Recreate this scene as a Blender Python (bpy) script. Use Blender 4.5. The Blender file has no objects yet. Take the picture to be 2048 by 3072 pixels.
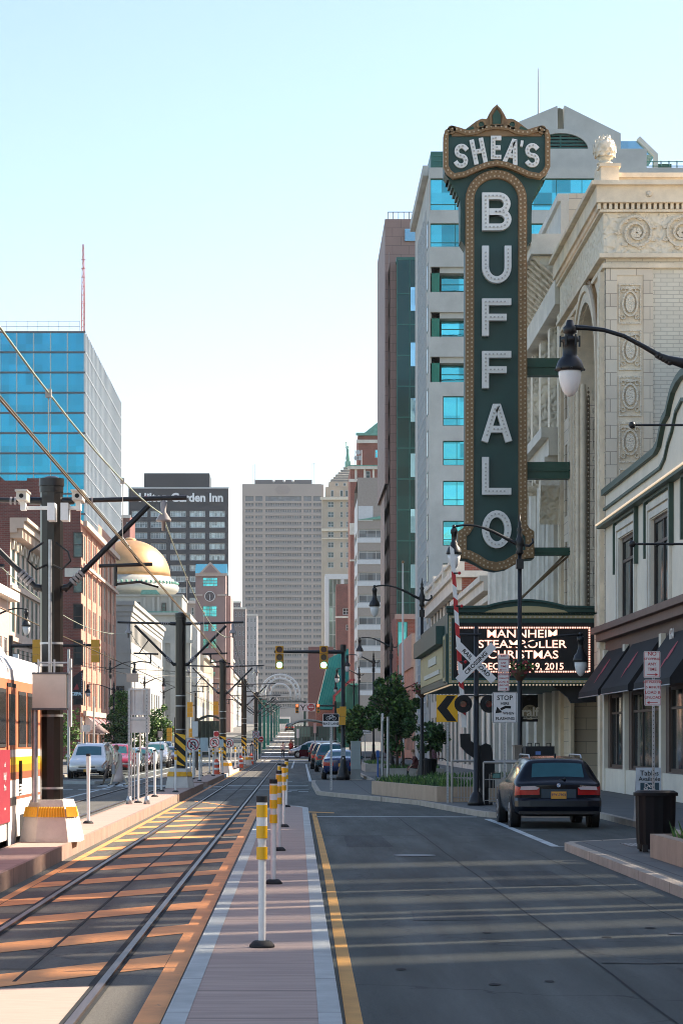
import bpy, bmesh, math, random
from mathutils import Vector, Matrix
random.seed(7)
R = math.radians
scene = bpy.context.scene
# ---------- camera, sky, sun, exposure ----------
F, CX, CY, EYE = 7200.0, 883.0, 2224.0, 1.81
cam_data = bpy.data.cameras.new("camera"); cam = bpy.data.objects.new("camera", cam_data)
scene.collection.objects.link(cam); scene.camera = cam
cam.location = (0, 0, EYE); cam.rotation_euler = (R(90), 0, 0)
cam_data.sensor_fit = 'VERTICAL'; cam_data.sensor_height = 36; cam_data.lens = 36*F/3072
cam_data.shift_x = (1024-CX)/3072; cam_data.shift_y = (CY-1536)/3072
cam_data.clip_start = .3; cam_data.clip_end = 6000
SUN_EL, SUN_AZ = R(40), R(22)          # azimuth measured from +X towards +Y
world = bpy.data.worlds.new("World"); scene.world = world; world.use_nodes = True
wn = world.node_tree; bgn = wn.nodes['Background']
sky = wn.nodes.new('ShaderNodeTexSky'); sky.sky_type = 'NISHITA'; sky.sun_disc = False
sky.sun_elevation = SUN_EL; sky.sun_rotation = R(90)-SUN_AZ; sky.altitude = 100
sky.air_density = 1.0; sky.dust_density = .9; sky.ozone_density = 1.3
tint = wn.nodes.new('ShaderNodeVectorMath'); tint.operation = 'MULTIPLY'; tint.inputs[1].default_value = (1.0, .952, .912)
wn.links.new(sky.outputs[0], tint.inputs[0]); wn.links.new(tint.outputs[0], bgn.inputs[0]); bgn.inputs[1].default_value = .097
sl = bpy.data.lights.new("sun", 'SUN'); sl.energy = 4.5; sl.angle = R(.5); sl.color = (1, .86, .70)
sun = bpy.data.objects.new("sun", sl); scene.collection.objects.link(sun)
sdir = Vector((math.cos(SUN_EL)*math.cos(SUN_AZ), math.cos(SUN_EL)*math.sin(SUN_AZ), math.sin(SUN_EL)))
sun.rotation_euler = sdir.to_track_quat('Z', 'Y').to_euler(); sun.location = (60, 20, 60)
scene.render.filter_size = 1.0
try: scene.cycles.filter_width = 1.0
except Exception: pass
scene.view_settings.view_transform = 'Standard'; scene.view_settings.look = 'None'
scene.view_settings.exposure = 1.58; scene.view_settings.gamma = 1

# ---------- photo-to-place measures (each with its own real distance) ----------
def WX(sx, d): return (sx-CX)/F*d
def WZ(sy, d): return EYE+(CY-sy)/F*d
def GD(sy, z=0): return F*(EYE-z)/(sy-CY)
def DX(sx, X): return X*F/(sx-CX)
def gz(y):
    P = [(-50,0),(240,0),(300,.5),(400,1.6),(500,2.8),(700,5.1),(900,7.6),(1500,14)]
    for (a, za), (b, zb) in zip(P, P[1:]):
        if y <= b: return za+(zb-za)*(y-a)/(b-a)
    return 14

# ---------- materials ----------
MATS = {}
def new_mat(name):
    m = bpy.data.materials.new(name); m.use_nodes = True
    return m, m.node_tree, m.node_tree.nodes['Principled BSDF']
def mat(name, col, rough=.7, metal=0, var=.12, vscale=3.0, bump=0, bscale=20, spec=None, emit=None, estr=1, coat=0, stretch=None):
    if name in MATS: return MATS[name]
    m, nt, b = new_mat(name); MATS[name] = m
    N, L = nt.nodes, nt.links
    b.inputs['Roughness'].default_value = rough; b.inputs['Metallic'].default_value = metal
    if coat: b.inputs['Coat Weight'].default_value = coat
    if spec is not None: b.inputs['Specular IOR Level'].default_value = spec
    b.inputs['Base Color'].default_value = (*col, 1)
    if var or bump:
        tc = N.new('ShaderNodeTexCoord'); src = tc.outputs['Object']
        if stretch:
            mp = N.new('ShaderNodeMapping'); mp.inputs['Scale'].default_value = stretch
            L.new(src, mp.inputs[0]); src = mp.outputs[0]
    if var:
        n = N.new('ShaderNodeTexNoise'); n.inputs['Scale'].default_value = vscale; n.inputs['Detail'].default_value = 6; n.inputs['Roughness'].default_value = .65
        L.new(src, n.inputs['Vector'])
        r = N.new('ShaderNodeMapRange'); r.inputs[1].default_value = .25; r.inputs[2].default_value = .75
        r.inputs[3].default_value = 1-var*1.6; r.inputs[4].default_value = 1+var*1.2; L.new(n.outputs[0], r.inputs[0])
        mx = N.new('ShaderNodeVectorMath'); mx.operation = 'SCALE'; mx.inputs[0].default_value = col
        L.new(r.outputs[0], mx.inputs['Scale']); L.new(mx.outputs[0], b.inputs['Base Color'])
    if bump:
        n2 = N.new('ShaderNodeTexNoise'); n2.inputs['Scale'].default_value = bscale; n2.inputs['Detail'].default_value = 4
        L.new(src, n2.inputs['Vector'])
        bp = N.new('ShaderNodeBump'); bp.inputs['Strength'].default_value = bump; bp.inputs['Distance'].default_value = .05
        L.new(n2.outputs[0], bp.inputs['Height']); L.new(bp.outputs[0], b.inputs['Normal'])
    if emit:
        b.inputs['Emission Color'].default_value = (*emit, 1); b.inputs['Emission Strength'].default_value = estr
    return m
def brickmat(name, c1, c2, mortar, bw=.45, bh=.16, ms=.012, rough=.85, var=.18, bump=.3):
    m, nt, b = new_mat(name); MATS[name] = m; N, L = nt.nodes, nt.links
    b.inputs['Roughness'].default_value = rough
    g = N.new('ShaderNodeNewGeometry'); s = N.new('ShaderNodeSeparateXYZ'); L.new(g.outputs['Position'], s.inputs[0])
    a = N.new('ShaderNodeMath'); L.new(s.outputs[0], a.inputs[0]); L.new(s.outputs[1], a.inputs[1])
    c = N.new('ShaderNodeCombineXYZ'); L.new(a.outputs[0], c.inputs[0]); L.new(s.outputs[2], c.inputs[1])
    t = N.new('ShaderNodeTexBrick'); L.new(c.outputs[0], t.inputs[0])
    t.inputs['Color1'].default_value = (*c1, 1); t.inputs['Color2'].default_value = (*c2, 1); t.inputs['Mortar'].default_value = (*mortar, 1)
    t.inputs['Scale'].default_value = 1; t.inputs['Brick Width'].default_value = bw; t.inputs['Row Height'].default_value = bh; t.inputs['Mortar Size'].default_value = ms
    n = N.new('ShaderNodeTexNoise'); n.inputs['Scale'].default_value = .7; n.inputs['Detail'].default_value = 8; L.new(g.outputs['Position'], n.inputs['Vector'])
    r = N.new('ShaderNodeMapRange'); r.inputs[1].default_value = .25; r.inputs[2].default_value = .75; r.inputs[3].default_value = 1-var; r.inputs[4].default_value = 1+var
    L.new(n.outputs[0], r.inputs[0])
    mx = N.new('ShaderNodeVectorMath'); mx.operation = 'SCALE'; L.new(t.outputs[0], mx.inputs[0]); L.new(r.outputs[0], mx.inputs['Scale']); L.new(mx.outputs[0], b.inputs['Base Color'])
    if bump:
        bp = N.new('ShaderNodeBump'); bp.inputs['Strength'].default_value = bump; bp.inputs['Distance'].default_value = .02; bp.invert = True
        L.new(t.outputs['Fac'], bp.inputs['Height']); L.new(bp.outputs[0], b.inputs['Normal'])
    return m
def glassmat(name, col, rough=.06, metal=.75, pane=(2, 2), var=.35, wob=.06):
    """reflective building glass: each pane a little different"""
    m, nt, b = new_mat(name); MATS[name] = m; N, L = nt.nodes, nt.links
    b.inputs['Roughness'].default_value = rough; b.inputs['Metallic'].default_value = metal
    g = N.new('ShaderNodeNewGeometry'); mp = N.new('ShaderNodeVectorMath'); mp.operation = 'MULTIPLY'
    mp.inputs[1].default_value = (1/pane[0], 1/pane[0], 1/pane[1]); L.new(g.outputs['Position'], mp.inputs[0])
    sn = N.new('ShaderNodeVectorMath'); sn.operation = 'FLOOR'; L.new(mp.outputs[0], sn.inputs[0])
    wnz = N.new('ShaderNodeTexWhiteNoise'); wnz.noise_dimensions = '3D'; L.new(sn.outputs[0], wnz.inputs['Vector'])
    r = N.new('ShaderNodeMapRange'); r.inputs[3].default_value = 1-var; r.inputs[4].default_value = 1+var; L.new(wnz.outputs[0], r.inputs[0])
    mx = N.new('ShaderNodeVectorMath'); mx.operation = 'SCALE'; mx.inputs[0].default_value = col; L.new(r.outputs[0], mx.inputs['Scale']); L.new(mx.outputs[0], b.inputs['Base Color'])
    n2 = N.new('ShaderNodeTexNoise'); n2.inputs['Scale'].default_value = .6; n2.inputs['Detail'].default_value = 3; L.new(g.outputs['Position'], n2.inputs['Vector'])
    bp = N.new('ShaderNodeBump'); bp.inputs['Strength'].default_value = .25; bp.inputs['Distance'].default_value = wob
    L.new(n2.outputs[0], bp.inputs['Height']); L.new(bp.outputs[0], b.inputs['Normal'])
    return m
def reliefmat(name, col, scale=6, strength=1.0, dist=.12):
    """carved stone / terracotta relief"""
    m, nt, b = new_mat(name); MATS[name] = m; N, L = nt.nodes, nt.links
    b.inputs['Roughness'].default_value = .8
    tc = N.new('ShaderNodeTexCoord'); n = N.new('ShaderNodeTexNoise'); n.inputs['Scale'].default_value = scale*.6; L.new(tc.outputs['Object'], n.inputs['Vector'])
    ad = N.new('ShaderNodeVectorMath'); ad.operation = 'ADD'; L.new(tc.outputs['Object'], ad.inputs[0])
    sc = N.new('ShaderNodeVectorMath'); sc.operation = 'SCALE'; sc.inputs['Scale'].default_value = .35; L.new(n.outputs['Color'], sc.inputs[0]); L.new(sc.outputs[0], ad.inputs[1])
    v = N.new('ShaderNodeTexVoronoi'); v.feature = 'SMOOTH_F1'; v.inputs['Scale'].default_value = scale; L.new(ad.outputs[0], v.inputs['Vector'])
    bp = N.new('ShaderNodeBump'); bp.inputs['Strength'].default_value = strength; bp.inputs['Distance'].default_value = dist
    L.new(v.outputs['Distance'], bp.inputs['Height']); L.new(bp.outputs[0], b.inputs['Normal'])
    r = N.new('ShaderNodeMapRange'); r.inputs[1].default_value = .0; r.inputs[2].default_value = .6; r.inputs[3].default_value = .85; r.inputs[4].default_value = 1.1; L.new(n.outputs[0], r.inputs[0])
    mx = N.new('ShaderNodeVectorMath'); mx.operation = 'SCALE'; mx.inputs[0].default_value = col; L.new(r.outputs[0], mx.inputs['Scale']); L.new(mx.outputs[0], b.inputs['Base Color'])
    return m

white_paint = mat('white_paint', (.78,.77,.74), .5, var=.06, vscale=8)
sign_white = mat('sign_white', (.74,.72,.70), .45, var=.05, vscale=5)
black_metal = mat('black_metal', (.007,.007,.008), .42, 0, var=.2, bump=.05)
black_matte = mat('black_matte', (.012,.012,.012), .8, var=.2)
bronze_pole = mat('bronze_pole', (.016,.012,.010), .28, .15, var=.25, vscale=2, stretch=(6,6,.4))
steel = mat('galvanised_steel', (.42,.43,.44), .42, .7, var=.15, vscale=12)
dark_steel = mat('dark_steel', (.10,.10,.11), .4, .8, var=.2, vscale=10)
rail_steel = mat('rail_steel', (.14,.11,.10), .42, .8, var=.25, vscale=3, stretch=(8,.6,1))
yellow_paint = mat('yellow_paint', (.80,.42,.02), .5, var=.08)
yellow_sheet = mat('yellow_sheeting', (.85,.45,.01), .35, var=.03)
signal_yellow = mat('signal_yellow', (.72,.34,.02), .45, var=.08)
red_paint = mat('red_paint', (.50,.015,.02), .45, var=.06)
sign_red = mat('sign_red', (.42,.02,.03), .5, var=.05)

def street_mat(name, col, crack=True, lanes=True, rough=.8):
    """worn road surface: aggregate, blotches, tyre-polished lanes, cracks and stains"""
    m, nt, b = new_mat(name); N, L = nt.nodes, nt.links; MATS[name]=m
    g = N.new('ShaderNodeNewGeometry'); pos = g.outputs['Position']
    def mp(sc):
        q=N.new('ShaderNodeMapping'); q.inputs['Scale'].default_value=sc; L.new(pos,q.inputs[0]); return q.outputs[0]
    def noise(v,s_,d=5,r_=.6):
        q=N.new('ShaderNodeTexNoise'); q.inputs['Scale'].default_value=s_; q.inputs['Detail'].default_value=d; q.inputs['Roughness'].default_value=r_; L.new(v,q.inputs['Vector']); return q.outputs[0]
    def rng_(v,a,b_,c,d):
        q=N.new('ShaderNodeMapRange'); q.inputs[1].default_value=a; q.inputs[2].default_value=b_; q.inputs[3].default_value=c; q.inputs[4].default_value=d; L.new(v,q.inputs[0]); return q.outputs[0]
    def mul(a,c):
        q=N.new('ShaderNodeMath'); q.operation='MULTIPLY'; L.new(a,q.inputs[0]); L.new(c,q.inputs[1]); return q.outputs[0]
    f = rng_(noise(pos,45,4,.85),.3,.7,.60,1.45)
    f = mul(f, rng_(noise(mp((1,.25,1)),.8,6),.3,.7,.80,1.22))
    f = mul(f, rng_(noise(mp((3,.12,1)),1.0,5),.35,.65,.88,1.12))
    f = mul(f, rng_(noise(pos,2.2,4),.66,.72,1,.62))
    if crack:
        v=N.new('ShaderNodeTexVoronoi'); v.feature='DISTANCE_TO_EDGE'; v.inputs['Scale'].default_value=.22
        w=N.new('ShaderNodeVectorMath'); w.operation='ADD'; nn=N.new('ShaderNodeTexNoise'); nn.inputs['Scale'].default_value=1.2; nn.inputs['Detail'].default_value=5; L.new(pos,nn.inputs['Vector']); L.new(pos,w.inputs[0]); L.new(nn.outputs['Color'],w.inputs[1]); L.new(w.outputs[0],v.inputs['Vector'])
        f = mul(f, rng_(v.outputs[0],.0015,.005,.45,1))
    mx=N.new('ShaderNodeVectorMath'); mx.operation='SCALE'; mx.inputs[0].default_value=col; L.new(f,mx.inputs['Scale']); L.new(mx.outputs[0],b.inputs['Base Color'])
    L.new(rng_(noise(mp((2,.15,1)),1.0,4),.3,.7,rough-.18,rough+.1), b.inputs['Roughness'])
    bp=N.new('ShaderNodeBump'); bp.inputs['Strength'].default_value=.5; bp.inputs['Distance'].default_value=.02; L.new(f,bp.inputs['Height']); L.new(bp.outputs[0],b.inputs['Normal'])
    return m
def worn_paint(name, col, under, wear=.52, rough=.72):
    """road paint with chips and tyre dirt showing the surface below"""
    m, nt, b = new_mat(name); N, L = nt.nodes, nt.links; MATS[name]=m
    g=N.new('ShaderNodeNewGeometry'); pos=g.outputs['Position']
    def noise(s_,d,r_,v=pos):
        q=N.new('ShaderNodeTexNoise'); q.inputs['Scale'].default_value=s_; q.inputs['Detail'].default_value=d; q.inputs['Roughness'].default_value=r_; L.new(v,q.inputs['Vector']); return q.outputs[0]
    def rng_(v,a,b_,c,d):
        q=N.new('ShaderNodeMapRange'); q.inputs[1].default_value=a; q.inputs[2].default_value=b_; q.inputs[3].default_value=c; q.inputs[4].default_value=d; L.new(v,q.inputs[0]); return q.outputs[0]
    chip=rng_(noise(9,10,.75),wear+.06,wear+.16,0,.85)
    dirt=rng_(noise(1.5,6,.6),.3,.72,1.12,.70)
    sc=N.new('ShaderNodeVectorMath'); sc.operation='SCALE'; sc.inputs[0].default_value=col; L.new(dirt,sc.inputs['Scale'])
    mixn=N.new('ShaderNodeMix'); mixn.data_type='VECTOR'; L.new(chip,mixn.inputs[0]); L.new(sc.outputs[0],mixn.inputs[4]); mixn.inputs[5].default_value=under
    L.new(mixn.outputs[1],b.inputs['Base Color']); b.inputs['Roughness'].default_value=rough
    return m
asphalt = street_mat('asphalt', (.056,.065,.057))

asphalt_dark = mat('dark_asphalt_seam', (.012,.014,.015), .9, var=.4, vscale=8, bump=.4, bscale=90)
concrete = mat('concrete', (.40,.37,.33), .85, var=.16, vscale=2.5, bump=.2, bscale=40)
concrete_tan = mat('tan_concrete', (.42,.31,.22), .85, var=.14, vscale=2.0, bump=.2, bscale=40, stretch=(1,1,.5))
concrete_white = mat('bright_concrete', (.58,.54,.48), .8, var=.12, vscale=2.5, bump=.15, bscale=30)
orange_mark = worn_paint('orange_marking',(.77,.305,.09),(.12,.10,.075),.54)
yellow_mark = worn_paint('yellow_marking',(.66,.34,.07),(.06,.05,.04),.56)
white_mark = worn_paint('white_marking',(.52,.57,.56),(.07,.08,.08),.52)
granite = mat('kerb_granite', (.36,.39,.39), .75, var=.2, vscale=3, bump=.25, bscale=50)
rubber = mat('rubber', (.015,.015,.016), .75, var=.2)
lamp_white = mat('frosted_lamp_glass', (.80,.78,.76), .25, var=.04)
dark_green = mat('sign_green', (.012,.060,.050), .5, var=.10, vscale=1.5)
bronze_green = mat('trim_green', (.018,.075,.045), .5, var=.12)
gold = mat('gold_trim', (.27,.155,.065), .5, .15, var=.15)
bulb = mat('bulb', (.55,.42,.26), .3, var=0)
bulb_lit = mat('lit_bulb', (.85,.70,.50), .25, var=0, emit=(1,.75,.5), estr=.12)
bulb_pale = mat('pale_bulb', (.50,.47,.43), .3, var=0)
letter_white = mat('letter_white', (.86,.83,.78), .4, var=.04)
cream_stone = mat('cream_stone', (.80,.67,.50), .8, var=.16, vscale=1.2, bump=.2, bscale=25)
cream_relief = reliefmat('carved_terracotta', (.76,.66,.51), 5, 1.0, .14)
cream_relief_fine = reliefmat('fine_carving', (.72,.62,.48), 11, .9, .06)
white_stone = mat('white_stone', (.70,.65,.56), .75, var=.14, vscale=1.0, bump=.15, bscale=20)
copper_green = mat('green_copper', (.16,.38,.30), .6, var=.25, vscale=2)

# ---------- mesh builder ----------
class MB:
    def __init__(s): s.v=[]; s.f=[]; s.m=[]; s.mats=[]; s.cm=0; s.sm=[]; s.smooth=False
    def use(s, m):
        if m not in s.mats: s.mats.append(m)
        s.cm = s.mats.index(m); return s
    def face(s, idx): s.f.append(idx); s.m.append(s.cm); s.sm.append(s.smooth)
    def quad(s, a, b, c, d):
        n=len(s.v); s.v += [tuple(a),tuple(b),tuple(c),tuple(d)]; s.face((n,n+1,n+2,n+3)); return s
    def ngon(s, pts):
        n=len(s.v); s.v += [tuple(p) for p in pts]; s.face(tuple(range(n,n+len(pts)))); return s
    def box(s, x0,x1,y0,y1,z0,z1):
        if x0>x1: x0,x1=x1,x0
        if y0>y1: y0,y1=y1,y0
        if z0>z1: z0,z1=z1,z0
        n=len(s.v); s.v += [(x0,y0,z0),(x1,y0,z0),(x1,y1,z0),(x0,y1,z0),(x0,y0,z1),(x1,y0,z1),(x1,y1,z1),(x0,y1,z1)]
        for q in ((0,3,2,1),(4,5,6,7),(0,1,5,4),(1,2,6,5),(2,3,7,6),(3,0,4,7)): s.face(tuple(n+i for i in q))
        return s
    def bbox(s, cx,cy,cz,sx,sy,sz): return s.box(cx-sx/2,cx+sx/2,cy-sy/2,cy+sy/2,cz-sz/2,cz+sz/2)
    def cyl(s, p, q, r0, r1=None, seg=10, caps=True):
        r1 = r0 if r1 is None else r1; p=Vector(p); q=Vector(q); ax=(q-p)
        if ax.length<1e-6: return s
        ax.normalize(); u = ax.orthogonal().normalized(); w = ax.cross(u); n=len(s.v)
        for c, r in ((p,r0),(q,r1)):
            for i in range(seg):
                t=2*math.pi*i/seg; s.v.append(tuple(c+u*(r*math.cos(t))+w*(r*math.sin(t))))
        sm=s.smooth; s.smooth=True
        for i in range(seg): j=(i+1)%seg; s.face((n+i,n+j,n+seg+j,n+seg+i))
        s.smooth=sm
        if caps:
            k=len(s.v); s.v += s.v[n:n+2*seg]
            s.face(tuple(k+i for i in reversed(range(seg)))); s.face(tuple(k+seg+i for i in range(seg)))
        return s
    def tube(s, pts, r, seg=6):
        pts=[Vector(p) for p in pts]; n0=len(s.v); k=len(pts); u=None
        for i,p in enumerate(pts):
            t=(pts[min(i+1,k-1)]-pts[max(i-1,0)]).normalized()
            u = t.orthogonal().normalized() if u is None else (u-t*u.dot(t)).normalized()
            w=t.cross(u); rr=r[i] if isinstance(r,(list,tuple)) else r
            for j in range(seg): a=2*math.pi*j/seg; s.v.append(tuple(p+u*(rr*math.cos(a))+w*(rr*math.sin(a))))
        sm=s.smooth; s.smooth=True
        for i in range(k-1):
            for j in range(seg):
                a=n0+i*seg+j; b=n0+i*seg+(j+1)%seg; s.face((a,b,b+seg,a+seg))
        s.smooth=sm
        s.face(tuple(n0+j for j in reversed(range(seg)))); s.face(tuple(n0+(k-1)*seg+j for j in range(seg)))
        return s
    def lathe(s, prof, c=(0,0,0), seg=16, flute=0):
        n=len(s.v); k=len(prof)
        for r,z in prof:
            for i in range(seg):
                t=2*math.pi*i/seg; rr=r*(1-(flute if i%2 else 0)); s.v.append((c[0]+rr*math.cos(t),c[1]+rr*math.sin(t),c[2]+z))
        sm=s.smooth; s.smooth=not flute
        for a in range(k-1):
            for i in range(seg): j=(i+1)%seg; s.face((n+a*seg+i,n+a*seg+j,n+(a+1)*seg+j,n+(a+1)*seg+i))
        s.smooth=sm
        s.face(tuple(n+i for i in reversed(range(seg)))); s.face(tuple(n+(k-1)*seg+i for i in range(seg)))
        return s
    def ball(s, c, r, seg=8, rz=None):
        rz = rz or r; k=max(4,seg//2); s.lathe([(r*math.sin(math.pi*i/k)+1e-4, -rz*math.cos(math.pi*i/k)) for i in range(k+1)], c, seg); return s
    def prism(s, poly, a0, a1, axis='Y'):
        """poly of 2-D points (x,z) extruded along Y, or (y,z) along X, or (x,y) along Z"""
        def P(p,a): return (p[0],a,p[1]) if axis=='Y' else ((a,p[0],p[1]) if axis=='X' else (p[0],p[1],a))
        n=len(s.v); k=len(poly); s.v += [P(p,a0) for p in poly]+[P(p,a1) for p in poly]
        s.face(tuple(range(n,n+k))); s.face(tuple(reversed(range(n+k,n+2*k))))
        for i in range(k): j=(i+1)%k; s.face((n+j,n+i,n+k+i,n+k+j))
        return s
    def stroke(s, pts, w, a0, a1, closed=False, axis='Y'):
        """mitred band along 2-D polyline pts, extruded from a0 to a1"""
        k=len(pts); L=[]; Rr=[]; P2=[Vector(p) for p in pts]
        for i in range(k):
            if closed: pa,pb=P2[i-1],P2[(i+1)%k]
            else: pa,pb=P2[max(i-1,0)],P2[min(i+1,k-1)]
            d1=(P2[i]-pa); d2=(pb-P2[i])
            if d1.length<1e-9: d1=d2
            if d2.length<1e-9: d2=d1
            d1.normalize(); d2.normalize(); t=(d1+d2)
            t = d1 if t.length<1e-6 else t.normalized()
            nrm=Vector((-t.y,t.x)); c=max(.35, nrm.dot(Vector((-d1.y,d1.x))))
            L.append(P2[i]+nrm*(w/2/c)); Rr.append(P2[i]-nrm*(w/2/c))
        def P(p,a): return (p[0],a,p[1]) if axis=='Y' else ((a,p[0],p[1]) if axis=='X' else (p[0],p[1],a))
        n=len(s.v)
        for i in range(k): s.v += [P(L[i],a0),P(Rr[i],a0),P(L[i],a1),P(Rr[i],a1)]
        rng = k if closed else k-1
        for i in range(rng):
            a=n+4*i; b=n+4*((i+1)%k)
            s.face((a,a+1,b+1,b)); s.face((a+2,b+2,b+3,a+3)); s.face((a,b,b+2,a+2)); s.face((a+1,a+3,b+3,b+1))
        if not closed:
            a=n; s.face((a,a+2,a+3,a+1)); a=n+4*(k-1); s.face((a,a+1,a+3,a+2))
        return s
    def build(s, name, m=None, parent=None, fix=False):
        me=bpy.data.meshes.new(name)
        off = Vector(parent_world(parent)) if parent else Vector((0,0,0))
        me.from_pydata([tuple(Vector(v)-off) for v in s.v],[],s.f)
        mats = s.mats or [m]
        for q in mats: me.materials.append(q)
        me.polygons.foreach_set('material_index', s.m if s.mats else [0]*len(s.f))
        me.polygons.foreach_set('use_smooth', s.sm)
        bm=bmesh.new(); bm.from_mesh(me); bmesh.ops.recalc_face_normals(bm, faces=bm.faces); bm.to_mesh(me); bm.free()
        me.update()
        o=bpy.data.objects.new(name, me); scene.collection.objects.link(o)
        if parent: o.parent=parent
        return o
def parent_world(p):
    l=Vector((0,0,0))
    while p: l+=Vector(p.location); p=p.parent
    return l
def B(*a): m=MB(); m.box(*a); return m
def tag(o, label=None, cat=None, group=None, kind=None):
    if label: o['label']=label
    if cat: o['category']=cat
    if group: o['group']=group
    if kind: o['kind']=kind
    return o
def thing(name, label, cat, loc=(0,0,0), group=None):
    o=bpy.data.objects.new(name,None); o.empty_display_size=.3; scene.collection.objects.link(o); o.location=loc
    return tag(o,label,cat,group)
def copy_tree(o, parent=None):
    c=o.copy(); scene.collection.objects.link(c); c.parent=parent
    for ch in list(o.children): copy_tree(ch,c)
    return c
def structure(o): o['kind']='structure'; return o
def text_mesh(s, size, m, name, parent=None, loc=(0,0,0), rotz=0, flat=False, ax='CENTER', ext=.01, bold=0, sx=1, lead=1, rot=None):
    cu=bpy.data.curves.new('t','FONT'); cu.body=s; cu.size=size; cu.align_x=ax; cu.align_y='CENTER'; cu.extrude=ext; cu.offset=bold; cu.resolution_u=3
    cu.space_line=lead
    t=bpy.data.objects.new('t',cu); scene.collection.objects.link(t)
    bpy.context.view_layer.update()
    me=bpy.data.meshes.new_from_object(t.evaluated_get(bpy.context.evaluated_depsgraph_get()))
    bpy.data.objects.remove(t); bpy.data.curves.remove(cu)
    M = Matrix.Diagonal((sx,1,1,1))
    if not flat: M = Matrix.Rotation(R(90),4,'X') @ M
    me.transform(M)
    me.materials.clear(); me.materials.append(m); me.name=name
    o=bpy.data.objects.new(name,me); scene.collection.objects.link(o)
    if parent: o.parent=parent; o.location=Vector(loc)-parent_world(parent)
    else: o.location=loc
    if rot: o.rotation_euler=rot
    else: o.rotation_euler=(0,0,rotz)
    return o
def pack(*objs):
    """join meshes of objects into the first one (same parent) at build time"""
    base=objs[0]; bm=bmesh.new(); mats=[]
    for o in objs:
        tmp=o.data.copy(); tmp.transform(o.matrix_basis); mi=[]
        for q in o.data.materials:
            if q not in mats: mats.append(q)
            mi.append(mats.index(q))
        for p in tmp.polygons: p.material_index=mi[p.material_index]
        bm.from_mesh(tmp); bpy.data.meshes.remove(tmp)
    me=bpy.data.meshes.new(base.data.name); bm.to_mesh(me); bm.free()
    for q in mats: me.materials.append(q)
    par=base.parent; nm=base.name.split('.')[0]
    for o in objs: bpy.data.objects.remove(o)
    r=bpy.data.objects.new(nm,me); scene.collection.objects.link(r); r.parent=par
    return r

# ---------- facades with real openings ----------
def wall(mb, O, U, W, Hh, ops, depth=.3):
    """wall sheet with rectangular openings; N=(U.y,-U.x) outward. ops: (u0,u1,z0,z1)"""
    O=Vector(O); U=Vector((U[0],U[1],0)); N=Vector((U.y,-U.x,0)); Zv=Vector((0,0,1))
    us=sorted(set([0,W]+[o[0] for o in ops]+[o[1] for o in ops])); zs=sorted(set([0,Hh]+[o[2] for o in ops]+[o[3] for o in ops]))
    us=[u for u in us if 0<=u<=W]; zs=[z for z in zs if 0<=z<=Hh]
    # merge: rows
    for za,zb in zip(zs,zs[1:]):
        zc=(za+zb)/2; run=None
        row=[o for o in ops if o[2]<zc<o[3]]
        for ua,ub in zip(us,us[1:]):
            uc=(ua+ub)/2; op=any(o[0]<uc<o[1] for o in row)
            if not op:
                if run is None: run=[ua,ub]
                else: run[1]=ub
            if op or ub==us[-1]:
                if run: mb.quad(O+U*run[0]+Zv*za,O+U*run[1]+Zv*za,O+U*run[1]+Zv*zb,O+U*run[0]+Zv*zb); run=None
    I=-N*depth
    for (a,b,c,d) in ops:
        p=[O+U*a+Zv*c,O+U*b+Zv*c,O+U*b+Zv*d,O+U*a+Zv*d]
        for i in range(4): q,r=p[i],p[(i+1)%4]; mb.quad(q,r,r+I,q+I)
    return mb
WIN={}
def p_far(O): return O[1]>95
def win_mesh(w,h,glass,frame,nx=1,nz=1,ft=.06,sill=None,arch=False,key2=None,split=None,proud=.05):
    key=(round(w,2),round(h,2),glass.name,frame.name,nx,nz,round(ft,3),sill.name if sill else None,arch,split,proud)
    if key in WIN: return WIN[key]
    m=MB(); m.use(glass).quad((0,0,0),(w,0,0),(w,0,h),(0,0,h)); m.use(frame)
    y0,y1=-proud,-.002
    m.box(0,ft,y0,y1,0,h); m.box(w-ft,w,y0,y1,0,h); m.box(ft,w-ft,y0,y1,0,ft); m.box(ft,w-ft,y0,y1,h-ft,h)
    for i in range(1,nx): x=w*i/nx; m.box(x-ft*.35,x+ft*.35,y0*.8,y1,ft,h-ft)
    zz=[h*i/nz for i in range(1,nz)] if split is None else [h*split]
    for z in zz: m.box(ft,w-ft,y0*.9,y1-.001,z-ft*.4,z+ft*.4)
    if sill: m.use(sill).box(-.1,w+.1,-.42,-.06,-.14,-.004)
    if arch:
        pass
    me=bpy.data.meshes.new('window'); me.from_pydata(m.v,[],m.f)
    for q in m.mats: me.materials.append(q)
    me.polygons.foreach_set('material_index',m.m)
    me.update(); WIN[key]=me; return me
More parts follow.
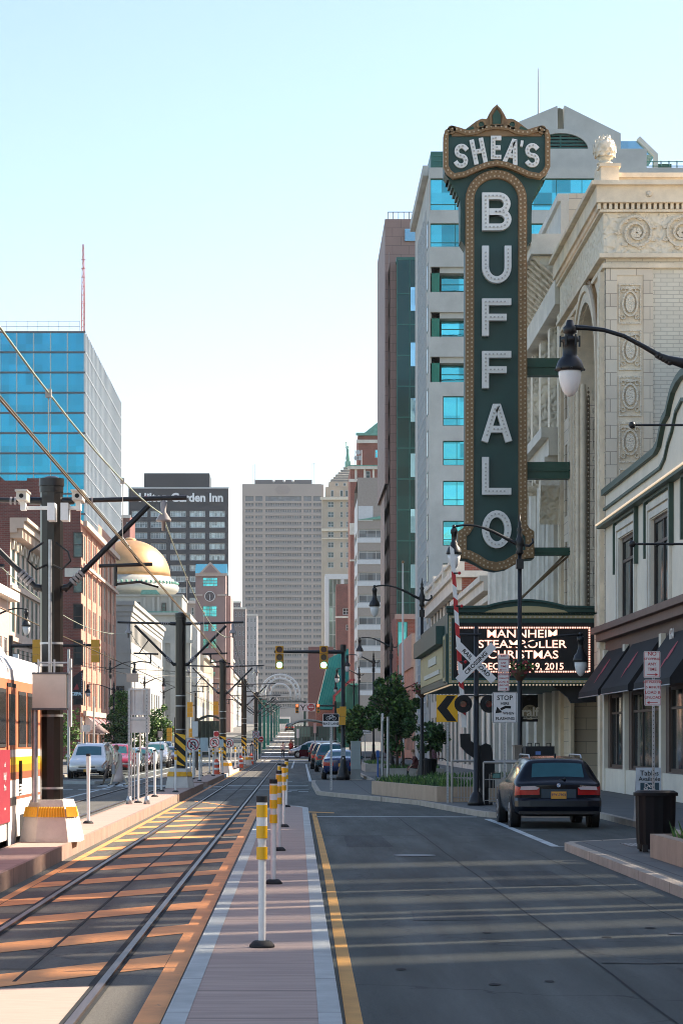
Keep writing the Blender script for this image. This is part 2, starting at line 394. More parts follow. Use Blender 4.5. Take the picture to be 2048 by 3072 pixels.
def windows(root,O,U,ops,glass,frame,depth=.3,nx=1,nz=1,ft=.06,sill=None,name='window',limit=None,split=None):
    O=Vector(O); Uv=Vector((U[0],U[1],0)); N=Vector((Uv.y,-Uv.x,0)); ang=math.atan2(Uv.y,Uv.x); off=parent_world(root)
    cnt=root.get('_n',0); lim=100; rest=[]
    for (a,b,c,d) in ops:
        me=win_mesh(b-a,d-c,glass,frame,nx,nz,ft,sill,split=split,proud=.012 if abs(Uv.y)>.5 and p_far(O) else .05); p=O+Uv*a+Vector((0,0,c))-N*(depth-.0)
        if cnt<lim:
            o=bpy.data.objects.new(name,me); scene.collection.objects.link(o); o.parent=root; o.location=p-off; o.rotation_euler=(0,0,ang); cnt+=1
        else: rest.append((me,p,ang))
    root['_n']=cnt
    if rest:
        bm=bmesh.new(); mats=list(rest[0][0].materials)
        for me,p,a in rest:
            t=me.copy(); t.transform(Matrix.Translation(p-off)@Matrix.Rotation(a,4,'Z')); bm.from_mesh(t); bpy.data.meshes.remove(t)
        me=bpy.data.meshes.new('upper_windows'); bm.to_mesh(me); bm.free()
        for q in mats: me.materials.append(q)
        o=bpy.data.objects.new(root.get('_rest','small_windows'),me); scene.collection.objects.link(o); o.parent=root; o['kind']='stuff'
def grid_ops(u0,du,w,n,z0,dz,h,m): return [(u0+i*du,u0+i*du+w,z0+j*dz,z0+j*dz+h) for j in range(m) for i in range(n)]
def facade(root,O,U,W,Hh,ops,wm,glass,frame,depth=.3,nx=1,nz=1,ft=.06,sill=None,name='wall',split=None):
    m=MB().use(wm); wall(m,O,U,W,Hh,ops,depth); o=m.build(name,None,root); windows(root,O,U,ops,glass,frame,depth,nx,nz,ft,sill,split=split); return o
def shell(root,x0,x1,y0,y1,z0,z1,wm,roofm=None,skip=(),name='side_wall'):
    """remaining plain faces of a building volume, roof slightly below the parapet"""
    m=MB().use(wm)
    if 'S' not in skip: m.quad((x0,y0,z0),(x1,y0,z0),(x1,y0,z1),(x0,y0,z1))
    if 'N' not in skip: m.quad((x1,y1,z0),(x0,y1,z0),(x0,y1,z1),(x1,y1,z1))
    if 'W' not in skip: m.quad((x0,y1,z0),(x0,y0,z0),(x0,y0,z1),(x0,y1,z1))
    if 'E' not in skip: m.quad((x1,y0,z0),(x1,y1,z0),(x1,y1,z1),(x1,y0,z1))
    m.build(name,None,root)
    r=MB().use(roofm or roof_grey); r.quad((x0+.01,y0+.01,z1-.25),(x1-.01,y0+.01,z1-.25),(x1-.01,y1-.01,z1-.25),(x0+.01,y1-.01,z1-.25)); r.build('roof',None,root)
roof_grey = mat('roof_felt',(.10,.10,.10),.9)
# ---------- ground, tracks, islands, pavements ----------
def strip(mb, xa, xb, ya, yb, z, step=40):
    """flat strip between two x lines following the road's rise"""
    ys=[ya]; 
    for k in (240,300,400,500,700,900,1500):
        if ya<k<yb: ys.append(k)
    ys.append(yb)
    for a,b in zip(ys,ys[1:]): mb.quad((xa,a,gz(a)+z),(xb,a,gz(a)+z),(xb,b,gz(b)+z),(xa,b,gz(b)+z))
m=MB(); strip(m,-1500,1500,-60,3000,0); structure(m.build('road',asphalt))
track_conc = street_mat('track_concrete',(.095,.088,.072),True)
m=MB(); strip(m,-3.5,-.80,3,660,.004); structure(m.build('track_bed',track_conc))
m=MB(); strip(m,-7.6,-4.4,3,660,.004); structure(m.build('track_bed_far',track_conc))
panel_m = mat('panel_concrete',(.40,.285,.23),.8,var=.12,vscale=3,bump=.2,bscale=40,stretch=(1,12,1))
m=MB(); m.quad((-3.3,4,.012),(-1.5,4,.012),(-1.5,17.6,.012),(-3.3,17.2,.012)); structure(m.build('crossing_panel',panel_m))
# joints in the track slab
m=MB()
y=18.
m.box(-2.115,-2.085,18,230,.0,.009)
for k in range(34): y=19+k*6.1; m.quad((-3.4,y,.0065),(-.9,y,.0065),(-.9,y+.035,.0065),(-3.4,y+.035,.0065))
structure(m.build('slab_joint',asphalt_dark))
m=MB()
for X in (-1.42,-2.78,-5.12,-6.45): strip(m,X-.10,X+.06,3,660,.0095)
structure(m.build('rail_groove',asphalt_dark))
for X,lab in ((-1.42,'polished steel rail on the right of the hatched near track'),(-2.78,'polished steel rail on the left of the hatched near track'),(-5.12,'right hand rail of the far track beyond the left platform'),(-6.45,'left hand rail of the far track nearest the parked cars')):
    m=MB(); prev=None
    ys=[3,240,300,400,500,660]
    for a,b in zip(ys,ys[1:]):
        za,zb=gz(a)+.032,gz(b)+.032
        m.quad((X-.028,a,za),(X+.028,a,za),(X+.028,b,zb),(X-.028,b,zb)); m.quad((X+.028,a,za),(X+.028,a,za-.05),(X+.028,b,zb-.05),(X+.028,b,zb)); m.quad((X-.028,a,za-.05),(X-.028,a,za),(X-.028,b,zb),(X-.028,b,zb-.05))
    tag(m.build('rail',rail_steel),lab,'rail','tram rails set in the street')
# orange hatching, diagonal bars between two border lines
m=MB()
for k in range(0,15):
    c=16.1+k*3.35
    t=1.12
    xa,xb=-3.24,-1.04
    ya=c; yb=c+1.4*(xb-xa)
    m.quad((xa,ya,.0085),(xb,yb,.0085),(xb,yb+t,.0085),(xa,ya+t,.0085))
m.quad((-1.02,9,.009),(-.85,9,.009),(-.93,64,.009),(-1.1,64,.009))
m.quad((-3.36,9,.009),(-3.25,9,.009),(-3.25,180,.009),(-3.36,180,.009))
m.quad((-3.0,72,.009),(-1.05,63.6,.009),(-1.05,64.1,.009),(-3.0,72.6,.009))
structure(m.build('orange_hatching',orange_mark))
# painted lines
m=MB()
pl=[(.385,10),(.385,15.4),(.42,23),(.455,32),(.475,45),(.49,60)]
for (xa,ya),(xb,yb) in zip(pl,pl[1:]): m.quad((xa-.055,ya,.006),(xa+.055,ya,.006),(xb+.055,yb,.006),(xb-.055,yb,.006))
m.quad((.30,61.0,.0062),(1.0,60.2,.0062),(1.0,61.0,.0062),(.30,61.8,.0062))
structure(m.build('yellow_centre_line',yellow_mark))
m=MB()
def ln(x0,y0,x1,y1,w,z=.006):
    d=Vector((x1-x0,y1-y0)).normalized(); n=Vector((-d.y,d.x))*w/2
    m.quad((x0-n.x,y0-n.y,z),(x1-n.x,y1-n.y,z),(x1+n.x,y1+n.y,z),(x0+n.x,y0+n.y,z))
ln(.5,57.6,4.35,57.3,.35); structure(m.build('stop_line',white_mark))
m=MB(); ln(4.47,55.8,4.5,53,.16); ln(4.5,53,4.47,41.2,.15,.007); ln(4.5,48.8,5.15,48.8,.2); ln(4.4,41.0,5.7,41.3,.1,.008); structure(m.build('parking_bay_line',white_mark))
m=MB()
ln(-3.3,97.5,.55,97.2,1.1); ln(-3.3,90.5,.55,90.2,.35)
ln(-.55,104,.5,104,.5); ln(-.4,107.5,-.1,107.5,.7)
for x in (-.45,.15): ln(x,86,x+.35,86,.6)
ln(-.2,88.2,.1,88.2,.5)
for x in (-7.9,-6.0,-4.4): ln(x,97,x+1.5,97,2.2)
for x in (-9.5,-8.1): ln(x,90,x+1.2,90,.5)
structure(m.build('crosswalk_lines',white_mark))
m=MB()
ln(-3.3,201,.9,201,1.8); ln(-3.2,226,1.5,226,3.0); ln(-14,226,-4.5,226,3.0); ln(-14,201,-4.5,201,1.8)
for yy,w in ((255,6),(290,5),(345,6),(420,8),(500,9),(600,10)):
    z=gz(yy)+.012
    m.quad((-3.6,yy,z+.0),(1.1,yy,z),(1.1,yy+w,gz(yy+w)+.012),(-3.6,yy+w,gz(yy+w)+.012))
structure(m.build('far_crosswalk_lines',white_paint))
m=MB(); ln(.92,190,.72,108,.13); ln(-.02,215,-.18,160,.13); ln(-7.25,40,-7.25,230,.13); ln(-8.5,112,-8.4,230,.12); structure(m.build('lane_line',white_mark))

def slab(name, poly, z0, z1, top, kerb, kw=.15, kerbm=None, skip=()):
    """raised paving with a stone kerb along its edge (poly counter-clockwise)"""
    k=len(poly); P=[Vector(p) for p in poly]; inn=[]
    for i in range(k):
        d1=(P[i]-P[i-1]).normalized(); d2=(P[(i+1)%k]-P[i]).normalized(); n1=Vector((-d1.y,d1.x)); n2=Vector((-d2.y,d2.x)); n=(n1+n2)
        n = n.normalized(); c=max(.4,n.dot(n1)); inn.append(P[i]+n*(kw/c))
    m=MB(); m.ngon([(p.x,p.y,z1-.004) for p in inn]); o=structure(m.build(name,top))
    m=MB()
    for i in range(k):
        if i in skip: continue
        j=(i+1)%k; a,b,c,d=P[i],P[j],inn[j],inn[i]
        m.quad((a.x,a.y,z1-.02),(b.x,b.y,z1-.02),(c.x,c.y,z1),(d.x,d.y,z1)) if False else m.quad((a.x,a.y,z1),(b.x,b.y,z1),(c.x,c.y,z1),(d.x,d.y,z1))
        m.quad((a.x,a.y,z0),(b.x,b.y,z0),(b.x,b.y,z1),(a.x,a.y,z1)); m.quad((d.x,d.y,z1),(c.x,c.y,z1),(c.x,c.y,z1-.05),(d.x,d.y,z1-.05))
    structure(m.build('kerb',kerbm or granite)); return o
def jointed(name, col, jy, jx=0, var=.16, lines=None, jw=.02, stretch=(1,1,1), bump=.3, jc=.45, off=0):
    """paving with joints across at regular distances"""
    mm,nt,b=new_mat(name); N,L=nt.nodes,nt.links; b.inputs['Roughness'].default_value=.82
    g=N.new('ShaderNodeNewGeometry'); s=N.new('ShaderNodeSeparateXYZ'); L.new(g.outputs['Position'],s.inputs[0])
    mp=N.new('ShaderNodeMapping'); mp.inputs['Scale'].default_value=stretch; L.new(g.outputs['Position'],mp.inputs[0])
    n=N.new('ShaderNodeTexNoise'); n.inputs['Scale'].default_value=2.2; n.inputs['Detail'].default_value=7; n.inputs['Roughness'].default_value=.65; L.new(mp.outputs[0],n.inputs['Vector'])
    r=N.new('ShaderNodeMapRange'); r.inputs[1].default_value=.25; r.inputs[2].default_value=.75; r.inputs[3].default_value=1-var*1.5; r.inputs[4].default_value=1+var*1.3; L.new(n.outputs[0],r.inputs[0])
    fac=r.outputs[0]
    for sp,ch in ((jy,1),(jx,0)):
        if not sp: continue
        a=N.new('ShaderNodeMath'); a.operation='MULTIPLY_ADD'; a.inputs[1].default_value=1/sp; a.inputs[2].default_value=50+off; L.new(s.outputs[ch],a.inputs[0])
        fr=N.new('ShaderNodeMath'); fr.operation='FRACT'; L.new(a.outputs[0],fr.inputs[0])
        gt=N.new('ShaderNodeMath'); gt.operation='LESS_THAN'; gt.inputs[1].default_value=jw/sp; L.new(fr.outputs[0],gt.inputs[0])
        q=N.new('ShaderNodeMath'); q.operation='MULTIPLY_ADD'; q.inputs[1].default_value=-(1-jc); q.inputs[2].default_value=1; L.new(gt.outputs[0],q.inputs[0])
        w=N.new('ShaderNodeMath'); w.operation='MULTIPLY'; L.new(fac,w.inputs[0]); L.new(q.outputs[0],w.inputs[1]); fac=w.outputs[0]
    mx=N.new('ShaderNodeVectorMath'); mx.operation='SCALE'; mx.inputs[0].default_value=col; L.new(fac,mx.inputs['Scale']); L.new(mx.outputs[0],b.inputs['Base Color'])
    bp=N.new('ShaderNodeBump'); bp.inputs['Strength'].default_value=bump; bp.inputs['Distance'].default_value=.03; L.new(fac,bp.inputs['Height']); L.new(bp.outputs[0],b.inputs['Normal'])
    return mm
stamped = jointed('stamped_pink_concrete',(.37,.275,.23),1.6,0,.22,jw=.03,stretch=(.5,9,1))
platform_top = jointed('platform_paving',(.40,.27,.22),2.4,0,.12,jw=.04,stretch=(.6,5,1))
platform_side = jointed('platform_edge_stone',(.30,.20,.155),1.5,0,.18,jw=.03)
pave = jointed('pavement_aggregate',(.13,.13,.12),2.4,2.4,.14,jw=.03,bump=.4)
kerb_pale = jointed('pale_kerb_stone',(.40,.42,.40),2.1,0,.16,jw=.025,jc=.35)
kerb_tan = jointed('tan_kerb_stone',(.42,.36,.29),2.6,2.6,.18,jw=.03,jc=.4)
slab('traffic_island',[(-.78,3),(.27,3),(.34,60.2),(.10,61.8),(-.28,62.2),(-.62,60.5),(-.80,57)],0,.15,stamped,.15,.14,kerb_pale)
slab('tram_platform',[(-4.35,4),(-3.54,4),(-3.44,91),(-3.5,92),(-4.3,92)],0,.225,platform_top,.15,.06,platform_side)
slab('tram_platform_middle',[(-4.3,95.5),(-3.46,95.5),(-3.42,117),(-4.2,117)],0,.2,platform_top,.15,.06,platform_side)
slab('tram_platform_far',[(-4.2,121),(-3.42,121),(-3.3,178),(-3.25,206),(-4.0,206)],0,.17,platform_top,.15,.06,kerb_pale)
slab('pavement',[(14,3),(14,236),(3.4,236),(3.4,106),(3.0,104.4),(.85,104.2),(.74,103),(.70,97),(.74,82),(.80,80.6),(1.21,78.6),(3.48,68.3),(4.40,58.0),(4.62,57.0),(4.93,56.7),(7.15,56.7),(7.15,43.5),(5.9,41.6),(4.62,40.3),(4.47,39.8),(4.45,3)],0,.13,pave,.15,.15,kerb_tan,skip=(0,20))
slab('pavement_left',[(-26,8),(-13.6,8),(-13.4,84),(-11.6,90),(-11.4,232),(-26,232)],0,.13,pave,.15,.15,kerb_tan,skip=(5,))
slab('corner_island',[(-9.9,101.5),(-8.4,101),(-8.0,104),(-9.6,105.5)],0,.13,pave,.15,.1,kerb_pale)
slab('corner_island_near',[(-13,94),(-10.4,94),(-9.9,96.5),(-10.4,99),(-13,99)],0,.13,pave,.15,.1,kerb_pale)
m=MB(); strip(m,3.6,14,250,900,.13); strip(m,-26,-12,250,1400,.13); structure(m.build('pavement_far',pave))
# metal grate and covers in the paving
m=MB().use(dark_steel)
m.box(5.35,6.5,38.2,39.5,.1262,.134)
m.use(steel)
for i in range(14): m.box(5.4+i*.08,5.425+i*.08,38.3,39.4,.134,.138)
tag(m.build('drain_grate'),'steel grate set in the near right pavement before the litter bin','grate')
m=MB().use(dark_steel); m.cyl((1.9,38,.001),(1.9,38,.009),.34,seg=20); tag(m.build('manhole_cover'),'round iron manhole cover in the right hand lane','manhole cover')
m=MB().use(dark_steel); m.cyl((3.6,22.5,.001),(3.6,22.5,.01),.1,seg=14); tag(m.build('valve_cover'),'small round valve cover in the near asphalt','valve cover')

m=MB()
for x0,ya,yb,w in ((2.45,9,57,.018),(3.9,9,40,.010)):
    n=40; pts=[(x0+.006*math.sin(q*1.7)+.008*math.sin(q*.6+x0),ya+(yb-ya)*q/n) for q in range(n+1)]
    for (a,b),(c,e) in zip(pts,pts[1:]): m.quad((a-w/2,b,.0042),(a+w/2,b,.0042),(c+w/2,e,.0042),(c-w/2,e,.0042))
for y0,xa,xb in ((19.5,2.5,4.3),(46,.6,4.4)):
    n=16; pts=[(xa+(xb-xa)*q/n,y0+.03*math.sin(q*1.3+y0)+.02*math.sin(q*3.1)) for q in range(n+1)]
    for (a,b),(c,e) in zip(pts,pts[1:]): m.quad((a,b,.0044),(c,e,.0044),(c,e+.05,.0044),(a,b+.05,.0044))
structure(m.build('tar_seams',asphalt_dark))
patchm=street_mat('patched_asphalt',(.030,.036,.034),False); m=MB()
for x0,x1,y0,y1 in ((2.6,3.6,30,33.5),(.9,1.7,41,46),(3.0,4.1,17,19.2),(1.2,2.1,24.2,25.6)): m.quad((x0,y0,.0036),(x1,y0+.1,.0036),(x1-.05,y1,.0036),(x0+.04,y1-.06,.0036))
structure(m.build('asphalt_patches',patchm))
m=MB()
rg=random.Random(21)
for k in range(16):
    cx_=rg.choice([rg.gauss(1.7,.25),rg.gauss(3.3,.25),rg.uniform(.6,4.2)]); cy_=rg.uniform(15,56); r0=rg.uniform(.015,.045); n=9
    m.ngon([(cx_+r0*(1+.4*rg.random())*math.cos(6.283*q/n),cy_+r0*1.8*(1+.4*rg.random())*math.sin(6.283*q/n),.0046) for q in range(n)])
structure(m.build('oil_spots',asphalt_dark))
# ---------- right: theatre ----------
BX=10.6
teal_glass=glassmat('teal_window_glass',(.09,.46,.52),.05,.85,(1.45,1.1),.42,.1)
dark_glass=glassmat('dark_window_glass',(.05,.075,.08),.08,.5,(1.2,1.6),.5)
dull_glass=mat('dull_pane',(.035,.042,.045),.35,0,spec=.15,var=.35,vscale=.6)  # dark panes with little reflection for the left street fronts
grey_glass=glassmat('grey_window_glass',(.16,.22,.25),.1,.5,(1.2,1.6),.4)
brown_frame=mat('brown_frame',(.05,.035,.028),.5,var=.1)
teal_frame=mat('teal_frame',(.01,.12,.10),.45,var=.1)
white_frame=mat('white_frame',(.55,.56,.55),.5,var=.05)
black_frame=mat('black_frame',(.015,.018,.018),.5,var=.1)
ashlar=brickmat('glazed_ashlar',(.76,.65,.50),(.68,.57,.44),(.36,.29,.22),.9,.45,.012,.7,.1)
creambrick=brickmat('cream_brick',(.72,.66,.54),(.66,.60,.49),(.46,.41,.33),.42,.14,.012,.8,.08)
th=thing('theatre','ornate cream terracotta theatre behind the tall vertical sign','building',(BX,82,0))
TH=20.8
ops=[(1.5,13.2,.3,3.7)]
ops=[(3.9,13.25,.14,3.75),(5.4,11.7,6.3,17.6),(1.3,2.0,6.8,9.6),(1.3,2.0,10.6,13.4),(1.3,2.0,14.4,16.8)]
m=MB().use(ashlar); wall(m,(BX,95.4,0),(0,-1),13.4,18.4,[ops[0]]+[ops[1]]+ops[2:],1.4); m.build('street_wall',None,th)
m=MB().use(black_matte); m.quad((BX+1.39,82.1,0),(BX+1.39,91.5,0),(BX+1.39,91.5,4),(BX+1.39,82.1,4)) if False else m.quad((BX+3.2,82.1,0),(BX+3.2,95,0),(BX+3.2,95,4),(BX+3.2,82.1,4)); m.build('recess_dark_sheet',None,th)  # black back sheet stands for the dark inside the recess
# deep arched recess: spandrels, back window and ornamented far jamb
yc,hw,zs,zt_a=86.85,3.15,14.45,17.6
arcp_=[(yc+hw*math.cos(math.pi*q/20),zs+hw*math.sin(math.pi*q/20)) for q in range(21)]
m=MB().use(cream_stone); m.prism([(yc+hw+.001,zs),(yc+hw+.001,zt_a+.001),(yc,zt_a+.001)]+[arcp_[q] for q in range(10,0,-1)],BX+.003,BX+1.39,'X'); m.prism([(yc,zt_a+.001),(yc-hw-.001,zt_a+.001),(yc-hw-.001,zs)]+[arcp_[q] for q in range(19,9,-1)],BX+.003,BX+1.39,'X'); m.build('arch_spandrel',None,th)
m=MB().use(dark_glass); m.box(BX+1.30,BX+1.35,yc-hw,yc+hw,6.3,17.6); m.use(brown_frame)
for q in range(6): m.box(BX+1.24,BX+1.299,yc-hw+q*1.26-.06,yc-hw+q*1.26+.06,6.3,17.5)
for q in range(8): m.box(BX+1.25,BX+1.298,yc-hw,yc+hw,6.4+q*1.4,6.52+q*1.4)
m.build('arch_window',None,th)
for w_,pr_,wd,mm in ((hw+.22,.14,.34,cream_relief_fine),(hw+.55,.20,.22,cream_stone),(hw+.80,.12,.16,gold)):
    m=MB().use(mm); m.stroke([(yc+w_,6.3),(yc+w_,zs)]+[(yc+w_*math.cos(math.pi*q/20),zs+w_*math.sin(math.pi*q/20)) for q in range(1,20)]+[(yc-w_,zs),(yc-w_,6.3)],wd,BX-pr_,BX-.003,False,'X'); m.build('arch_moulding',None,th)
yj=yc+hw-.004
m=MB().use(cream_stone); m.cyl((BX+.20,yj,6.3),(BX+.20,yj,15.2),.13,seg=12); m.cyl((BX+.02,yj,6.3),(BX+.02,yj,15.2),.09,seg=10); m.build('jamb_column',None,th)
m=MB().use(mat('bead_bronze',(.16,.11,.06),.6)); z=6.4
while z<15.4: m.ball((BX+.40,yj-.03,z),.045,6,.06); z+=.17
m.box(BX+.355,BX+.372,yj-.02,yj-.002,6.3,15.4); m.box(BX+.43,BX+.447,yj-.02,yj-.002,6.3,15.4); m.build('bead_moulding',None,th)
for q in range(6):
    zc=6.9+q*1.83; m=MB().use(cream_relief_fine); xc=BX+.70
    m.stroke([(xc+.15*math.cos(a),zc+.15*math.sin(a)) for a in [2*math.pi*w/16 for w in range(16)]],.04,yj-.06,yj-.002,True)
    for w in range(6): a=w*math.pi/3; m.prism([(xc+.07*math.cos(a)+.05*math.cos(b_),zc+.07*math.sin(a)+.05*math.sin(b_)) for b_ in [2*math.pi*v/7 for v in range(7)]],yj-.05-.002*w,yj-.003)
    m.stroke([(xc-.09,zc+.30),(xc-.15,zc+.42),(xc-.15,zc+1.40),(xc-.09,zc+1.53),(xc+.09,zc+1.53),(xc+.15,zc+1.40),(xc+.15,zc+.42),(xc+.09,zc+.30)],.03,yj-.045,yj-.0025,True); m.build('rosette_panel',None,th)
for yy in (82.6,91.4,94.9):
    m=MB().use(cream_stone); m.box(BX-.14,BX-.003,yy-.36,yy+.36,.14,17.9); m.use(cream_relief); m.box(BX-.17,BX-.141,yy-.2,yy+.2,5,17.4); m.build('pilaster',None,th)
# frieze, dentils, cornice and parapet
for z0,z1,pr,mm,nm in ((17.97,18.12,.10,cream_stone,'string_course'),(18.30,18.44,.22,cream_stone,'frieze_sill'),(18.47,19.85,.07,cream_relief,'frieze'),(19.86,19.94,.20,cream_stone,'dentil_ledge'),(20.15,20.72,.34,cream_stone,'cornice'),(20.72,20.86,.52,cream_stone,'cornice_cap')):
    m=MB().use(mm); m.box(BX-pr,BX+.02,81.98-pr,95.4,z0,z1); m.box(BX+.021,27,81.98-pr,82.02,z0,z1); m.build(nm,None,th)
m=MB().use(cream_stone)
for i in range(80): x=BX-.28+i*.19; m.box(x,x+.105,81.74,81.99,19.95,20.14)
for i in range(70): y=81.9+i*.19; m.box(BX-.26,BX,y,y+.105,19.95,20.14)
m.build('dentils',None,th)
m=MB().use(creambrick); m.quad((BX+.01,82,.0),(27,82,.0),(27,82,20.2),(BX+.01,82,20.2)); m.build('end_wall',None,th)
m=MB().use(ashlar); m.box(BX+.02,BX+.40,81.93,81.998,4,17.95); m.box(BX+1.30,BX+1.62,81.93,81.998,4,17.75); m.box(BX+.40,BX+1.62,81.94,81.9985,17.72,17.95); m.use(cream_stone); m.box(BX+.401,BX+1.299,81.965,81.9975,4,17.72); m.build('corner_pier',None,th)
for i in range(6):
    zc=16.75-i*1.58; m=MB().use(cream_relief_fine); xc=BX+.84
    def ov(rx,rz,n=18,cx_=0): return [(xc+rx*math.cos(2*math.pi*t/n),zc+rz*math.sin(2*math.pi*t/n)) for t in range(n)]
    m.stroke([(xc-.36,zc-.66),(xc-.36,zc+.66),(xc+.36,zc+.66),(xc+.36,zc-.66)],.05,81.92,81.964,True); m.stroke(ov(.25,.42),.06,81.88,81.9639,True); m.prism(ov(.16,.31,14),81.87,81.9638)
    for sx in (-1,1):
        for sz in (-1,1): m.stroke([(xc+sx*(.24+.07*math.cos(a)),zc+sz*(.46+.07*math.sin(a))) for a in [R(30)*q for q in range(11)]],.03,81.89,81.9637)
    m.prism([(xc-.22,zc+.52),(xc,zc+.46),(xc+.22,zc+.52),(xc+.12,zc+.60),(xc,zc+.57),(xc-.12,zc+.60)],81.885,81.9636); m.build('cartouche',None,th)
for i in range(7):
    xc=BX+1.05+i*1.55; zc=19.15; m=MB().use(cream_relief_fine); s=1 if i%2 else -1; sp=[]
    for t in range(34): a=t*.42; r=.62*(1-t/40); sp.append((xc+s*r*math.cos(a),zc+r*math.sin(a)))
    m.stroke(sp,.075,81.80,81.92)
    for q in range(6): a=q*math.pi/3; m.prism([(xc+.10*math.cos(a)+.08*math.cos(b_),zc+.10*math.sin(a)+.08*math.sin(b_)) for b_ in [2*math.pi*w/7 for w in range(7)]],81.78+.004*q,81.91)
    for q in range(7): a=q*.9; m.prism([(xc+s*.62*math.cos(a)+.14*math.cos(a+b_),zc+.5*math.sin(a)+.07*math.sin(a+b_)) for b_ in (0,1.6,3.1,4.7)],81.83+.003*q,81.91)
    m.build('scroll_relief',None,th)
for i in range(6):
    xc=BX+1.45+i*1.85; m=MB().use(cream_relief_fine); m.lathe([(.11,0),(.10,.04),(.04,.06)],(0,0,0),10); m.v=[(xc+v[0],81.64-v[2],20.43+v[1]) for v in m.v]; m.build('rosette',None,th)
m=MB().use(cream_stone); m.box(BX+.35,27,82.25,82.7,20.86,21.12); m.box(BX+.28,27,82.15,82.8,21.12,21.28); m.box(BX+.3,BX+.8,82.8,95,20.86,21.1); m.build('parapet',None,th)
m=MB().use(cream_relief); m.prism([(82.6,20.87),(82.7,21.5),(83.2,21.75),(83.9,21.75),(84.3,21.3),(85,20.95),(86.4,20.9),(88,20.88)],BX-.12,BX+.32,'X'); m.build('crest',None,th)
m=MB().use(cream_stone); m.box(BX-.14,BX+.48,82.0,82.6,20.87,21.45); m.box(BX-.2,BX+.54,81.94,82.66,21.45,21.56); m.build('pedestal',None,th)
m=MB().use(cream_relief); m.lathe([(.26,0),(.28,.06),(.18,.12),(.22,.2),(.30,.24)],(BX+.02,82.3,21.57),14)
m.lathe([(.26,0),(.36,.1),(.39,.3),(.35,.5),(.24,.66),(.08,.74)],(BX+.02,82.3,21.80),14)
for r_ in range(5):
    for i in range(10):
        a=2*math.pi*(i+.5*(r_%2))/10; z=.06+r_*.14; rr=(.35,.385,.375,.31,.2)[r_]
        m.ngon([(BX+.02+rr*math.cos(a+da)*k_,82.3+rr*math.sin(a+da)*k_,21.80+z+dz) for da,k_,dz in ((-.28,1.0,0),(0,1.07,-.05),(.28,1.0,0),(.16,1.03,.11),(0,1.02,.17),(-.16,1.03,.11))])
m.build('pineapple_finial',None,th)
shell(th,BX+.002,27,82.05,95.4,0,20.2,cream_stone,skip=('S','W'))
# three green beams carrying the tall sign
# ---------- poster case in the entrance ----------
pc=thing('poster_case','gilded theatre poster case glowing in the dark entrance recess','poster case',(11.4,92,0))
m=MB().use(gold); x0,x1,z0,z1=10.98,11.74,.72,2.32; m.box(x0,x1,92,92.1,z0,z0+.12); m.box(x0,x1,92,92.1,z1-.12,z1); m.box(x0,x0+.12,92,92.1,z0+.12,z1-.12); m.box(x1-.12,x1,92,92.1,z0+.12,z1-.12)
m.prism([(x0+.1,z1),(x1-.1,z1),((x0+x1)/2+.12,z1+.1),((x0+x1)/2,z1+.3),((x0+x1)/2-.12,z1+.1)],92,92.08); m.build('frame',None,pc)
B(x0+.12,x1-.12,92.06,92.09,z0+.12,z1-.12).build('backing',mat('poster_backing',(.5,.42,.30),.6),pc)
cols=[(.05,.12,.12),(.15,.10,.25),(.30,.06,.02),(.08,.18,.2),(.5,.42,.03),(.4,.4,.4)]
for i in range(3):
    for j in range(2):
        mm=mat('poster_%d'%(i*2+j),cols[i*2+j],.4,var=.6,vscale=9); B(x0+.16+j*.24,x0+.36+j*.24,92.04,92.055,z1-.47-i*.33,z1-.19-i*.33).build('poster',mm,pc)
B(x0+.16,x0+.6,92.04,92.055,z0+.16,z0+.34).build('notice',sign_white,pc)
lm=MB().use(mat('case_lamp',(1,.9,.7),.5,var=0,emit=(1,.8,.5),estr=2.5)); lm.box(x0+.16,x1-.16,92.0,92.03,z1-.16,z1-.13); lm.build('lamp_strip',None,pc)

# ---------- classical building with giant columns ----------
cb=thing('office_building','white neoclassical building with giant fluted columns between theatre and low shops','building',(BX,95.5,0))
CH=23.6
ops=[(u,u+1.5,z,z+h) for u in (1.5,5.1,8.7,12.3,15.9,19.5,23.1,26.7) for z,h in ((5.2,2.6),(8.8,2.6),(14.2,2.4),(17.4,2.2))]+[(u,u+2.2,.3,3.9) for u in (1.2,4.8,8.4,12,15.6,19.2,22.8,26.4)]
facade(cb,(BX+.3,127,0),(0,-1),31.5,CH-2.5,ops,white_stone,dark_glass,brown_frame,.15,2,2,.08)
m=MB().use(white_stone)
for i in range(9):
    y=96.6+i*3.6; c=MB().use(white_stone); c.box(BX-.55,BX+.25,y-.5,y+.5,4.2,4.9)
    c.lathe([(.52,4.9),(.52,5.1),(.44,5.2),(.44,8),(.38,12.4)],(BX-.1,y,0),20,.10)
    c.use(cream_relief_fine); c.lathe([(.36,12.4),(.5,12.6),(.56,12.9)],(BX-.1,y,0),14); c.cyl((BX-.62,y-.55,12.75),(BX+.2,y-.55,12.75),.24,seg=12); c.cyl((BX-.62,y+.55,12.75),(BX+.2,y+.55,12.75),.24,seg=12); c.use(white_stone); c.box(BX-.62,BX+.3,y-.62,y+.62,13,13.2)
    c.build('column',None,cb)
    c=MB().use(white_stone); c.box(BX-.2,BX+.29,y-.5,y+.5,.14,4.2); c.build('pier',None,cb)
    c=MB().use(cream_relief); c.box(BX-.0,BX+.29,y-.42,y+.42,14.4,CH-4.6); c.build('pilaster',None,cb)
for z0,z1,pr in ((4.2,4.22,.0),(13.2,13.9,.5),(13.9,14.3,.8),(CH-4.4,CH-3.4,.25),(CH-2.4,CH-2.0,1.2),(CH-2.0,CH-1.6,1.45),(CH-.3,CH,.15)):
    m=MB().use(white_stone); m.box(BX-pr,BX+.29,95.45,127.1,z0,z1); m.build('cornice',None,cb)
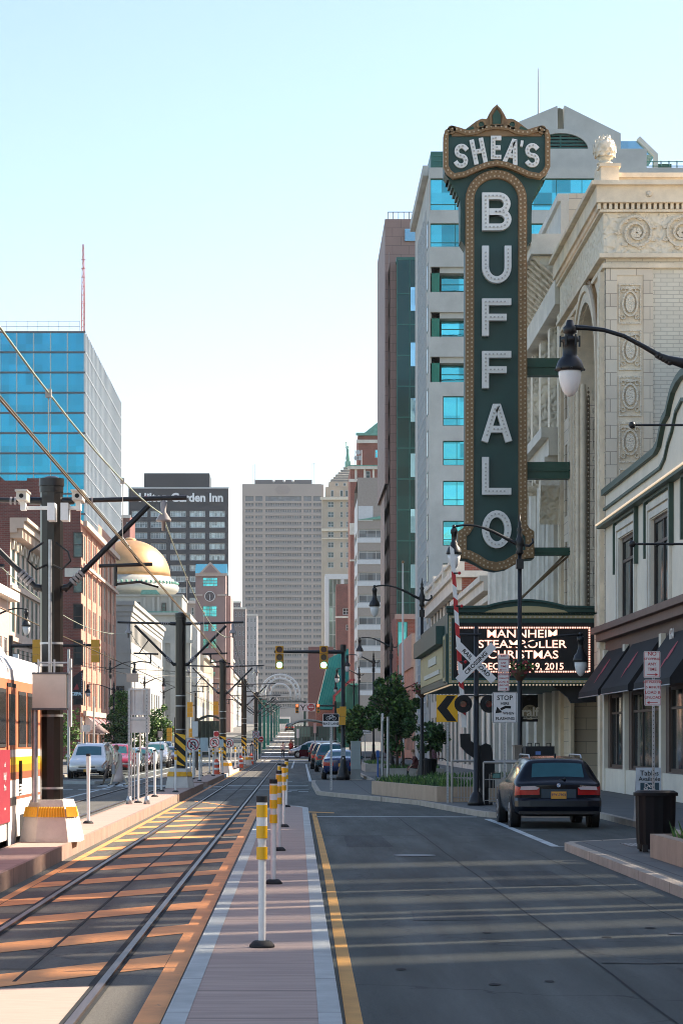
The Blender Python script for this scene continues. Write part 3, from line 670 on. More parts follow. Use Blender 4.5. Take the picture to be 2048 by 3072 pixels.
m=MB().use(cream_relief)
for i in range(34): y=95.8+i*.93; m.prism([(BX-1.1,CH-2.42),(BX+.2,CH-2.42),(BX+.2,CH-3.4),(BX-.1,CH-3.3)],y,y+.42,'Y')
m.build('brackets',None,cb)
m=MB().use(white_stone); m.box(BX-.02,BX+.5,95.45,127,CH-1.6,CH-.3); m.build('parapet',None,cb)
for z in (19.8,16.6):   # heavy console at the near corner
    pass
m=MB().use(cream_relief); m.prism([(95.5,10.6),(95.5,12.0),(94.9,12.3),(94.6,11.9),(94.9,11.2),(95.1,10.4)],BX-.9,BX-.1,'X'); m.build('console',None,cb)
m=MB().use(ashlar); m.quad((BX+.3,95.44,0),(27,95.44,0),(27,95.44,CH),(BX+.3,95.44,CH)); m.build('end_wall',None,cb)
shell(cb,BX+.3,27,95.45,127,0,CH-.5,white_stone,skip=('S','W'))

# low shops beyond it
lb=thing('shop_building','low white classical shop with cornice just beyond the columned building','building',(BX,128,0))
ops=grid_ops(1.2,4,2.4,6,.4,5,3.6,2)
facade(lb,(BX,151.9,0),(0,-1),24.8,10.7,ops,white_stone,dark_glass,black_frame,.08,2,1)
shell(lb,BX,27,127.1,151.9,0,10.7,white_stone,skip=('W',))
for z0,z1,pr in ((4.4,4.8,.2),(9.3,9.6,.35),(9.8,10.3,.6),(10.3,10.6,.8)): B(BX-pr,BX-.003,127.2,151.9,z0,z1).build('cornice',white_stone,lb)
lb=thing('bank_building','pale corner building with balustrade and brick end wall beside the grey office block','building',(BX,152,0))
redbrick=brickmat('red_brick',(.30,.085,.055),(.22,.065,.045),(.28,.22,.18),.4,.14,.012,.85,.16)
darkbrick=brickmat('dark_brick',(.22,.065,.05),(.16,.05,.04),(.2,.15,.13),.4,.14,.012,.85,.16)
warmbrick=brickmat('warm_brick',(.56,.28,.20),(.48,.23,.165),(.38,.27,.2),.4,.14,.012,.85,.12)
ops=grid_ops(1.2,4,2.4,8,.4,4.4,3.2,3)
facade(lb,(BX,187,0),(0,-1),34.9,13.2,ops,white_stone,dark_glass,black_frame,.08,2,1)
shell(lb,BX,27,152.1,187,0,13.2,redbrick,skip=('W',))
m=MB().use(white_stone); m.box(BX-.5,BX-.003,152.1,187,11.4,12.2); m.box(BX-.7,27,151.6,152.09,12.2,12.6); m.box(BX-.7,BX-.003,152.1,187,12.2,12.6); m.build('cornice',None,lb)
m=MB().use(white_stone)
for i in range(30): m.lathe([(.1,0),(.16,.25),(.07,.6),(.12,.8)],(BX-.2,152.3+i*1.15,12.6),6)
m.box(BX-.45,BX+.1,152,187,13.4,13.6)
for i in range(4): m.box(BX-.5,BX+.15,152+i*11.5,153.2+i*11.5,12.6,13.85)
m.build('balustrade',None,lb)

# ---------- grey office with cyan windows ----------
greyc=mat('grey_precast',(.52,.53,.49),.85,var=.12,vscale=.4,bump=.1,bscale=8)
ob=thing('office_tower','pale grey concrete office tower with cyan windows behind the vertical sign','building',(BX,189,0))
OH=47.0; fl=3.32
ops=[]; W=42
def ux(sx,d=189): return (sx-CX)/F*d-BX
ux0=BX
topw=[]; mid=[]; 
zt=lambda sy,d=189: WZ(sy,d)
rows=[(1188,1277),(1322,1396),(1442,1517),(1562,1637),(1690,1765)]
cols=[ux(1328),ux(1392)]
pitch=2.9
for a,b in rows:
    for i in range(7): u=cols[0]+i*pitch; ops.append((u,u+2.2,zt(b),zt(a)))
for z in (10,6.2): 
    for i in range(7): u=cols[0]+i*pitch; ops.append((u,u+2.2,z,z+2))
for (a,b) in ((1070,1146),(936,1010),(800,876)): ops.append((ux(1290),24,zt(b),zt(a)))
for (a,b) in ((669,740),(534,630)): ops.append((ux(1290),24,zt(b),zt(a)))
facade(ob,(BX,189,0),(1,0),24.5,OH,[o for o in ops if o[1]-o[0]<5],greyc,teal_glass,teal_frame,.25,2,1,.08,split=.28) if False else None
m=MB().use(greyc); wall(m,(BX,189,0),(1,0),24.5,OH,ops,.35); m.build('wall',None,ob)
windows(ob,(BX,189,0),(1,0),[o for o in ops if o[1]-o[0]<5],teal_glass,teal_frame,.3,2,1,.07,split=.25)
for o in ops:
    if o[1]-o[0]>5:
        dp=1.5 if o[3]<zt(790) else .35
        windows(ob,(BX,189,0),(1,0),[(o[0]+(.9 if dp>1 else 0),24,o[2],o[3]-(.45 if dp>1 else 0))],teal_glass,teal_frame,dp,12,1,.07,split=.2)
        if dp>1:
            B(BX+o[0]+.12,BX+o[0]+.75,189.3,189.9,o[2]+.002,o[3]-.002).build('green_column',mat('column_green',(.01,.20,.13),.5),ob)
            m=MB().use(greyc); m.box(BX+o[0],BX+24,189.3,190.6,o[3]-.45,o[3]-.003); m.build('soffit',None,ob)
            m=MB().use(teal_frame); m.cyl((BX+o[0]+.9,189.2,o[2]+.6),(BX+24,189.2,o[2]+.6),.04,seg=6); m.build('balcony_rail',None,ob)
# street side: curtain wall with small mullions
curtain=glassmat('blue_curtain_glass',(.28,.50,.62),.05,.8,(1.1,1.66),.3)
m=MB().use(greyc); m.quad((BX,211,0),(BX,205.9,0),(BX,205.9,OH),(BX,211,OH)); m.quad((BX,193,0),(BX,189,0),(BX,189,OH),(BX,193,OH)); m.quad((BX,205.9,44.5),(BX,193,44.5),(BX,193,OH),(BX,205.9,OH)); m.build('street_wall',None,ob)
m=MB().use(curtain); m.quad((BX+.1,205.9,0),(BX+.1,193,0),(BX+.1,193,44.5),(BX+.1,205.9,44.5)); m.use(white_frame)
for i in range(13): y=193+i*1.075; m.box(BX-.06,BX+.09,y-.05,y+.05,0,44.5)
for i in range(54): z=i*.83; m.box(BX-.04,BX+.085,193,205.9,z-.04,z+.04)
m.build('curtain_wall',None,ob)
m=MB().use(greyc)
for i in range(4): m.box(BX-.45,BX-.01,190,211,46.6-i*9.5,47.4-i*9.5) if i in (0,) else None
m.build('street_cornice',None,ob)
sw=[(1.0,2.6,z,z+2.1) for z in [4.5+i*fl for i in range(12)]]
windows(ob,(BX-.02,193,0),(0,-1),sw,dark_glass,teal_frame,0,1,1,.07)
shell(ob,BX,BX+24.5,189,211,0,OH,greyc,skip=('S','W'))
# attic storeys with the big gable
ad=196
def ax(sx): return WX(sx,ad)
def az(sy): return WZ(sy,ad)
m=MB().use(greyc); wall(m,(ax(1560),ad,az(640)),(1,0),ax(1938)-ax(1560),az(446)-az(640),[(.4,ax(1765)-ax(1560),az(561)-az(640),az(513)-az(640)),(ax(1860)-ax(1560),ax(1903)-ax(1560),az(561)-az(640),az(512)-az(640))],.3); m.build('attic_wall',None,ob)
windows(ob,(ax(1560),ad,az(640)),(1,0),[(.4,ax(1765)-ax(1560),az(561)-az(640),az(513)-az(640)),(ax(1860)-ax(1560),ax(1903)-ax(1560),az(561)-az(640),az(512)-az(640))],teal_glass,teal_frame,.28,5,1,.08)
m=MB().use(greyc)
zb=az(446); 
outer=[(ax(1533),zb),(ax(1533),az(372)),(ax(1672),az(314)),(ax(1673),az(390)),(ax(1692),az(390)),(ax(1693),az(313)),(ax(1862),az(397)),(ax(1862),zb)]
# gable with an arched louvre opening: build as left and right halves round the arch
ac=(ax(1682),zb); ra=ax(1770)-ax(1682)
arc=[(ac[0]+ra*math.cos(math.pi*t/16),ac[1]+ra*.62*math.sin(math.pi*t/16)) for t in range(17)]
left=[(ax(1533),zb),(ax(1533),az(372)),(ax(1672),az(314)),(ax(1673),az(385)),(ac[0],az(385))]+[arc[i] for i in range(8,17)]
right=[(ac[0],az(385)),(ax(1692),az(385)),(ax(1693),az(313)),(ax(1862),az(397)),(ax(1862),zb)]+[arc[i] for i in range(0,9)]
m.prism(left,ad+.3,ad+1.3); m.prism(right,ad+.3,ad+1.3); m.build('gable_wall',None,ob)
m=MB().use(greyc); m.stroke([(x,z) for x,z in arc],.35,ad+.1,ad+.31); 
for sx0,sy0,sx1,sy1 in ((1560,412,1598,372),(1600,398,1628,352),(1640,385,1652,330),(1712,385,1722,334),(1738,392,1765,350),(1762,405,1810,372)):
    pass
m.build('arch_trim',None,ob)
m=MB().use(teal_frame)
for i in range(7): z=zb+.1+i*.27; w=ra*math.sqrt(max(0,1-((z-zb)/(ra*.62))**2)); m.box(ac[0]-w,ac[0]+w,ad+.5,ad+.62,z,z+.16)
m.box(ac[0]-.06,ac[0]+.06,ad+.45,ad+.6,zb,zb+1.3); m.build('louvre',None,ob)
m=MB().use(black_matte); m.prism(arc,ad+.8,ad+.85); m.build('louvre_backing',None,ob)
m=MB().use(greyc); m.quad((ax(1533),ad+1.3,az(372)),(ax(1682),ad+1.3,az(310)),(ax(1682),212,az(310)),(ax(1533),212,az(372))); m.quad((ax(1862),ad+1.3,az(397)),(ax(1862),212,az(397)),(ax(1682),212,az(310)),(ax(1682),ad+1.3,az(310))); m.box(ax(1560),ax(1938),ad+.35,212,az(640),az(446)-.02); m.build('attic_block',None,ob)
m=MB().use(curtain); m.prism([(ax(1862),az(446)),(ax(1862),az(405)),(ax(1930),az(405)),(ax(1975),az(446))],ad+2,ad+6); m.build('skylight',None,ob)
m=MB().use(greyc); m.stroke([(ax(1922),az(398)),(ax(1975),az(450)),(ax(1975),az(500))],.35,ad+1.6,ad+2); m.box(ax(1930),ax(2120),ad+1,212,az(580),az(512)); m.build('stair_head',None,ob)
m=MB().use(teal_frame)
for k in range(3): m.cyl((ax(1937),ad+.7,az(505-13*k)),(ax(2110),ad+.7,az(505-13*k)),.04,seg=5)
for k in range(8): m.cyl((ax(1937+k*24),ad+.7,az(512)),(ax(1937+k*24),ad+.7,az(476)),.05,seg=5)
m.use(bronze_green).box(ax(1980),ax(2030),ad+3,ad+8,az(512),az(465)); m.build('roof_railing',None,ob)
m=MB().use(steel); m.cyl((ax(1621),ad+2,az(370)),(ax(1621),ad+2,az(185)),.09,.03,6); m.build('antenna_mast',None,ob)
m=MB().use(teal_frame); m.box(BX+.3,BX+4,192,200,OH,OH+2.0)
for k in range(3): m.cyl((BX+.4,190.3,OH+.4+k*.4),(BX+5,190.3,OH+.4+k*.4),.04,seg=5)
m.build('plant_screen',None,ob)

# ---------- brown tower with teal glass bay ----------
browng=brickmat('brown_granite',(.31,.205,.175),(.285,.19,.165),(.13,.09,.08),1.9,1.0,.02,.6,.08,.1)
tealdark=glassmat('dark_teal_glass',(.008,.05,.05),.12,.5,(2.2,3.2),.3)
bt=thing('granite_tower','tall brown granite tower with a dark teal glass corner','building',(BX,266,0))
BH=61
ops=[(2.2,3.5,3+i*3.7,5.0+i*3.7) for i in range(15)]+[(4.4,5.7,3+i*3.7,5.0+i*3.7) for i in range(15)]+[(9,10.3,3+i*3.7,5+i*3.7) for i in range(15)]+[(12,13.3,3+i*3.7,5+i*3.7) for i in range(15)]
facade(bt,(BX,283,0),(0,-1),16.5,BH-6,ops,browng,curtain,white_frame,.02,1,1,.04)
m=MB().use(browng); m.quad((BX,266.5,0),(BX+12,266.5,0),(BX+12,266.5,BH-6),(BX,266.5,BH-6)); m.build('end_wall',None,bt)
shell(bt,BX,BX+12,266.5,296,0,BH-6,browng,skip=('S',))
shell(bt,BX-.35,BX+12,272,297,BH-30,BH,browng)
ops=[(.5,2,8+i*3.7,10.3+i*3.7) for i in range(6)]
m=MB().use(curtain); m.box(WX(1214,271.9),WX(1250,271.9),271.7,271.99,WZ(724,272),WZ(688,272)); m.build('window',None,bt)
tb0=WX(1190,264); tz=WZ(780,264)
m=MB().use(tealdark); m.box(tb0,tb0+7,264,266.4,0,tz-.02); m.use(teal_frame)
for i in range(16): z=i*3.4; m.box(tb0-.03,tb0+7.05,263.94,264-.002,z,z+.12)
m.box(tb0+1.35,tb0+1.45,263.95,263.998,0,tz); m.box(tb0-.02,tb0+.06,263.93,263.999,0,tz); m.box(tb0-.05,tb0+7.05,263.9,266.45,tz,tz+.3); m.build('glass_bay',None,bt)
for i in range(6): B(tb0+1.5,tb0+2.9,263.9,263.93,tz-5.6-i*6.1,tz-3.0-i*6.1).build('bright_window',curtain,bt)
m=MB().use(dark_steel)
for k in range(14): m.cyl((BX+k*.6,272.5,BH),(BX+k*.6,272.5,BH+.9),.04,seg=5)
m.cyl((BX,272.5,BH+.9),(BX+8,272.5,BH+.9),.05,seg=5); m.build('roof_railing',None,bt)

# low storefronts between
pinkc=mat('pink_concrete',(.42,.30,.26),.8,var=.1)
ls=thing('storefront_building','low red brick storefront with tall teal windows and pale parapet below the brown tower','building',(BX,250,0))
z=WZ(1845,250)
m=MB().use(redbrick); wall(m,(BX,250,0),(1,0),14,z,[(.15,.15+WX(1207,250)-WX(1178,250)+.0,z-4.3,z-.7),(.15,1.15,z-9,z-5.2)],.2); m.build('wall',None,ls); windows(ls,(BX,250,0),(1,0),[(.15,1.16,z-4.3,z-.7),(.15,1.15,z-9,z-5.2)],teal_glass,teal_frame,.18,1,1,.05)
shell(ls,BX,BX+14,250,262,0,z,redbrick,skip=('S',)); B(BX-.15,BX+14,249.8,249.99,z-.45,z+.1).build('parapet_band',pinkc,ls)
ls=thing('pink_storefront','two storey storefront of orange brick piers and pink concrete beside the grey office','building',(BX,214,0))
z=WZ(1900,214); ops=[(i*2.4+.6,i*2.4+1.9,1,6.6) for i in range(10)]
facade(ls,(BX,240,0),(0,-1),26,z,ops,warmbrick,teal_glass,teal_frame,.06,1,3,.06); shell(ls,BX,BX+14,214,240,0,z,pinkc,skip=('W',))
B(BX-.2,BX-.003,214,240,z-3,z).build('fascia',pinkc,ls)
fp=thing('flagpole','slim white flagpole with a gold ball beside the brown tower','flagpole',(WX(1208,240),210,0))
m=MB().use(white_paint); x=WX(1208,210); m.cyl((x,210,9),(x,210,WZ(1690,210)),.10,.06,8); m.cyl((x,210,0.13),(x,210,9),.12,.10,8); m.use(gold).ball((x,210,WZ(1686,210)),.14); m.build('pole',None,fp)
# ---------- striped office, brick towers, stepped tower, far right ----------
so=thing('striped_office','striped office block of white and tan bands with dark ribbon windows','building',(BX,404,0))
D4=404; x0=WX(1072,D4); z1=WZ(1433,D4)
tanb=mat('tan_panel',(.36,.31,.27),.8,var=.08); whiteb=mat('white_panel',(.62,.63,.63),.6,var=.05)
rowpx=[1587,1652,1717,1782,1848,1912,1978,2045]
ops=[(.2,7.6,WZ(sy+26,D4),WZ(sy,D4)) for sy in rowpx]
W=10
m=MB().use(tanb); wall(m,(x0,D4,0),(1,0),W,z1,ops,.3); m.build('wall',None,so)
windows(so,(x0,D4,0),(1,0),ops,grey_glass,white_frame,.28,5,1,.1,split=.82)
for sy in rowpx: B(x0-.0,x0+W,D4-.12,D4-.004,WZ(sy+41,D4),WZ(sy+27,D4)).build('white_band',whiteb,so)
sideops=[(2,18,o[2],o[3]) for o in ops]
m=MB().use(whiteb); wall(m,(x0,D4+22,0),(0,-1),22,z1-3.4,sideops,.3); m.build('side_wall',None,so)
windows(so,(x0,D4+22,0),(0,-1),sideops,grey_glass,white_frame,.28,6,1,.1)
shell(so,x0,x0+W,D4,D4+22,0,z1,tanb,skip=('S','W'))
m=MB().use(whiteb); m.box(x0+.1,x0+2.6,D4-.1,D4-.005,WZ(1563,D4),WZ(1518,D4)); m.use(copper_green); m.prism([(x0,WZ(1560,D4)),(x0+5,WZ(1545,D4)),(x0+5,WZ(1558,D4))],D4-.3,D4-.11); m.build('terrace',None,so)

tb=thing('brick_tower','red brick tower with pale quoins and green copper cornice above the striped office','building',(11,465,0))
d=465
def bxx(sx): return WX(sx,d)
def bzz(sy): return WZ(sy,d)
x0,x1=bxx(1050),bxx(1145)
ops=[(bxx(a)-x0,bxx(b)-x0,bzz(1437),bzz(1412)) for a,b in ((1097,1110),(1134,1143))]+[(bxx(1097)-x0,bxx(1110)-x0,z,z+2) for z in (10,14,18,22,26,30,34,38,42,46)]
facade(tb,(x0,d,0),(1,0),x1-x0,bzz(1404),ops,redbrick,dark_glass,white_frame,.25,1,2,.12); shell(tb,x0,x1,d,d+18,0,bzz(1404),redbrick,skip=('S',))
m=MB().use(white_stone); m.box(x0-.5,x1,d-.5,d-.01,bzz(1408),bzz(1399)); m.box(x0-.25,x1,d-.2,d-.012,bzz(1446),bzz(1437))
for s in (0,1,2): m.box(x0+.9+s*1.7,x0+1.3+s*1.7,d-.1,d-.008,bzz(1437),bzz(1408))
m.build('stone_trim',None,tb)
for zz in (1600,1680): B(x0-.12,x0+1.1,d-.3,d-.013,bzz(zz+4),bzz(zz-30 if zz==1600 else zz-1)).build('stone_block',white_stone,tb)
m=MB().use(copper_green); m.box(x0-.6,x1,d-.6,d-.02,bzz(1399),bzz(1396)); m.build('copper_cornice',None,tb)
# upper stage
x2=bxx(1075); ops2=[(bxx(1126)-x2,bxx(1142)-x2,.5+(bzz(1375)-bzz(1400)),bzz(1342)-bzz(1400))]
facade(tb,(x2,d+4,bzz(1399)),(1,0),x1-x2,bzz(1297)-bzz(1399),ops2,redbrick,teal_glass,white_frame,.2,1,2,.12,name='upper_wall'); shell(tb,x2,x1,d+4,d+16,bzz(1399),bzz(1297),redbrick,skip=('S',))
m=MB().use(white_stone); m.box(x2-.3,x1,d+3.6,d+3.99,bzz(1322),bzz(1312)); m.build('upper_band',None,tb)
m=MB().use(copper_green); m.box(x2-.4,x1,d+3.4,d+3.98,bzz(1299),bzz(1291)); m.prism([(x2+1.2,bzz(1291)),(x1,bzz(1250)),(x1,bzz(1291))],d+4,d+14); m.build('copper_roof',None,tb)
m=MB().use(steel)
for i,(sx,sy) in enumerate(((1074,1357),(1068,1374),(1078,1374))): m.cyl((bxx(sx),d-.3,bzz(sy)),(bxx(sx),d+.1,bzz(sy)),.45,seg=14)
m.cyl((bxx(1066),d+.2,bzz(1399)),(bxx(1066),d+.2,bzz(1350)),.1,seg=5); m.cyl((bxx(1084),d+.2,bzz(1399)),(bxx(1084),d+.2,bzz(1350)),.1,seg=5); m.build('dish_antennas',None,tb)

lt=thing('stepped_tower','tan stone tower with stepped pyramid top and green statue','building',(9.4,850,gz(850)))
d=850
def X8(sx): return WX(sx,d)
def Z8(sy): return WZ(sy,d)
tan=mat('tan_stone',(.50,.41,.31),.85,var=.12,vscale=.2); greys=mat('roof_steps',(.22,.22,.21),.8,var=.15)
x0,x1=X8(966),X8(1056)
ops=[]
for sy in (1505,1535,1564,1595,1626,1656,1686): 
    ops.append((X8(983)-x0,X8(1001)-x0,Z8(sy+17),Z8(sy)))
    for a,b in ((1020,1028),(1037,1045)): ops.append((X8(a)-x0,X8(b)-x0,Z8(sy+17),Z8(sy)))
facade(lt,(x0,d,0),(1,0),x1-x0,Z8(1495),ops,tan,dark_glass,white_frame,.3,2,2,.15); shell(lt,x0,x1,d,d+26,0,Z8(1495),tan,skip=('S',))
m=MB().use(cream_relief); m.box(X8(960),x1,d-1.2,d-.01,Z8(1500),Z8(1492)); m.box(x0-.3,x1,d-.6,d-.02,Z8(1594),Z8(1586)); m.box(x0-.2,x1,d-.4,d-.03,Z8(1618),Z8(1614)); m.build('cornice',None,lt)
m=MB().use(tan); m.box(X8(977),x1,d+3,d+24,Z8(1495),Z8(1458)); m.box(X8(987),x1,d+5,d+22,Z8(1458),Z8(1440)); m.build('upper_stage',None,lt)
windows(lt,(X8(977),d+2.9,Z8(1495)),(1,0),[(X8(a)-X8(977),X8(a+9)-X8(977),.8,3.2) for a in (992,1020,1036)],dark_glass,white_frame,0,1,1,.15)
windows(lt,(X8(987),d+4.9,Z8(1458)),(1,0),[(X8(a)-X8(987),X8(a+9)-X8(987),.5,1.6) for a in (1006,1030)],dark_glass,white_frame,0,1,1,.15)
m=MB().use(greys)
for i in range(6):
    a=X8(993+i*7.5); m.box(a+.3,X8(1056+ (0))+ (5-i)*.9,d+6+i*1.3,d+21-i*1.3,Z8(1440-i*8.4),Z8(1440-(i+1)*8.4)-.2); m.use(cream_stone if False else greys); 
m.build('stepped_roof',None,lt)
m=MB().use(white_stone)
for i in range(6): a=X8(993+i*7.5); m.box(a,X8(1056)+(5-i)*.9+.3,d+5.8+i*1.3,d+21.2-i*1.3,Z8(1440-(i+1)*8.4)-.2,Z8(1440-(i+1)*8.4))
m.build('step_edges',None,lt)
m=MB().use(copper_green); xc=X8(1045); m.box(xc-1,xc+1,d+11,d+13,Z8(1390),Z8(1373)); m.lathe([(.55,0),(.75,1.2),(.5,3),(.62,4.2),(.3,4.9)],(xc,d+12,Z8(1373)),10); m.ball((xc,d+12,Z8(1373)+5.3),.42); m.tube([(xc-.3,d+12,Z8(1373)+4.3),(xc-.75,d+12,Z8(1373)+5.4),(xc-.6,d+12,Z8(1373)+6.7)],.16); m.ball((xc-.6,d+12,Z8(1373)+6.9),.25); m.build('statue',None,lt)

wf=thing('glass_front_building','narrow white framed building with a glass front below the stepped tower','building',(7.2,560,gz(560)))
d=560; x0,x1=WX(975,d),WX(1050,d); zt_=WZ(1722,d)
ops=[(WX(986,d)-x0,WX(1023,d)-x0,4,WZ(1737,d)),(WX(1031,d)-x0,WX(1048,d)-x0,WZ(1800,d),WZ(1737,d))]
facade(wf,(x0,d,0),(1,0),x1-x0,zt_,ops,whiteb,glassmat('greenish_glass',(.22,.32,.30),.08,.6,(1.5,3.3),.5),white_frame,.3,3,11,.08); shell(wf,x0,x1,d,d+14,0,zt_,whiteb,skip=('S',))
rb=thing('brick_annex','plain dark red brick block with a few windows in front of the white framed building','building',(9,540,gz(540)))
d=535; x0,x1=WX(1009,d),WX(1056,d); 
ops=[(WX(1028,d)-x0,WX(1047,d)-x0,WZ(1844,d),WZ(1824,d)),(WX(1037,d)-x0,WX(1047,d)-x0,WZ(1891,d),WZ(1874,d))]
facade(rb,(x0,d,0),(1,0),x1-x0,WZ(1752,d),ops,darkbrick,dark_glass,white_frame,.3,2,2,.1); shell(rb,x0,x1,d,d+12,0,WZ(1752,d),darkbrick,skip=('S',)); B(x0-.3,x1,d-.3,d-.01,WZ(1854,d),WZ(1849,d)).build('string_course',white_stone,rb)
pb=thing('pink_block','low plum coloured block at the foot of the towers beside the sloped teal roof','building',(3,430,gz(430)))
d=430; x0,x1=WX(925,d),WX(1000,d); shell(pb,x0,x1,d,d+20,0,WZ(1940,d),mat('plum_wall',(.22,.11,.10),.8,var=.1)); 

# teal sloping glass hall with red frame
gh=thing('glass_hall','sloping teal glass hall with a red steel frame','building',(WX(955,330),330,.8))
d=330
def X3(sx): return WX(sx,d)
def Z3(sy): return WZ(sy,d)
teal_roof=glassmat('teal_roof_glass',(.01,.20,.22),.15,.6,(2.0,2.0),.3)
m=MB().use(teal_roof); m.prism([(X3(955),Z3(2105)),(X3(987),Z3(1975)),(X3(1045),Z3(1945)),(X3(1047),Z3(2040)),(X3(1010),Z3(2080)),(X3(998),Z3(2128)),(X3(955),Z3(2128))],d,d+18); m.build('sloped_roof',None,gh)
m=MB().use(mat('red_frame',(.34,.035,.04),.5)); m.stroke([(X3(1002),Z3(2180)),(X3(1002),Z3(2088)),(X3(1052),Z3(2040)),(X3(1064),Z3(2040))],.32,d-.6,d-.1); m.build('red_frame',None,gh)
m=MB().use(teal_frame)
for t in range(6): m.stroke([(X3(957+t*7),Z3(2126)),(X3(995+t*9),Z3(1972-t*4))],.05,d-.06,d-.005)
m.build('roof_ribs',None,gh)
m=MB().use(glassmat('lobby_glass',(.08,.32,.26),.1,.6,(1.8,2.4),.6)); m.box(X3(1005),X3(1075),d+1,d+16,0,Z3(2050)); m.build('lobby_glazing',None,gh)
m=MB().use(redbrick); m.box(X3(950),X3(1000),d+.2,d+16,0,Z3(2130)); m.build('base_wall',None,gh)

# ---------- the big tower closing the street ----------
bt2=thing('skyscraper','broad tan concrete skyscraper closing the end of the street','building',(-20,1250,gz(1250)))
d=1250
def X5(sx): return WX(sx,d)
def Z5(sy): return WZ(sy,d)
tt=mat('tower_concrete',(.42,.345,.295),.85,var=.06,vscale=.05)
tg=glassmat('tower_glass',(.13,.145,.165),.25,.35,(1.35,3.2),.3)
x0,x1=X5(727),X5(964); cols5=[(736,761),(766,788),(796,904),(911,934),(939,963)]
rws=[1509+i*18.85 for i in range(33)]
ops=[(X5(a)-x0,X5(b)-x0,Z5(r+12),Z5(r)) for r in rws for a,b in cols5]
ops+=[(X5(a)-x0,X5(b)-x0,Z5(1503),Z5(1488)) for a,b in cols5]
m=MB().use(tt); wall(m,(x0,d,0),(1,0),x1-x0,Z5(1452),ops,1.2); m.build('wall',None,bt2)
windows(bt2,(x0,d,0),(1,0),ops,tg,tt,1.0,1,1,.02)
m=MB().use(mat('tower_spandrel',(.30,.27,.25),.8)); 
for (a,b,c,e) in ops[:-5]: m.box(x0+a+.02,x0+b-.02,d+.3,d+.9,c+.02,c+.75)
o=m.build('balcony_spandrels',None,bt2)
m=MB().use(tt)
for (a,b,c,e) in ops[:-5]:
    n=max(3,int((b-a)/1.25))
    for i in range(1,n): u=a+(b-a)*i/n; m.box(x0+u-.12,x0+u+.12,d+.55,d+.98,c+.76,e-.02)
m.build('mullions',None,bt2)
shell(bt2,x0,x1,d,d+40,0,Z5(1452),tt,skip=('S',)); B(x1,X5(970),d+1,d+39,0,Z5(1452)-.1).build('corner_return',tt,bt2)
m=MB().use(mat('tower_emblem',(.36,.29,.25),.8)); cx_,cz_=X5(848),Z5(1469); m.prism([(cx_-4.2,cz_),(cx_-2.6,cz_+2.2),(cx_+2.6,cz_+2.2),(cx_+4.2,cz_),(cx_+2.6,cz_-2.2),(cx_-2.6,cz_-2.2)],d-.3,d-.01); m.build('emblem_panel',None,bt2)
m=MB().use(dark_steel); m.box(X5(764),X5(936),d+8,d+30,Z5(1452),Z5(1434)); m.build('penthouse',None,bt2)
m=MB().use(steel)
for sx,top in ((760,1386),(938,1383)):
    xx=X5(sx); zt2=Z5(top); zb2=Z5(1452)
    for o_ in (-.6,.6): m.cyl((xx+o_,d+10,zb2),(xx+o_,d+10,zt2),.13,seg=4)
    for k in range(9): z_=zb2+(zt2-zb2)*k/9; m.cyl((xx-.6,d+10,z_),(xx+.6,d+10,z_+1.3),.08,seg=4)
m.cyl((X5(930),d+10,Z5(1386)),(X5(947),d+10,Z5(1384)),.12,seg=4); m.build('lattice_masts',None,bt2)
m=MB().use(white_paint)
for sx in (820,852,878): m.ball((X5(sx),d+8,Z5(1438)),.8)
m.build('roof_dishes',None,bt2)

# white arch over the station
ar=thing('station_arch','white double steel arch rising over the far station','arch',(WX(840,420),420,gz(420)))
d=420; m=MB().use(mat('arch_white',(.85,.84,.82),.4)); xc=WX(840.5,d); zs=WZ(2082,d); zb=WZ(2102,d)
def ar_pts(r): return [(xc+r,zb),(xc+r,zs)]+[(xc+r*math.cos(math.pi*i/22),zs+r*math.sin(math.pi*i/22)) for i in range(1,22)]+[(xc-r,zs),(xc-r,zb)]
k=d/F
for r,w in ((58*k,.19),(46.5*k,.18),(30*k,.19)): m.tube([(a,d,b) for a,b in ar_pts(r)],w,8)
for i in range(11):
    a=math.pi*i/10; m.stroke([(xc+47*k*math.cos(a),zs+47*k*math.sin(a)),(xc+57.5*k*math.cos(a),zs+57.5*k*math.sin(a))],.22,d-.1,d+.1)
m.build('arch_rings',None,ar)
m=MB().use(mat('arch_beam',(.12,.13,.12),.6)); m.box(xc-4.2,xc+4.6,d-.4,d+.4,zb-.3,zb); m.build('arch_beam',None,ar)
for sx in (-4.3,4.3): B(xc+sx-.2,xc+sx+.2,d-.2,d+.2,gz(d),zb-.3).build('post',bronze_green,ar)

# ---------- left: cream building, low building, brick block ----------
LX=-20.
cream_paint=mat('cream_paint',(.55,.42,.33),.75,var=.08,vscale=.8)
cr=thing('cream_building','cream building with arched windows and bracketed cornice behind the camera pole','building',(LX,169,0))
ops=[(1.2+i*3.05,2.9+i*3.05,z,z+h) for i in range(7) for z,h in ((1,3.2),(5.6,2.9),(9.6,2.9),(13.1,2.6))]
facade(cr,(LX,169,0),(0,1),23,17.4,ops,cream_paint,dull_glass,teal_frame,.07,2,2,.10)
shell(cr,LX-18,LX,169,192,0,17.4,darkbrick,skip=('E',))
for z0,z1,pr in ((4.7,5.0,.3),(8.9,9.2,.25),(12.6,12.8,.2),(16.5,16.8,.5),(16.8,17.3,1.0),(17.3,17.55,1.25)): B(LX+.004,LX+pr,168.8,192,z0,z1).build('cornice',cream_paint,cr)
m=MB().use(cream_paint)
for i in range(26): m.box(LX+.004,LX+.85,169.1+i*.88,169.45+i*.88,16.15,16.79)
m.build('brackets',None,cr)
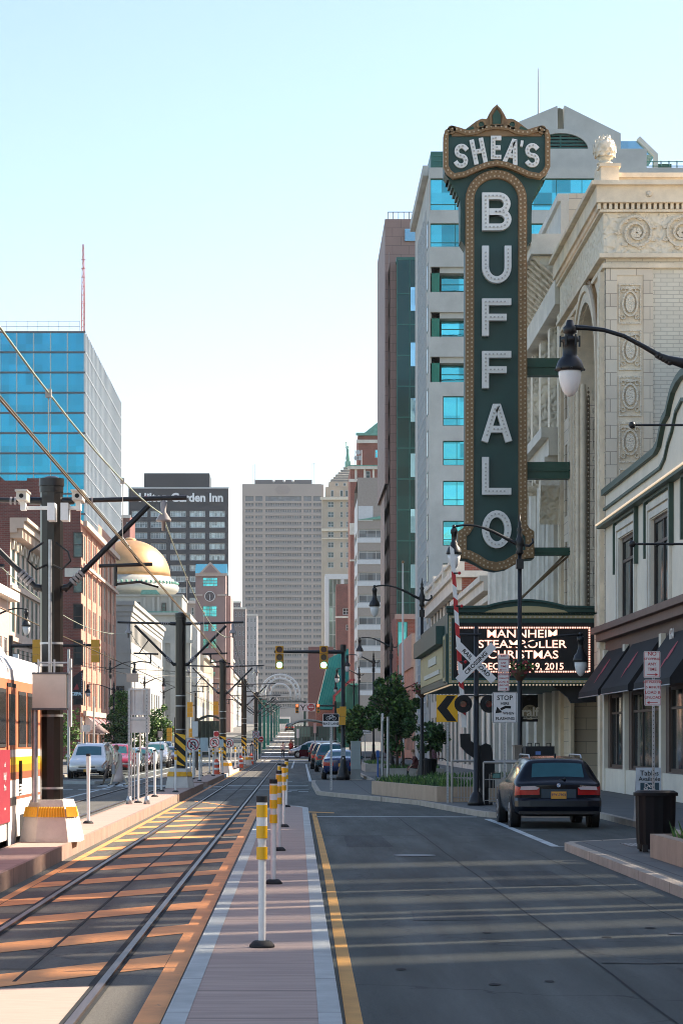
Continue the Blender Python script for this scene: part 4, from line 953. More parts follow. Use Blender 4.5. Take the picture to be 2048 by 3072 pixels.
for i in range(7):
    m=MB().use(white_stone); yc=2.05+i*3.05+169; m.stroke([(yc+1.0*math.cos(a),15.45+.75*math.sin(a)) for a in [math.pi*q/8 for q in range(9)]],.3,LX+.01,LX+.16,False,'X'); m.build('window_arch',None,cr)
lw=thing('low_shop','low pale shop with white cornice at the far left edge','building',(LX,140,0))
ops=[(1.2+i*3.2,3+i*3.2,z,z+h) for i in range(8) for z,h in ((1,3),(6,3.0))]
facade(lw,(LX,142,0),(0,1),26.9,12.2,ops,mat('pale_orange_stucco',(.58,.40,.32),.8,var=.1),dark_glass,white_frame,.08,2,2,.1); shell(lw,LX-18,LX,142,168.9,0,12.2,darkbrick,skip=('E',)); B(LX+.004,LX+.7,142,168.9,11.6,12.2).build('cornice',white_stone,lw); B(LX+.004,LX+.4,142,168.9,4.8,5.2).build('cornice',white_stone,lw)
bb=thing('brick_building','long orange brick office building with narrow window strips lit by the sun','building',(LX,225,0))
ops=[]
for i in range(7):
    for j in range(2):
        u=1.0+i*6.1+j*2.3
        for z in (1.2,5.2,8.9,12.3,15.7,19.0): ops.append((u,u+1.6,z,z+2.4))
facade(bb,(LX,225,0),(0,1),20.4,22.6,[o for o in ops if o[1]<20],warmbrick,dull_glass,brown_frame,.03,1,2,.1)
facade(bb,(LX,245.4,0),(0,1),22.6,24.0,[(o[0],o[1],o[2],o[3]) for o in ops if o[1]<22],warmbrick,dull_glass,brown_frame,.03,1,2,.1)
m=MB().use(warmbrick)
for i in range(8): m.box(LX+.004,LX+.08,225.2+i*6.1-.5,225.2+i*6.1+.5,4.6,22)
m.build('piers',None,bb)
for z0,z1,pr in ((4.2,4.7,.3),(18.2,18.5,.2),(22.0,22.5,.35)): B(LX+.23,LX+.23+pr,225,268,z0,z1).build('string_course',cream_paint,bb)
# end wall, stepped, in the shade
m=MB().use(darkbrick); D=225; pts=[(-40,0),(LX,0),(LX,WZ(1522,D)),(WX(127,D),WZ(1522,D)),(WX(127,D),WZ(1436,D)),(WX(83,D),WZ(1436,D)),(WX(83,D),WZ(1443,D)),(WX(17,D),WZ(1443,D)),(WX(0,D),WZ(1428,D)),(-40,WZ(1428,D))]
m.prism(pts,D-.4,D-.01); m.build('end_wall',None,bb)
windows(bb,(WX(215,D),D-.42,0),(1,0),[(.2,1.1,z,z+2.4) for z in (5.2,8.9,12.3,15.7,19)],dark_glass,brown_frame,0,1,2,.1)
B(WX(197,D),LX+.05,D-.7,D-.41,17.2,18.0).build('stone_band',white_stone,bb)
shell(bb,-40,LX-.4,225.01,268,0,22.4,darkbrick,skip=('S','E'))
m=MB().use(white_paint); 
for i in range(5):
    y=229+i*6; m.prism([(LX+.02,4.4),(LX+1.9,2.7),(LX+1.9,2.5),(LX+.02,2.5)],y,y+3.6,'Y')
    m.use(red_paint)
    for k in range(3): m.quad((LX+.03,y+.3+k*1.2,4.42),(LX+1.91,y+.3+k*1.2,2.72),(LX+1.91,y+.8+k*1.2,2.72),(LX+.03,y+.8+k*1.2,4.42))
    m.use(white_paint)
m.build('striped_awning',None,bb)

# glass tower
gt=thing('glass_tower','blue mirrored glass office tower with railing and mast on its roof','building',(-40,458,0))
d=458; zt3=WZ(994,d); bluef=glassmat('blue_mirror_glass',(.02,.27,.40),.06,.85,(3.2,3.88),.16,.05); sidef=glassmat('pale_reflection_glass',(.60,.72,.82),.04,.95,(3.2,3.88),.08,.02)  # side glass coloured pale to stand for the bright reflection on that face
rowz=[WZ(994+60.6*i,d) for i in range(16)]
m=MB().use(bluef); m.quad((-66,d,0),(-40,d,0),(-40,d,zt3),(-66,d,zt3)); m.build('front_glass',None,gt)
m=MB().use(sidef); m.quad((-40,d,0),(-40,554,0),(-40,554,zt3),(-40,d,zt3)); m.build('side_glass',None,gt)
m=MB().use(white_frame)
for i in range(9): x=-40-i*3.22-.0; m.box(x-.13,x+.07,d-.12,d-.004,0,zt3)
for i in range(31): y=d+i*3.2; m.box(-39.996,-39.86,y-.05,y+.1,0,zt3)
m.build('vertical_mullions',None,gt)
m=MB().use(dark_steel)
for z in rowz: m.box(-66,-39.8,d-.16,d-.125,z-.32,z+.02)
m.build('floor_bands',None,gt)
m=MB().use(steel)
for z in rowz: m.box(-39.85,-39.78,d-.1,554,z-.14,z+.02)
m.build('side_bands',None,gt)
shell(gt,-66,-40,d,554,0,zt3,dark_steel,skip=('S','E'))
m=MB().use(steel)
for i in range(12): m.cyl((-41-i*2,d+1,zt3),(-41-i*2,d+1,zt3+2.1),.05,seg=4)
for z in (1.1,2.1): m.cyl((-41,d+1,zt3+z),(-65,d+1,zt3+z),.05,seg=4)
m.build('roof_railing',None,gt)
m=MB().use(mat('mast_red',(.55,.16,.13),.5)); xm=WX(245,d)
for o_ in ((-.35,-.3),(.35,-.3),(0,.35)): m.cyl((xm+o_[0],d+4+o_[1],zt3),(xm+o_[0]*.4,d+4,WZ(720,d)),.12,.07,seg=4)
for k in range(14): z=zt3+k*1.22; m.cyl((xm-.35+k*.015,d+3.7,z),(xm+.35-k*.015,d+3.7,z+.9),.06,seg=4)
for k in range(6): m.cyl((xm-.45,d+4,zt3+6+k*1.7),(xm+.45,d+4,zt3+6+k*1.7),.09,seg=4)
m.build('lattice_mast',None,gt)

# neoclassical hall with frieze windows
nb=thing('stone_hall','pale stone hall with sloping cornice line and tall frieze windows','building',(LX,294,0))
pale=mat('pale_limestone',(.42,.40,.36),.8,var=.1,vscale=.5)
ops=[(1+i*2.3,2.5+i*2.3,14.0,16.6) for i in range(29)]+[(1.5+i*5.8,4+i*5.8,3,8.5) for i in range(11)]
facade(nb,(LX,294,0),(0,1),70,18.8,ops,pale,dull_glass,brown_frame,.03,1,1,.1)
shell(nb,LX-14,LX,294,364,0,18.8,pale,skip=('E',))
for z0,z1,pr in ((12.6,13.1,.06),(17.2,17.7,.12),(17.7,18.5,.28),(18.5,19.0,.5)): m=MB().use(pale); m.box(LX+.004,LX+pr,294,364,z0,z1); m.box(LX-14,LX+pr,294-pr,293.99,z0,z1); m.build('cornice',None,nb)
windows(nb,(LX-3,293.98,0),(1,0),[(.5,2.2,2,4.6),(.5,2.2,6.5,8.6)],dark_glass,brown_frame,0,2,2,.1)

# domed bank
db=thing('domed_bank','grey stone bank with a gold dome on a round drum','building',(-28,385,0))
d=392; k=d/F; xc=WX(380,d); bankst=mat('bank_stone',(.44,.43,.38),.8,var=.12,vscale=.4); domeg=mat('gold_dome',(.60,.34,.15),.42,.55,var=.12,vscale=.6)
zr=WZ(1722,d); rr=124*k; hh=WZ(1608,d)-zr
m=MB().use(domeg); m.lathe([(rr*math.cos(math.pi/2*i/14)+.02,zr+hh*math.sin(math.pi/2*i/14)) for i in range(15)],(xc,d+8,0),40); m.lathe([(1.0,WZ(1612,d)),(1.1,WZ(1606,d)),(.9,WZ(1604,d)),(.2,WZ(1600,d))],(xc,d+8,0),16); m.build('dome',None,db)
m=MB().use(bankst)
r2=150*k
m.lathe([(rr*.98,WZ(1800,d)),(rr*1.0,WZ(1775,d)),(r2*.93,WZ(1772,d)),(r2*.99,WZ(1765,d)),(r2,WZ(1752,d)),(r2*.97,WZ(1746,d)),(r2*.94,WZ(1745,d)),(r2*.94,WZ(1737,d)),(rr*1.08,WZ(1735,d)),(rr*1.08,WZ(1729,d)),(rr*1.03,WZ(1728,d)),(rr*1.02,zr+.02)],(xc,d+8,0),44); m.build('drum',None,db)
m=MB().use(copper_green)
for i in range(60): a=2*math.pi*i/60; m.ball((xc+r2*.97*math.cos(a),d+8+r2*.97*math.sin(a),WZ(1742,d)),.22,5,.28)
m.build('drum_cresting',None,db)
D=d-4
m=MB().use(bankst); wall(m,(WX(345,D),D,0),(1,0),WX(572,D)-WX(345,D),WZ(1838,D),[],.3)
m.box(WX(345,D),WX(545,D),D+1.5,D+20,WZ(1838,D),WZ(1788,D)); m.box(WX(345,D),WX(548,D),D+1.2,D+20,WZ(1788,D),WZ(1782,D)); m.box(WX(345,D),WX(566,D)+.3,D-.5,D-.01,WZ(1845,D),WZ(1838,D)); m.box(WX(345,D),WX(575,D)+.3,D-.3,D-.011,WZ(1930,D),WZ(1920,D))
for sx in (428,455,470,505,520): m.box(WX(sx,D),WX(sx+8,D),D+1.2,D+1.49,WZ(1838,D),WZ(1790,D))
for sx in (482,512,545): m.box(WX(sx,D),WX(sx+14,D),D-.4,D-.012,0,WZ(1930,D))
m.build('front_wall',None,db)
m=MB().use(bankst); sidefo=[(2+i*4,3.6+i*4,z,z+3.4) for i in range(9) for z in (2,8,14)]
wall(m,(WX(572,D),D,0),(0,1),40,WZ(1842,D),sidefo,.04); m.build('street_wall',None,db); windows(db,(WX(572,D),D,0),(0,1),sidefo,dull_glass,brown_frame,.04,1,2,.1)
m=MB().use(copper_green); m.prism([(WX(420,D),WZ(1782,D)),(WX(425,D),WZ(1768,D)),(WX(468,D),WZ(1768,D)),(WX(480,D),WZ(1782,D))],D+1,D+3); m.box(WX(428,D),WX(535,D),D+.9,D+1.19,WZ(1838,D),WZ(1833,D)); m.build('copper_roof',None,db)
windows(db,(WX(484,D),D+1.45,WZ(1838,D)),(1,0),[(0,.7,.2,1.7)],dark_glass,brown_frame,0,1,2,.1)
windows(db,(WX(402,D),D+1.45,WZ(1822,D)),(1,0),[(0,.9,.0,.9)],dark_glass,brown_frame,0,1,2,.1)
shell(db,WX(300,D),WX(572,D),D+.01,D+40,0,WZ(1839,D),bankst,skip=('S','E'))

# dark hotel
hb=thing('hotel_tower','dark slate hotel slab with white lettering near its roof','building',(-40,700,0))
d=700
def X7(sx): return WX(sx,d)
def Z7(sy): return WZ(sy,d)
slate=mat('dark_slate',(.028,.034,.042),.6,var=.1,vscale=.1); x0,x1=X7(386),X7(685)
ops=[]
for i in range(16):
    sy=1532.5+i*32.6
    for a in (396,452.5,511,569.5,628): ops.append((X7(a)-x0,X7(a+46.5)-x0,Z7(sy+18),Z7(sy)))
facade(hb,(x0,d,0),(1,0),x1-x0,Z7(1463),ops,slate,glassmat('hotel_glass',(.30,.36,.38),.15,.4,(.75,1.8),.5),white_frame,.25,6,1,.12,split=.75)
shell(hb,x0,x1,d,d+22,0,Z7(1463),slate,skip=('S','E')); m=MB().use(mat('hotel_side',(.32,.31,.30),.8)); m.quad((x1,d,0),(x1,d+22,0),(x1,d+22,Z7(1463)),(x1,d,Z7(1463))); m.build('end_wall',None,hb)
B(x0-.1,x1+.2,d-.3,d-.01,Z7(1466),Z7(1462)).build('parapet_cap',white_frame,hb)
B(X7(430),X7(627),d+4,d+18,Z7(1463)-.3,Z7(1415)).build('penthouse',slate,hb)
text_mesh('Hilton Garden Inn',3.4,mat('bright_white',(.85,.85,.83),.4,var=0),'lettering',hb,(X7(543),d-.35,Z7(1494)),ext=.12,bold=.13,sx=.98)
m=MB().use(red_paint); m.prism([(X7(433),Z7(1502)),(X7(445),Z7(1502)),(X7(445),Z7(1490)),(X7(439),Z7(1487)),(X7(433),Z7(1490))],d-.5,d-.3); m.build('logo',None,hb)

# clock tower
ct=thing('clock_tower','pink stone clock tower with bright blue gabled roof','building',(-20,594,2))
d=594
def X6(sx): return WX(sx,d)
def Z6(sy): return WZ(sy,d)
pinkst=mat('pink_stone',(.33,.225,.205),.8,var=.08,vscale=.3); palep=mat('pale_trim',(.52,.42,.36),.8,var=.06)
x0,x1=X6(587),X6(677)
ops=[(X6(608)-x0,X6(653)-x0,Z6(1759),Z6(1732)),(X6(608)-x0,X6(651)-x0,Z6(1850),Z6(1818)),(X6(608)-x0,X6(626)-x0,Z6(1894),Z6(1872)),(X6(634)-x0,X6(651)-x0,Z6(1894),Z6(1872)),(X6(608)-x0,X6(626)-x0,Z6(1945),Z6(1916)),(X6(634)-x0,X6(651)-x0,Z6(1945),Z6(1916)),(X6(634)-x0,X6(646)-x0,Z6(1998),Z6(1978)),(X6(634)-x0,X6(646)-x0,Z6(2028),Z6(2015))]
facade(ct,(x0,d,0),(1,0),x1-x0,Z6(1722),ops,pinkst,teal_glass,pinkst,.3,4,3,.1); shell(ct,x0,x1,d,d+9,0,Z6(1722),pinkst,skip=('S','E')); m=MB().use(pinkst); m.quad((x1,d,0),(x1,d+9,0),(x1,d+9,Z6(1722)),(x1,d,Z6(1722))); m.box(x1,X6(691),d+3,d+30,0,Z6(1785)); m.build('sunlit_wall',None,ct)
m=MB().use(palep); m.box(x0-.1,x1+.4,d-.5,d-.01,Z6(1728),Z6(1720)); m.box(x0-.3,X6(608),d-.4,d-.011,Z6(1788),Z6(1782)); m.box(X6(652),x1+.3,d-.4,d-.011,Z6(1788),Z6(1782)); m.build('stone_band',None,ct)
roofb=mat('blue_metal_roof',(.015,.16,.27),.5,.1,var=.08)
m=MB().use(roofb); zE,zR=Z6(1720),Z6(1688); m.quad((x0-.1,d-.4,zE),(x1+.3,d-.4,zE),(x1+.3,d+4.5,zR),(x0-.1,d+4.5,zR)); m.quad((x0-.1,d+9.4,zE),(x1+.3,d+9.4,zE),(x1+.3,d+4.5,zR),(x0-.1,d+4.5,zR)); m.ngon([(x1+.3,d-.4,zE),(x1+.3,d+9.4,zE),(x1+.3,d+4.5,zR)]); m.build('blue_roof',None,ct)
m=MB().use(palep); xm=X6(631); m.prism([(X6(598),zE-.02),(X6(664),zE-.02),(xm,Z6(1686))],d-.7,d-.45); m.use(pinkst); m.prism([(X6(608),zE+.15),(X6(654),zE+.15),(xm,Z6(1693))],d-.75,d-.71); m.build('gable',None,ct)
m=MB().use(mat('clock_face',(.10,.085,.09),.5)); cx_,cz_=X6(629.5),Z6(1789); m.lathe([(1.15,0),(1.15,.1)],(0,0,0),24); m.v=[(cx_+v[0],d-.03-v[2],cz_+v[1]) for v in m.v]; m.use(white_paint); n=24; m.stroke([(cx_+1.22*math.cos(2*math.pi*i/n),cz_+1.22*math.sin(2*math.pi*i/n)) for i in range(n)],.16,d-.22,d-.02,True); m.stroke([(cx_,cz_-.95),(cx_,cz_)],.12,d-.18,d-.15); m.stroke([(cx_,cz_),(cx_-.12,cz_+.65)],.13,d-.2,d-.17); m.build('clock',None,ct)

# far-left sunlit row and blocks behind
def rowb(name,label,y0,y1,h,wm,gl,fr,du,w,dz,wh,sill=None,x=LX,deep=14):
    t=thing(name,label,'building',(x,y0,gz(y0))); ops=[]
    u=du*.3
    while u+w<y1-y0-.3:
        z=4.2
        ops.append((u,u+w,.6,3.4))
        while z+wh<h-.8: ops.append((u,u+w,z+1,z+1+wh)) if z+1+wh<h-.6 else None; z+=dz
        u+=du
    facade(t,(x,y0,0),(0,1),y1-y0,h,ops,wm,gl,fr,.03,1,2,.1); shell(t,x-deep,x,y0,y1,0,h,wm,skip=('E',)); m=MB().use(white_stone); m.box(x+.004,x+.7,y0,y1,h-.7,h-.1); m.box(x+.004,x+.25,y0,y1,3.6,4.0); m.build('cornice',None,t); return t
rowb('red_shop','dark red painted row building with white cornice beyond the domed bank',434,475,19,redbrick,dull_glass,brown_frame,5,2,4,2.2)
rowb('cream_shop','pale carved row building beside the clock tower',476,530,16.5,pale,dull_glass,brown_frame,5,2,4,2.2)
rowb('tan_shop','tan row building in front of the clock tower',531,592,21,tan,dull_glass,brown_frame,6,2.2,4,2.2)
rowb('ivory_shop','ivory sunlit row building with green turret beyond the clock tower',628,700,33,cream_paint,dull_glass,brown_frame,6,2.4,4.2,2.5)
rowb('grey_row_building','grey row building far down the left side',702,780,28,pale,dull_glass,brown_frame,7,2.8,4,2.2)
rowb('white_row_building','white row building far down the left side under the tower',782,960,24,white_stone,dull_glass,brown_frame,9,3.4,4,2.2)
tr=thing('turret','round ivory corner turret with a green copper cap','turret',(LX,628,2)); m=MB().use(cream_paint); m.lathe([(1.8,3),(1.8,26)],(LX+.6,627.5,0),14); m.build('turret_wall',None,tr); m=MB().use(copper_green); m.lathe([(2.6,26),(2.8,26.8),(2.2,28),(1.2,29.2),(.1,30)],(LX+.6,627.5,0),14); m.build('turret_cap',None,tr)
def backb(name,label,sx0,sx1,sy,d,wm,cols,rows,dep=20,gl=None):
    t=thing(name,label,'building',(WX(sx0,d),d,gz(d))); x0,x1=WX(sx0,d),WX(sx1,d); h=WZ(sy,d); W=x1-x0; cw=W/cols; ops=[(i*cw+cw*.3,i*cw+cw*.7,h-(j+1)*3.9,h-(j+1)*3.9+2.1) for i in range(cols) for j in range(rows)]
    facade(t,(x0,d,0),(1,0),W,h,ops,wm,gl or dark_glass,white_frame,.3,1,2,.15); shell(t,x0,x1,d,d+dep,0,h,wm,skip=('S',)); B(x0-.3,x1+.3,d-.5,d-.01,h-.8,h).build('cornice',white_stone,t); return t
backb('grey_brick_block','grey brick block with pale quoins between hotel and tower',690,737,1822,980,mat('grey_brown_brick',(.20,.165,.16),.85,var=.1),4,8)
backb('plain_grey_block','higher plain grey block behind the grey brick one',688,722,1804,1060,mat('plain_grey',(.22,.19,.19),.85,var=.1),3,3)
backb('pale_flat_block','pale block with dark windows at the left foot of the skyscraper',737,771,1842,1100,mat('pale_grey_stone',(.42,.40,.39),.85,var=.1),3,9)
backb('tan_low_block','tan low block behind the clock tower shoulder',548,588,1802,660,mat('tan_render',(.42,.36,.30),.85,var=.1),2,5)
backb('brown_back_block','brown brick block between glass tower and hotel',358,390,1545,620,darkbrick,2,8)
# ---------- tall vertical sign ----------
SD=91.0; sk=SD/F
def sp(u,y): return ((1487-CX)*sk+u*sk, WZ(y,SD))       # u = offset from the sign's middle, in photo px at the sign's distance
vs=thing('vertical_sign','tall dark green theatre sign with gold bulb borders and white letters reading downwards','sign',(sp(0,0)[0],SD,8.3))
def mir(half): return half+[(-u,y) for u,y in reversed(half)]
def poly(h): return [sp(u,y) for u,y in h]
body=mir([(0,712),(35,706),(62,690),(85,672),(112,664),(113,590),(100,582),(92,570),(91,470),(106,450),(110,420),(108,382),(138,330),(138,300),(0,300)][::-1])
bodyh=[(0,1712),(32,1706),(60,1690),(86,1678),(113,1676),(113,1592),(98,1586),(91,1570),(91,742),(104,722),(108,600),(125,560),(137,545),(154,520),(154,405),(0,405)]
m=MB().use(dark_green); m.prism([sp(u,y) for u,y in bodyh]+[sp(-u,y) for u,y in reversed(bodyh[1:-1])],SD+.02,SD+1.1); m.build('sign_body',None,vs)
# gold border round the shaft
def mirror_line(pts): return [sp(-u,y) for u,y in pts]+[sp(u,y) for u,y in reversed(pts)]
shaft=[(0,1700),(-30,1694),(-58,1676),(-82,1664),(-101,1662),(-101,1602),(-90,1594),(-80,1578)]
arcp=[(-79*math.cos(a),600-76*math.sin(a)) for a in [math.pi/2*i/8 for i in range(9)]]
line=[sp(u,y) for u,y in shaft]+[sp(u,y) for u,y in arcp]+[sp(-u,y) for u,y in reversed(arcp[:-1])]+[sp(-u,y) for u,y in reversed(shaft[1:])]
m=MB().use(gold); m.stroke(line,24*sk,SD-.12,SD+.02,True); m.build('gold_border',None,vs)
m=MB().use(gold); m.stroke(line,26.5*sk,SD-.05,SD+.019,True); m.build('border_rim',None,vs)
def along(pts,step,closed=False):
    P=[Vector(p) for p in pts]; 
    if closed: P.append(P[0])
    out=[]; acc=0
    for a,b in zip(P,P[1:]):
        L=(b-a).length; t=-acc
        while t+step<=L: t+=step; out.append(a+(b-a)*(t/L))
        acc=L-t
        if acc>step: acc=0
    return out
def offset(pts,w):
    P=[Vector(p) for p in pts]; out=[]
    for i in range(len(P)):
        t=(P[(i+1)%len(P)]-P[i-1]).normalized(); out.append(P[i]+Vector((-t.y,t.x))*w)
    return out
m=MB().use(bulb)
for w in (-6.3*sk,6.3*sk):
    for p in along(offset(line,w),.165,True): m.bbox(p.x,SD-.145,p.y,.055,.05,.055)
m.build('border_bulbs',None,vs)
# header panel
head=[(0,386),(35,390),(62,402),(88,405),(112,397),(130,392),(148,402),(152,416),(152,505),(143,522),(128,534),(95,528),(60,512),(30,500),(0,495)]
hp=[sp(u,y) for u,y in head]+[sp(-u,y) for u,y in reversed(head[1:-1])]
m=MB().use(dark_green); m.prism(hp,SD-.22,SD+.9); m.build('header_panel',None,vs)
hl=offset(hp,0); m=MB().use(gold); m.stroke(hp,15*sk,SD-.36,SD-.1,True); m.build('header_border',None,vs)
m=MB().use(bulb)
for p in along(hp,.17,True): m.bbox(p.x,SD-.38,p.y,.055,.05,.055)
m.build('header_bulbs',None,vs)
# crest on top
m=MB().use(gold)
cr1=[(0,320),(-12,330),(-22,346),(-30,362),(-44,361),(-60,368),(-76,380),(-92,392),(-112,398),(-128,398),(-134,404),(-134,414),(134,414),(134,404),(128,398),(112,398),(92,392),(76,380),(60,368),(44,361),(30,362),(22,346),(12,330)]
m.prism([sp(u,y) for u,y in cr1],SD-.26,SD+.7); 
for s in (-1,1):
    for u,y,r in ((46,380,12),(135,396,9)):
        c=sp(s*u,y); m.stroke([(c[0]+r*sk*math.cos(a),c[1]+r*sk*math.sin(a)) for a in [2*math.pi*q/18 for q in range(18)]],7*sk,SD-.36,SD-.2,True)
m.stroke([sp(u,y) for u,y in ((0,324),(-11,338),(-19,354),(-17,384),(17,384),(19,354),(11,338))],5*sk,SD-.36,SD-.25,True)
m.build('crest',None,vs)
m=MB().use(bronze_green); m.prism([sp(u,y) for u,y in ((0,334),(-12,352),(-11,382),(11,382),(12,352))],SD-.31,SD-.262)
for s in (-1,1):
    c=sp(s*46,380); m.cyl((c[0],SD-.3,c[1]),(c[0],SD-.262,c[1]),8*sk,seg=14); m.prism([sp(s*66,394),sp(s*72,384),sp(s*100,398)],SD-.3,SD-.262)
m.build('crest_panels',None,vs)
for s in (-1,1):
    m=MB().use(bronze_green); m.box(sp(s*91,0)[0],sp(s*107,0)[0],SD+.1,SD+1.0,WZ(722,SD),WZ(598,SD))
    for i in range(6): u=112+i*7; m.box(sp(s*(u-7.5),0)[0],sp(s*u,0)[0],SD+.03,SD+1.2,WZ(600-i*12,SD),WZ(540,SD))
    m.build('side_wing',None,vs)
# letters: strokes and their bulbs
def letter(name, strokes, x, y, w, h, lw, rot=0):
    """strokes in unit box, drawn as bands; bulbs follow"""
    m=MB().use(letter_white); bl=MB().use(bulb_pale); c=sp(x,y); k=0
    cr,sr=math.cos(rot),math.sin(rot)
    yf=SD-.22-.13
    for st,closed in strokes:
        pts=[]
        for a,b in st:
            px,pz=(a-.5)*(w-lw)*sk,(b-.5)*(h-lw)*sk; pts.append((c[0]+px*cr-pz*sr,c[1]+px*sr+pz*cr))
        P=[Vector(p) for p in pts]
        if not closed:
            d0=(P[0]-P[1]).normalized(); d1=(P[-1]-P[-2]).normalized(); Q=[P[0]+d0*lw*sk*.48]+P[1:-1]+[P[-1]+d1*lw*sk*.48] if len(P)>2 else [P[0]+d0*lw*sk*.48,P[1]+d1*lw*sk*.48]
        else: Q=P
        m.stroke([tuple(p) for p in Q],lw*sk,yf-.003*k,yf+.25,closed); k+=1
        for p in along([tuple(p) for p in P],.145 if h>70 else .13,closed): bl.bbox(p.x,yf-.03,p.y,.05,.06,.05)
    o=m.build('letter',None,vs); bl.build('letter_bulbs',None,o)
def arc(cx,cz,rx,rz,a0,a1,n=12): return [(cx+rx*math.cos(R(a0+(a1-a0)*i/n)),cz+rz*math.sin(R(a0+(a1-a0)*i/n))) for i in range(n+1)]
Bs=[([(0,0),(0,1)]+arc(.6,.745,.36,.255,90,-90)+[(.31,.49)],False),([(.3,.49)]+arc(.62,.245,.38,.245,90,-90)+[(0,0)],False)]
Us=[([(0,1),(0,.42)]+arc(.5,.42,.5,.42,180,360)+[(1,1)],False)]
Fs=[([(0,0),(0,1),(1,1)],False),([(.05,.5),(.8,.5)],False)]
As=[([(0,0),(.44,1),(.56,1),(1,0)],False),([(.2,.3),(.8,.3)],False)]
Ls=[([(0,1),(0,0),(1,0)],False)]
Os=[(arc(.5,.5,.5,.5,0,345,22),True)]
Ss=[(arc(.5,.76,.5,.24,35,180,7)+arc(.48,.74,.48,.24,200,255,3)+arc(.52,.26,.48,.24,70,0,4)+arc(.5,.24,.5,.24,-20,-150,7),False)]
Hs=[([(0,0),(0,1)],False),([(1,0),(1,1)],False),([(.02,.5),(.98,.5)],False)]
Es=[([(1,1),(0,1),(0,0),(1,0)],False),([(.05,.5),(.9,.5)],False)]
ap=[([(.5,1),(.55,.6),(.2,0)],False)]
for nm,st,y,h in (('B',Bs,640,113),('U',Us,798,112),('F',Fs,956,112),('F',Fs,1113,112),('A',As,1272,114),('L',Ls,1430,113),('O',Os,1590,113)):
    letter(nm,st,0 if nm!='F' else 0,y,87,h,20)
for nm,st,x,y,w,h,r in (('S',Ss,-106,474,42,72,-.06),('H',Hs,-54,460,41,76,.20),('E',Es,-2,449,31,70,0),('A',As,46,461,44,76,-.2),('ap',ap,75,437,10,18,-.1),('S',Ss,106,472,42,72,0)):
    letter(nm,st,x,y,w,h,13 if nm!='ap' else 8,r)
for y0,y1,xe in ((1072,1124,1684),(1384,1434,1713),(1641,1664,1714)):
    m=MB().use(bronze_green); m.box(sp(88,0)[0],BX+.1,SD+.2,SD+.7,WZ(y1,SD),WZ(y0,SD)); m.box(sp(88,0)[0],BX,SD+.14,SD+.76,(WZ(y0,SD)+WZ(y1,SD))/2-.03,(WZ(y0,SD)+WZ(y1,SD))/2+.02); m.build('bracket_beam',None,vs)

# ---------- marquee ----------
MD=85.0
def mx(sx): return WX(sx,MD)
def mz(sy): return WZ(sy,MD)
mq=thing('marquee','green and gold theatre marquee with a lit red and white message screen','marquee',(mx(1342),MD,3.7))
x0,x1=mx(1342),BX-.05
m=MB().use(dark_green); m.box(x0,mx(1800),MD,MD+18,mz(2052),mz(1838)); m.build('marquee_box',None,mq)
m=MB().use(black_matte); m.box(mx(1359),mx(1781),MD-.03,MD-.004,mz(2033),mz(1868)); m.build('screen',None,mq)
speck=mat('cream_band',(.45,.38,.20),.6,var=.1)
m=MB().use(speck); fr=[(mx(1349.5),mz(2045)),(mx(1349.5),mz(1851)),(mx(1790),mz(1851)),(mx(1790),mz(2045))]; m.stroke(fr,.095,MD-.06,MD-.003,True); m.build('bulb_border',None,mq)
m=MB().use(bulb_pale)
for p in along(fr,.16,True): m.bbox(p.x,MD-.075,p.y,.05,.04,.05)
m.build('border_bulbs',None,mq)
led=mat('led_text',(.9,.6,.5),.5,var=0,emit=(1,.50,.36),estr=.62)
m=MB().use(led)
lf=[(mx(1373),mz(2015)),(mx(1373),mz(1883)),(mx(1766),mz(1883)),(mx(1766),mz(2015))]
for p in along(lf,.085,True): m.bbox(p.x,MD-.045,p.y,.055,.02,.055)
m.build('chaser_lights',None,mq)
for s_,sy,hh,xx in (('MANNHEIM',1902.5,.40,1565),('STEAMROLLER',1933.5,.40,1565),('CHRISTMAS',1965,.40,1567),('DECEMBER 19, 2015',2000,.34,1565)):
    text_mesh(s_,hh,led,'message_line',mq,(mx(xx),MD-.045,mz(sy)),ext=.008,bold=.004,sx=(1.2 if sy<1990 else 1.0))
# cornice with a raised arch
top=[(1338,1838),(1338,1824),(1455,1822)]+[(1455+ (1690-1455)*i/12, 1822-19*math.sin(math.pi*i/12)**.9) for i in range(1,12)]+[(1690,1822),(1802,1824),(1802,1838)]
m=MB().use(dark_green); m.prism([(mx(a),mz(b)) for a,b in top],MD-.25,MD+.3); m.build('cornice',None,mq)
m=MB().use(speck); m.prism([(mx(1450),mz(1838.5)),(mx(1462),mz(1833))]+[(mx(1462+228*i/12),mz(1832-13*math.sin(math.pi*i/12))) for i in range(1,12)]+[(mx(1690),mz(1833)),(mx(1700),mz(1838.5))],MD-.28,MD-.255); m.build('arch_panel',None,mq)
m=MB().use(dark_green)
for i in range(60): a=mx(1342)+i*(mx(1800)-mx(1342))/60; m.box(a,a+.05,MD-.10,MD-.003,mz(1843),mz(1839))
m.stroke([(mx(1336),mz(1823)),(mx(1455),mz(1821))]+[(mx(1455+235*i/12),mz(1821-19*math.sin(math.pi*i/12)**.9)) for i in range(1,12)]+[(mx(1690),mz(1821)),(mx(1805),mz(1823))],.07,MD-.42,MD+.32); m.build('cornice_moulding',None,mq)
B(mx(1795),BX-.02,MD+.6,MD+17,mz(2048),mz(1925)).build('wing_panel',dark_green,mq)
m=MB().use(speck); m.stroke([(mx(1803),mz(2040)),(mx(1803),mz(1935)),(mx(1822),mz(1935)),(mx(1822),mz(2040))],.04,MD+.55,MD+.598,True); m.use(dark_green); m.lathe([(.1,0),(.22,.12),(.1,.3),(.14,.38),(.02,.55)],(mx(1815),MD+.9,mz(1925)),8); m.build('finial',None,mq)
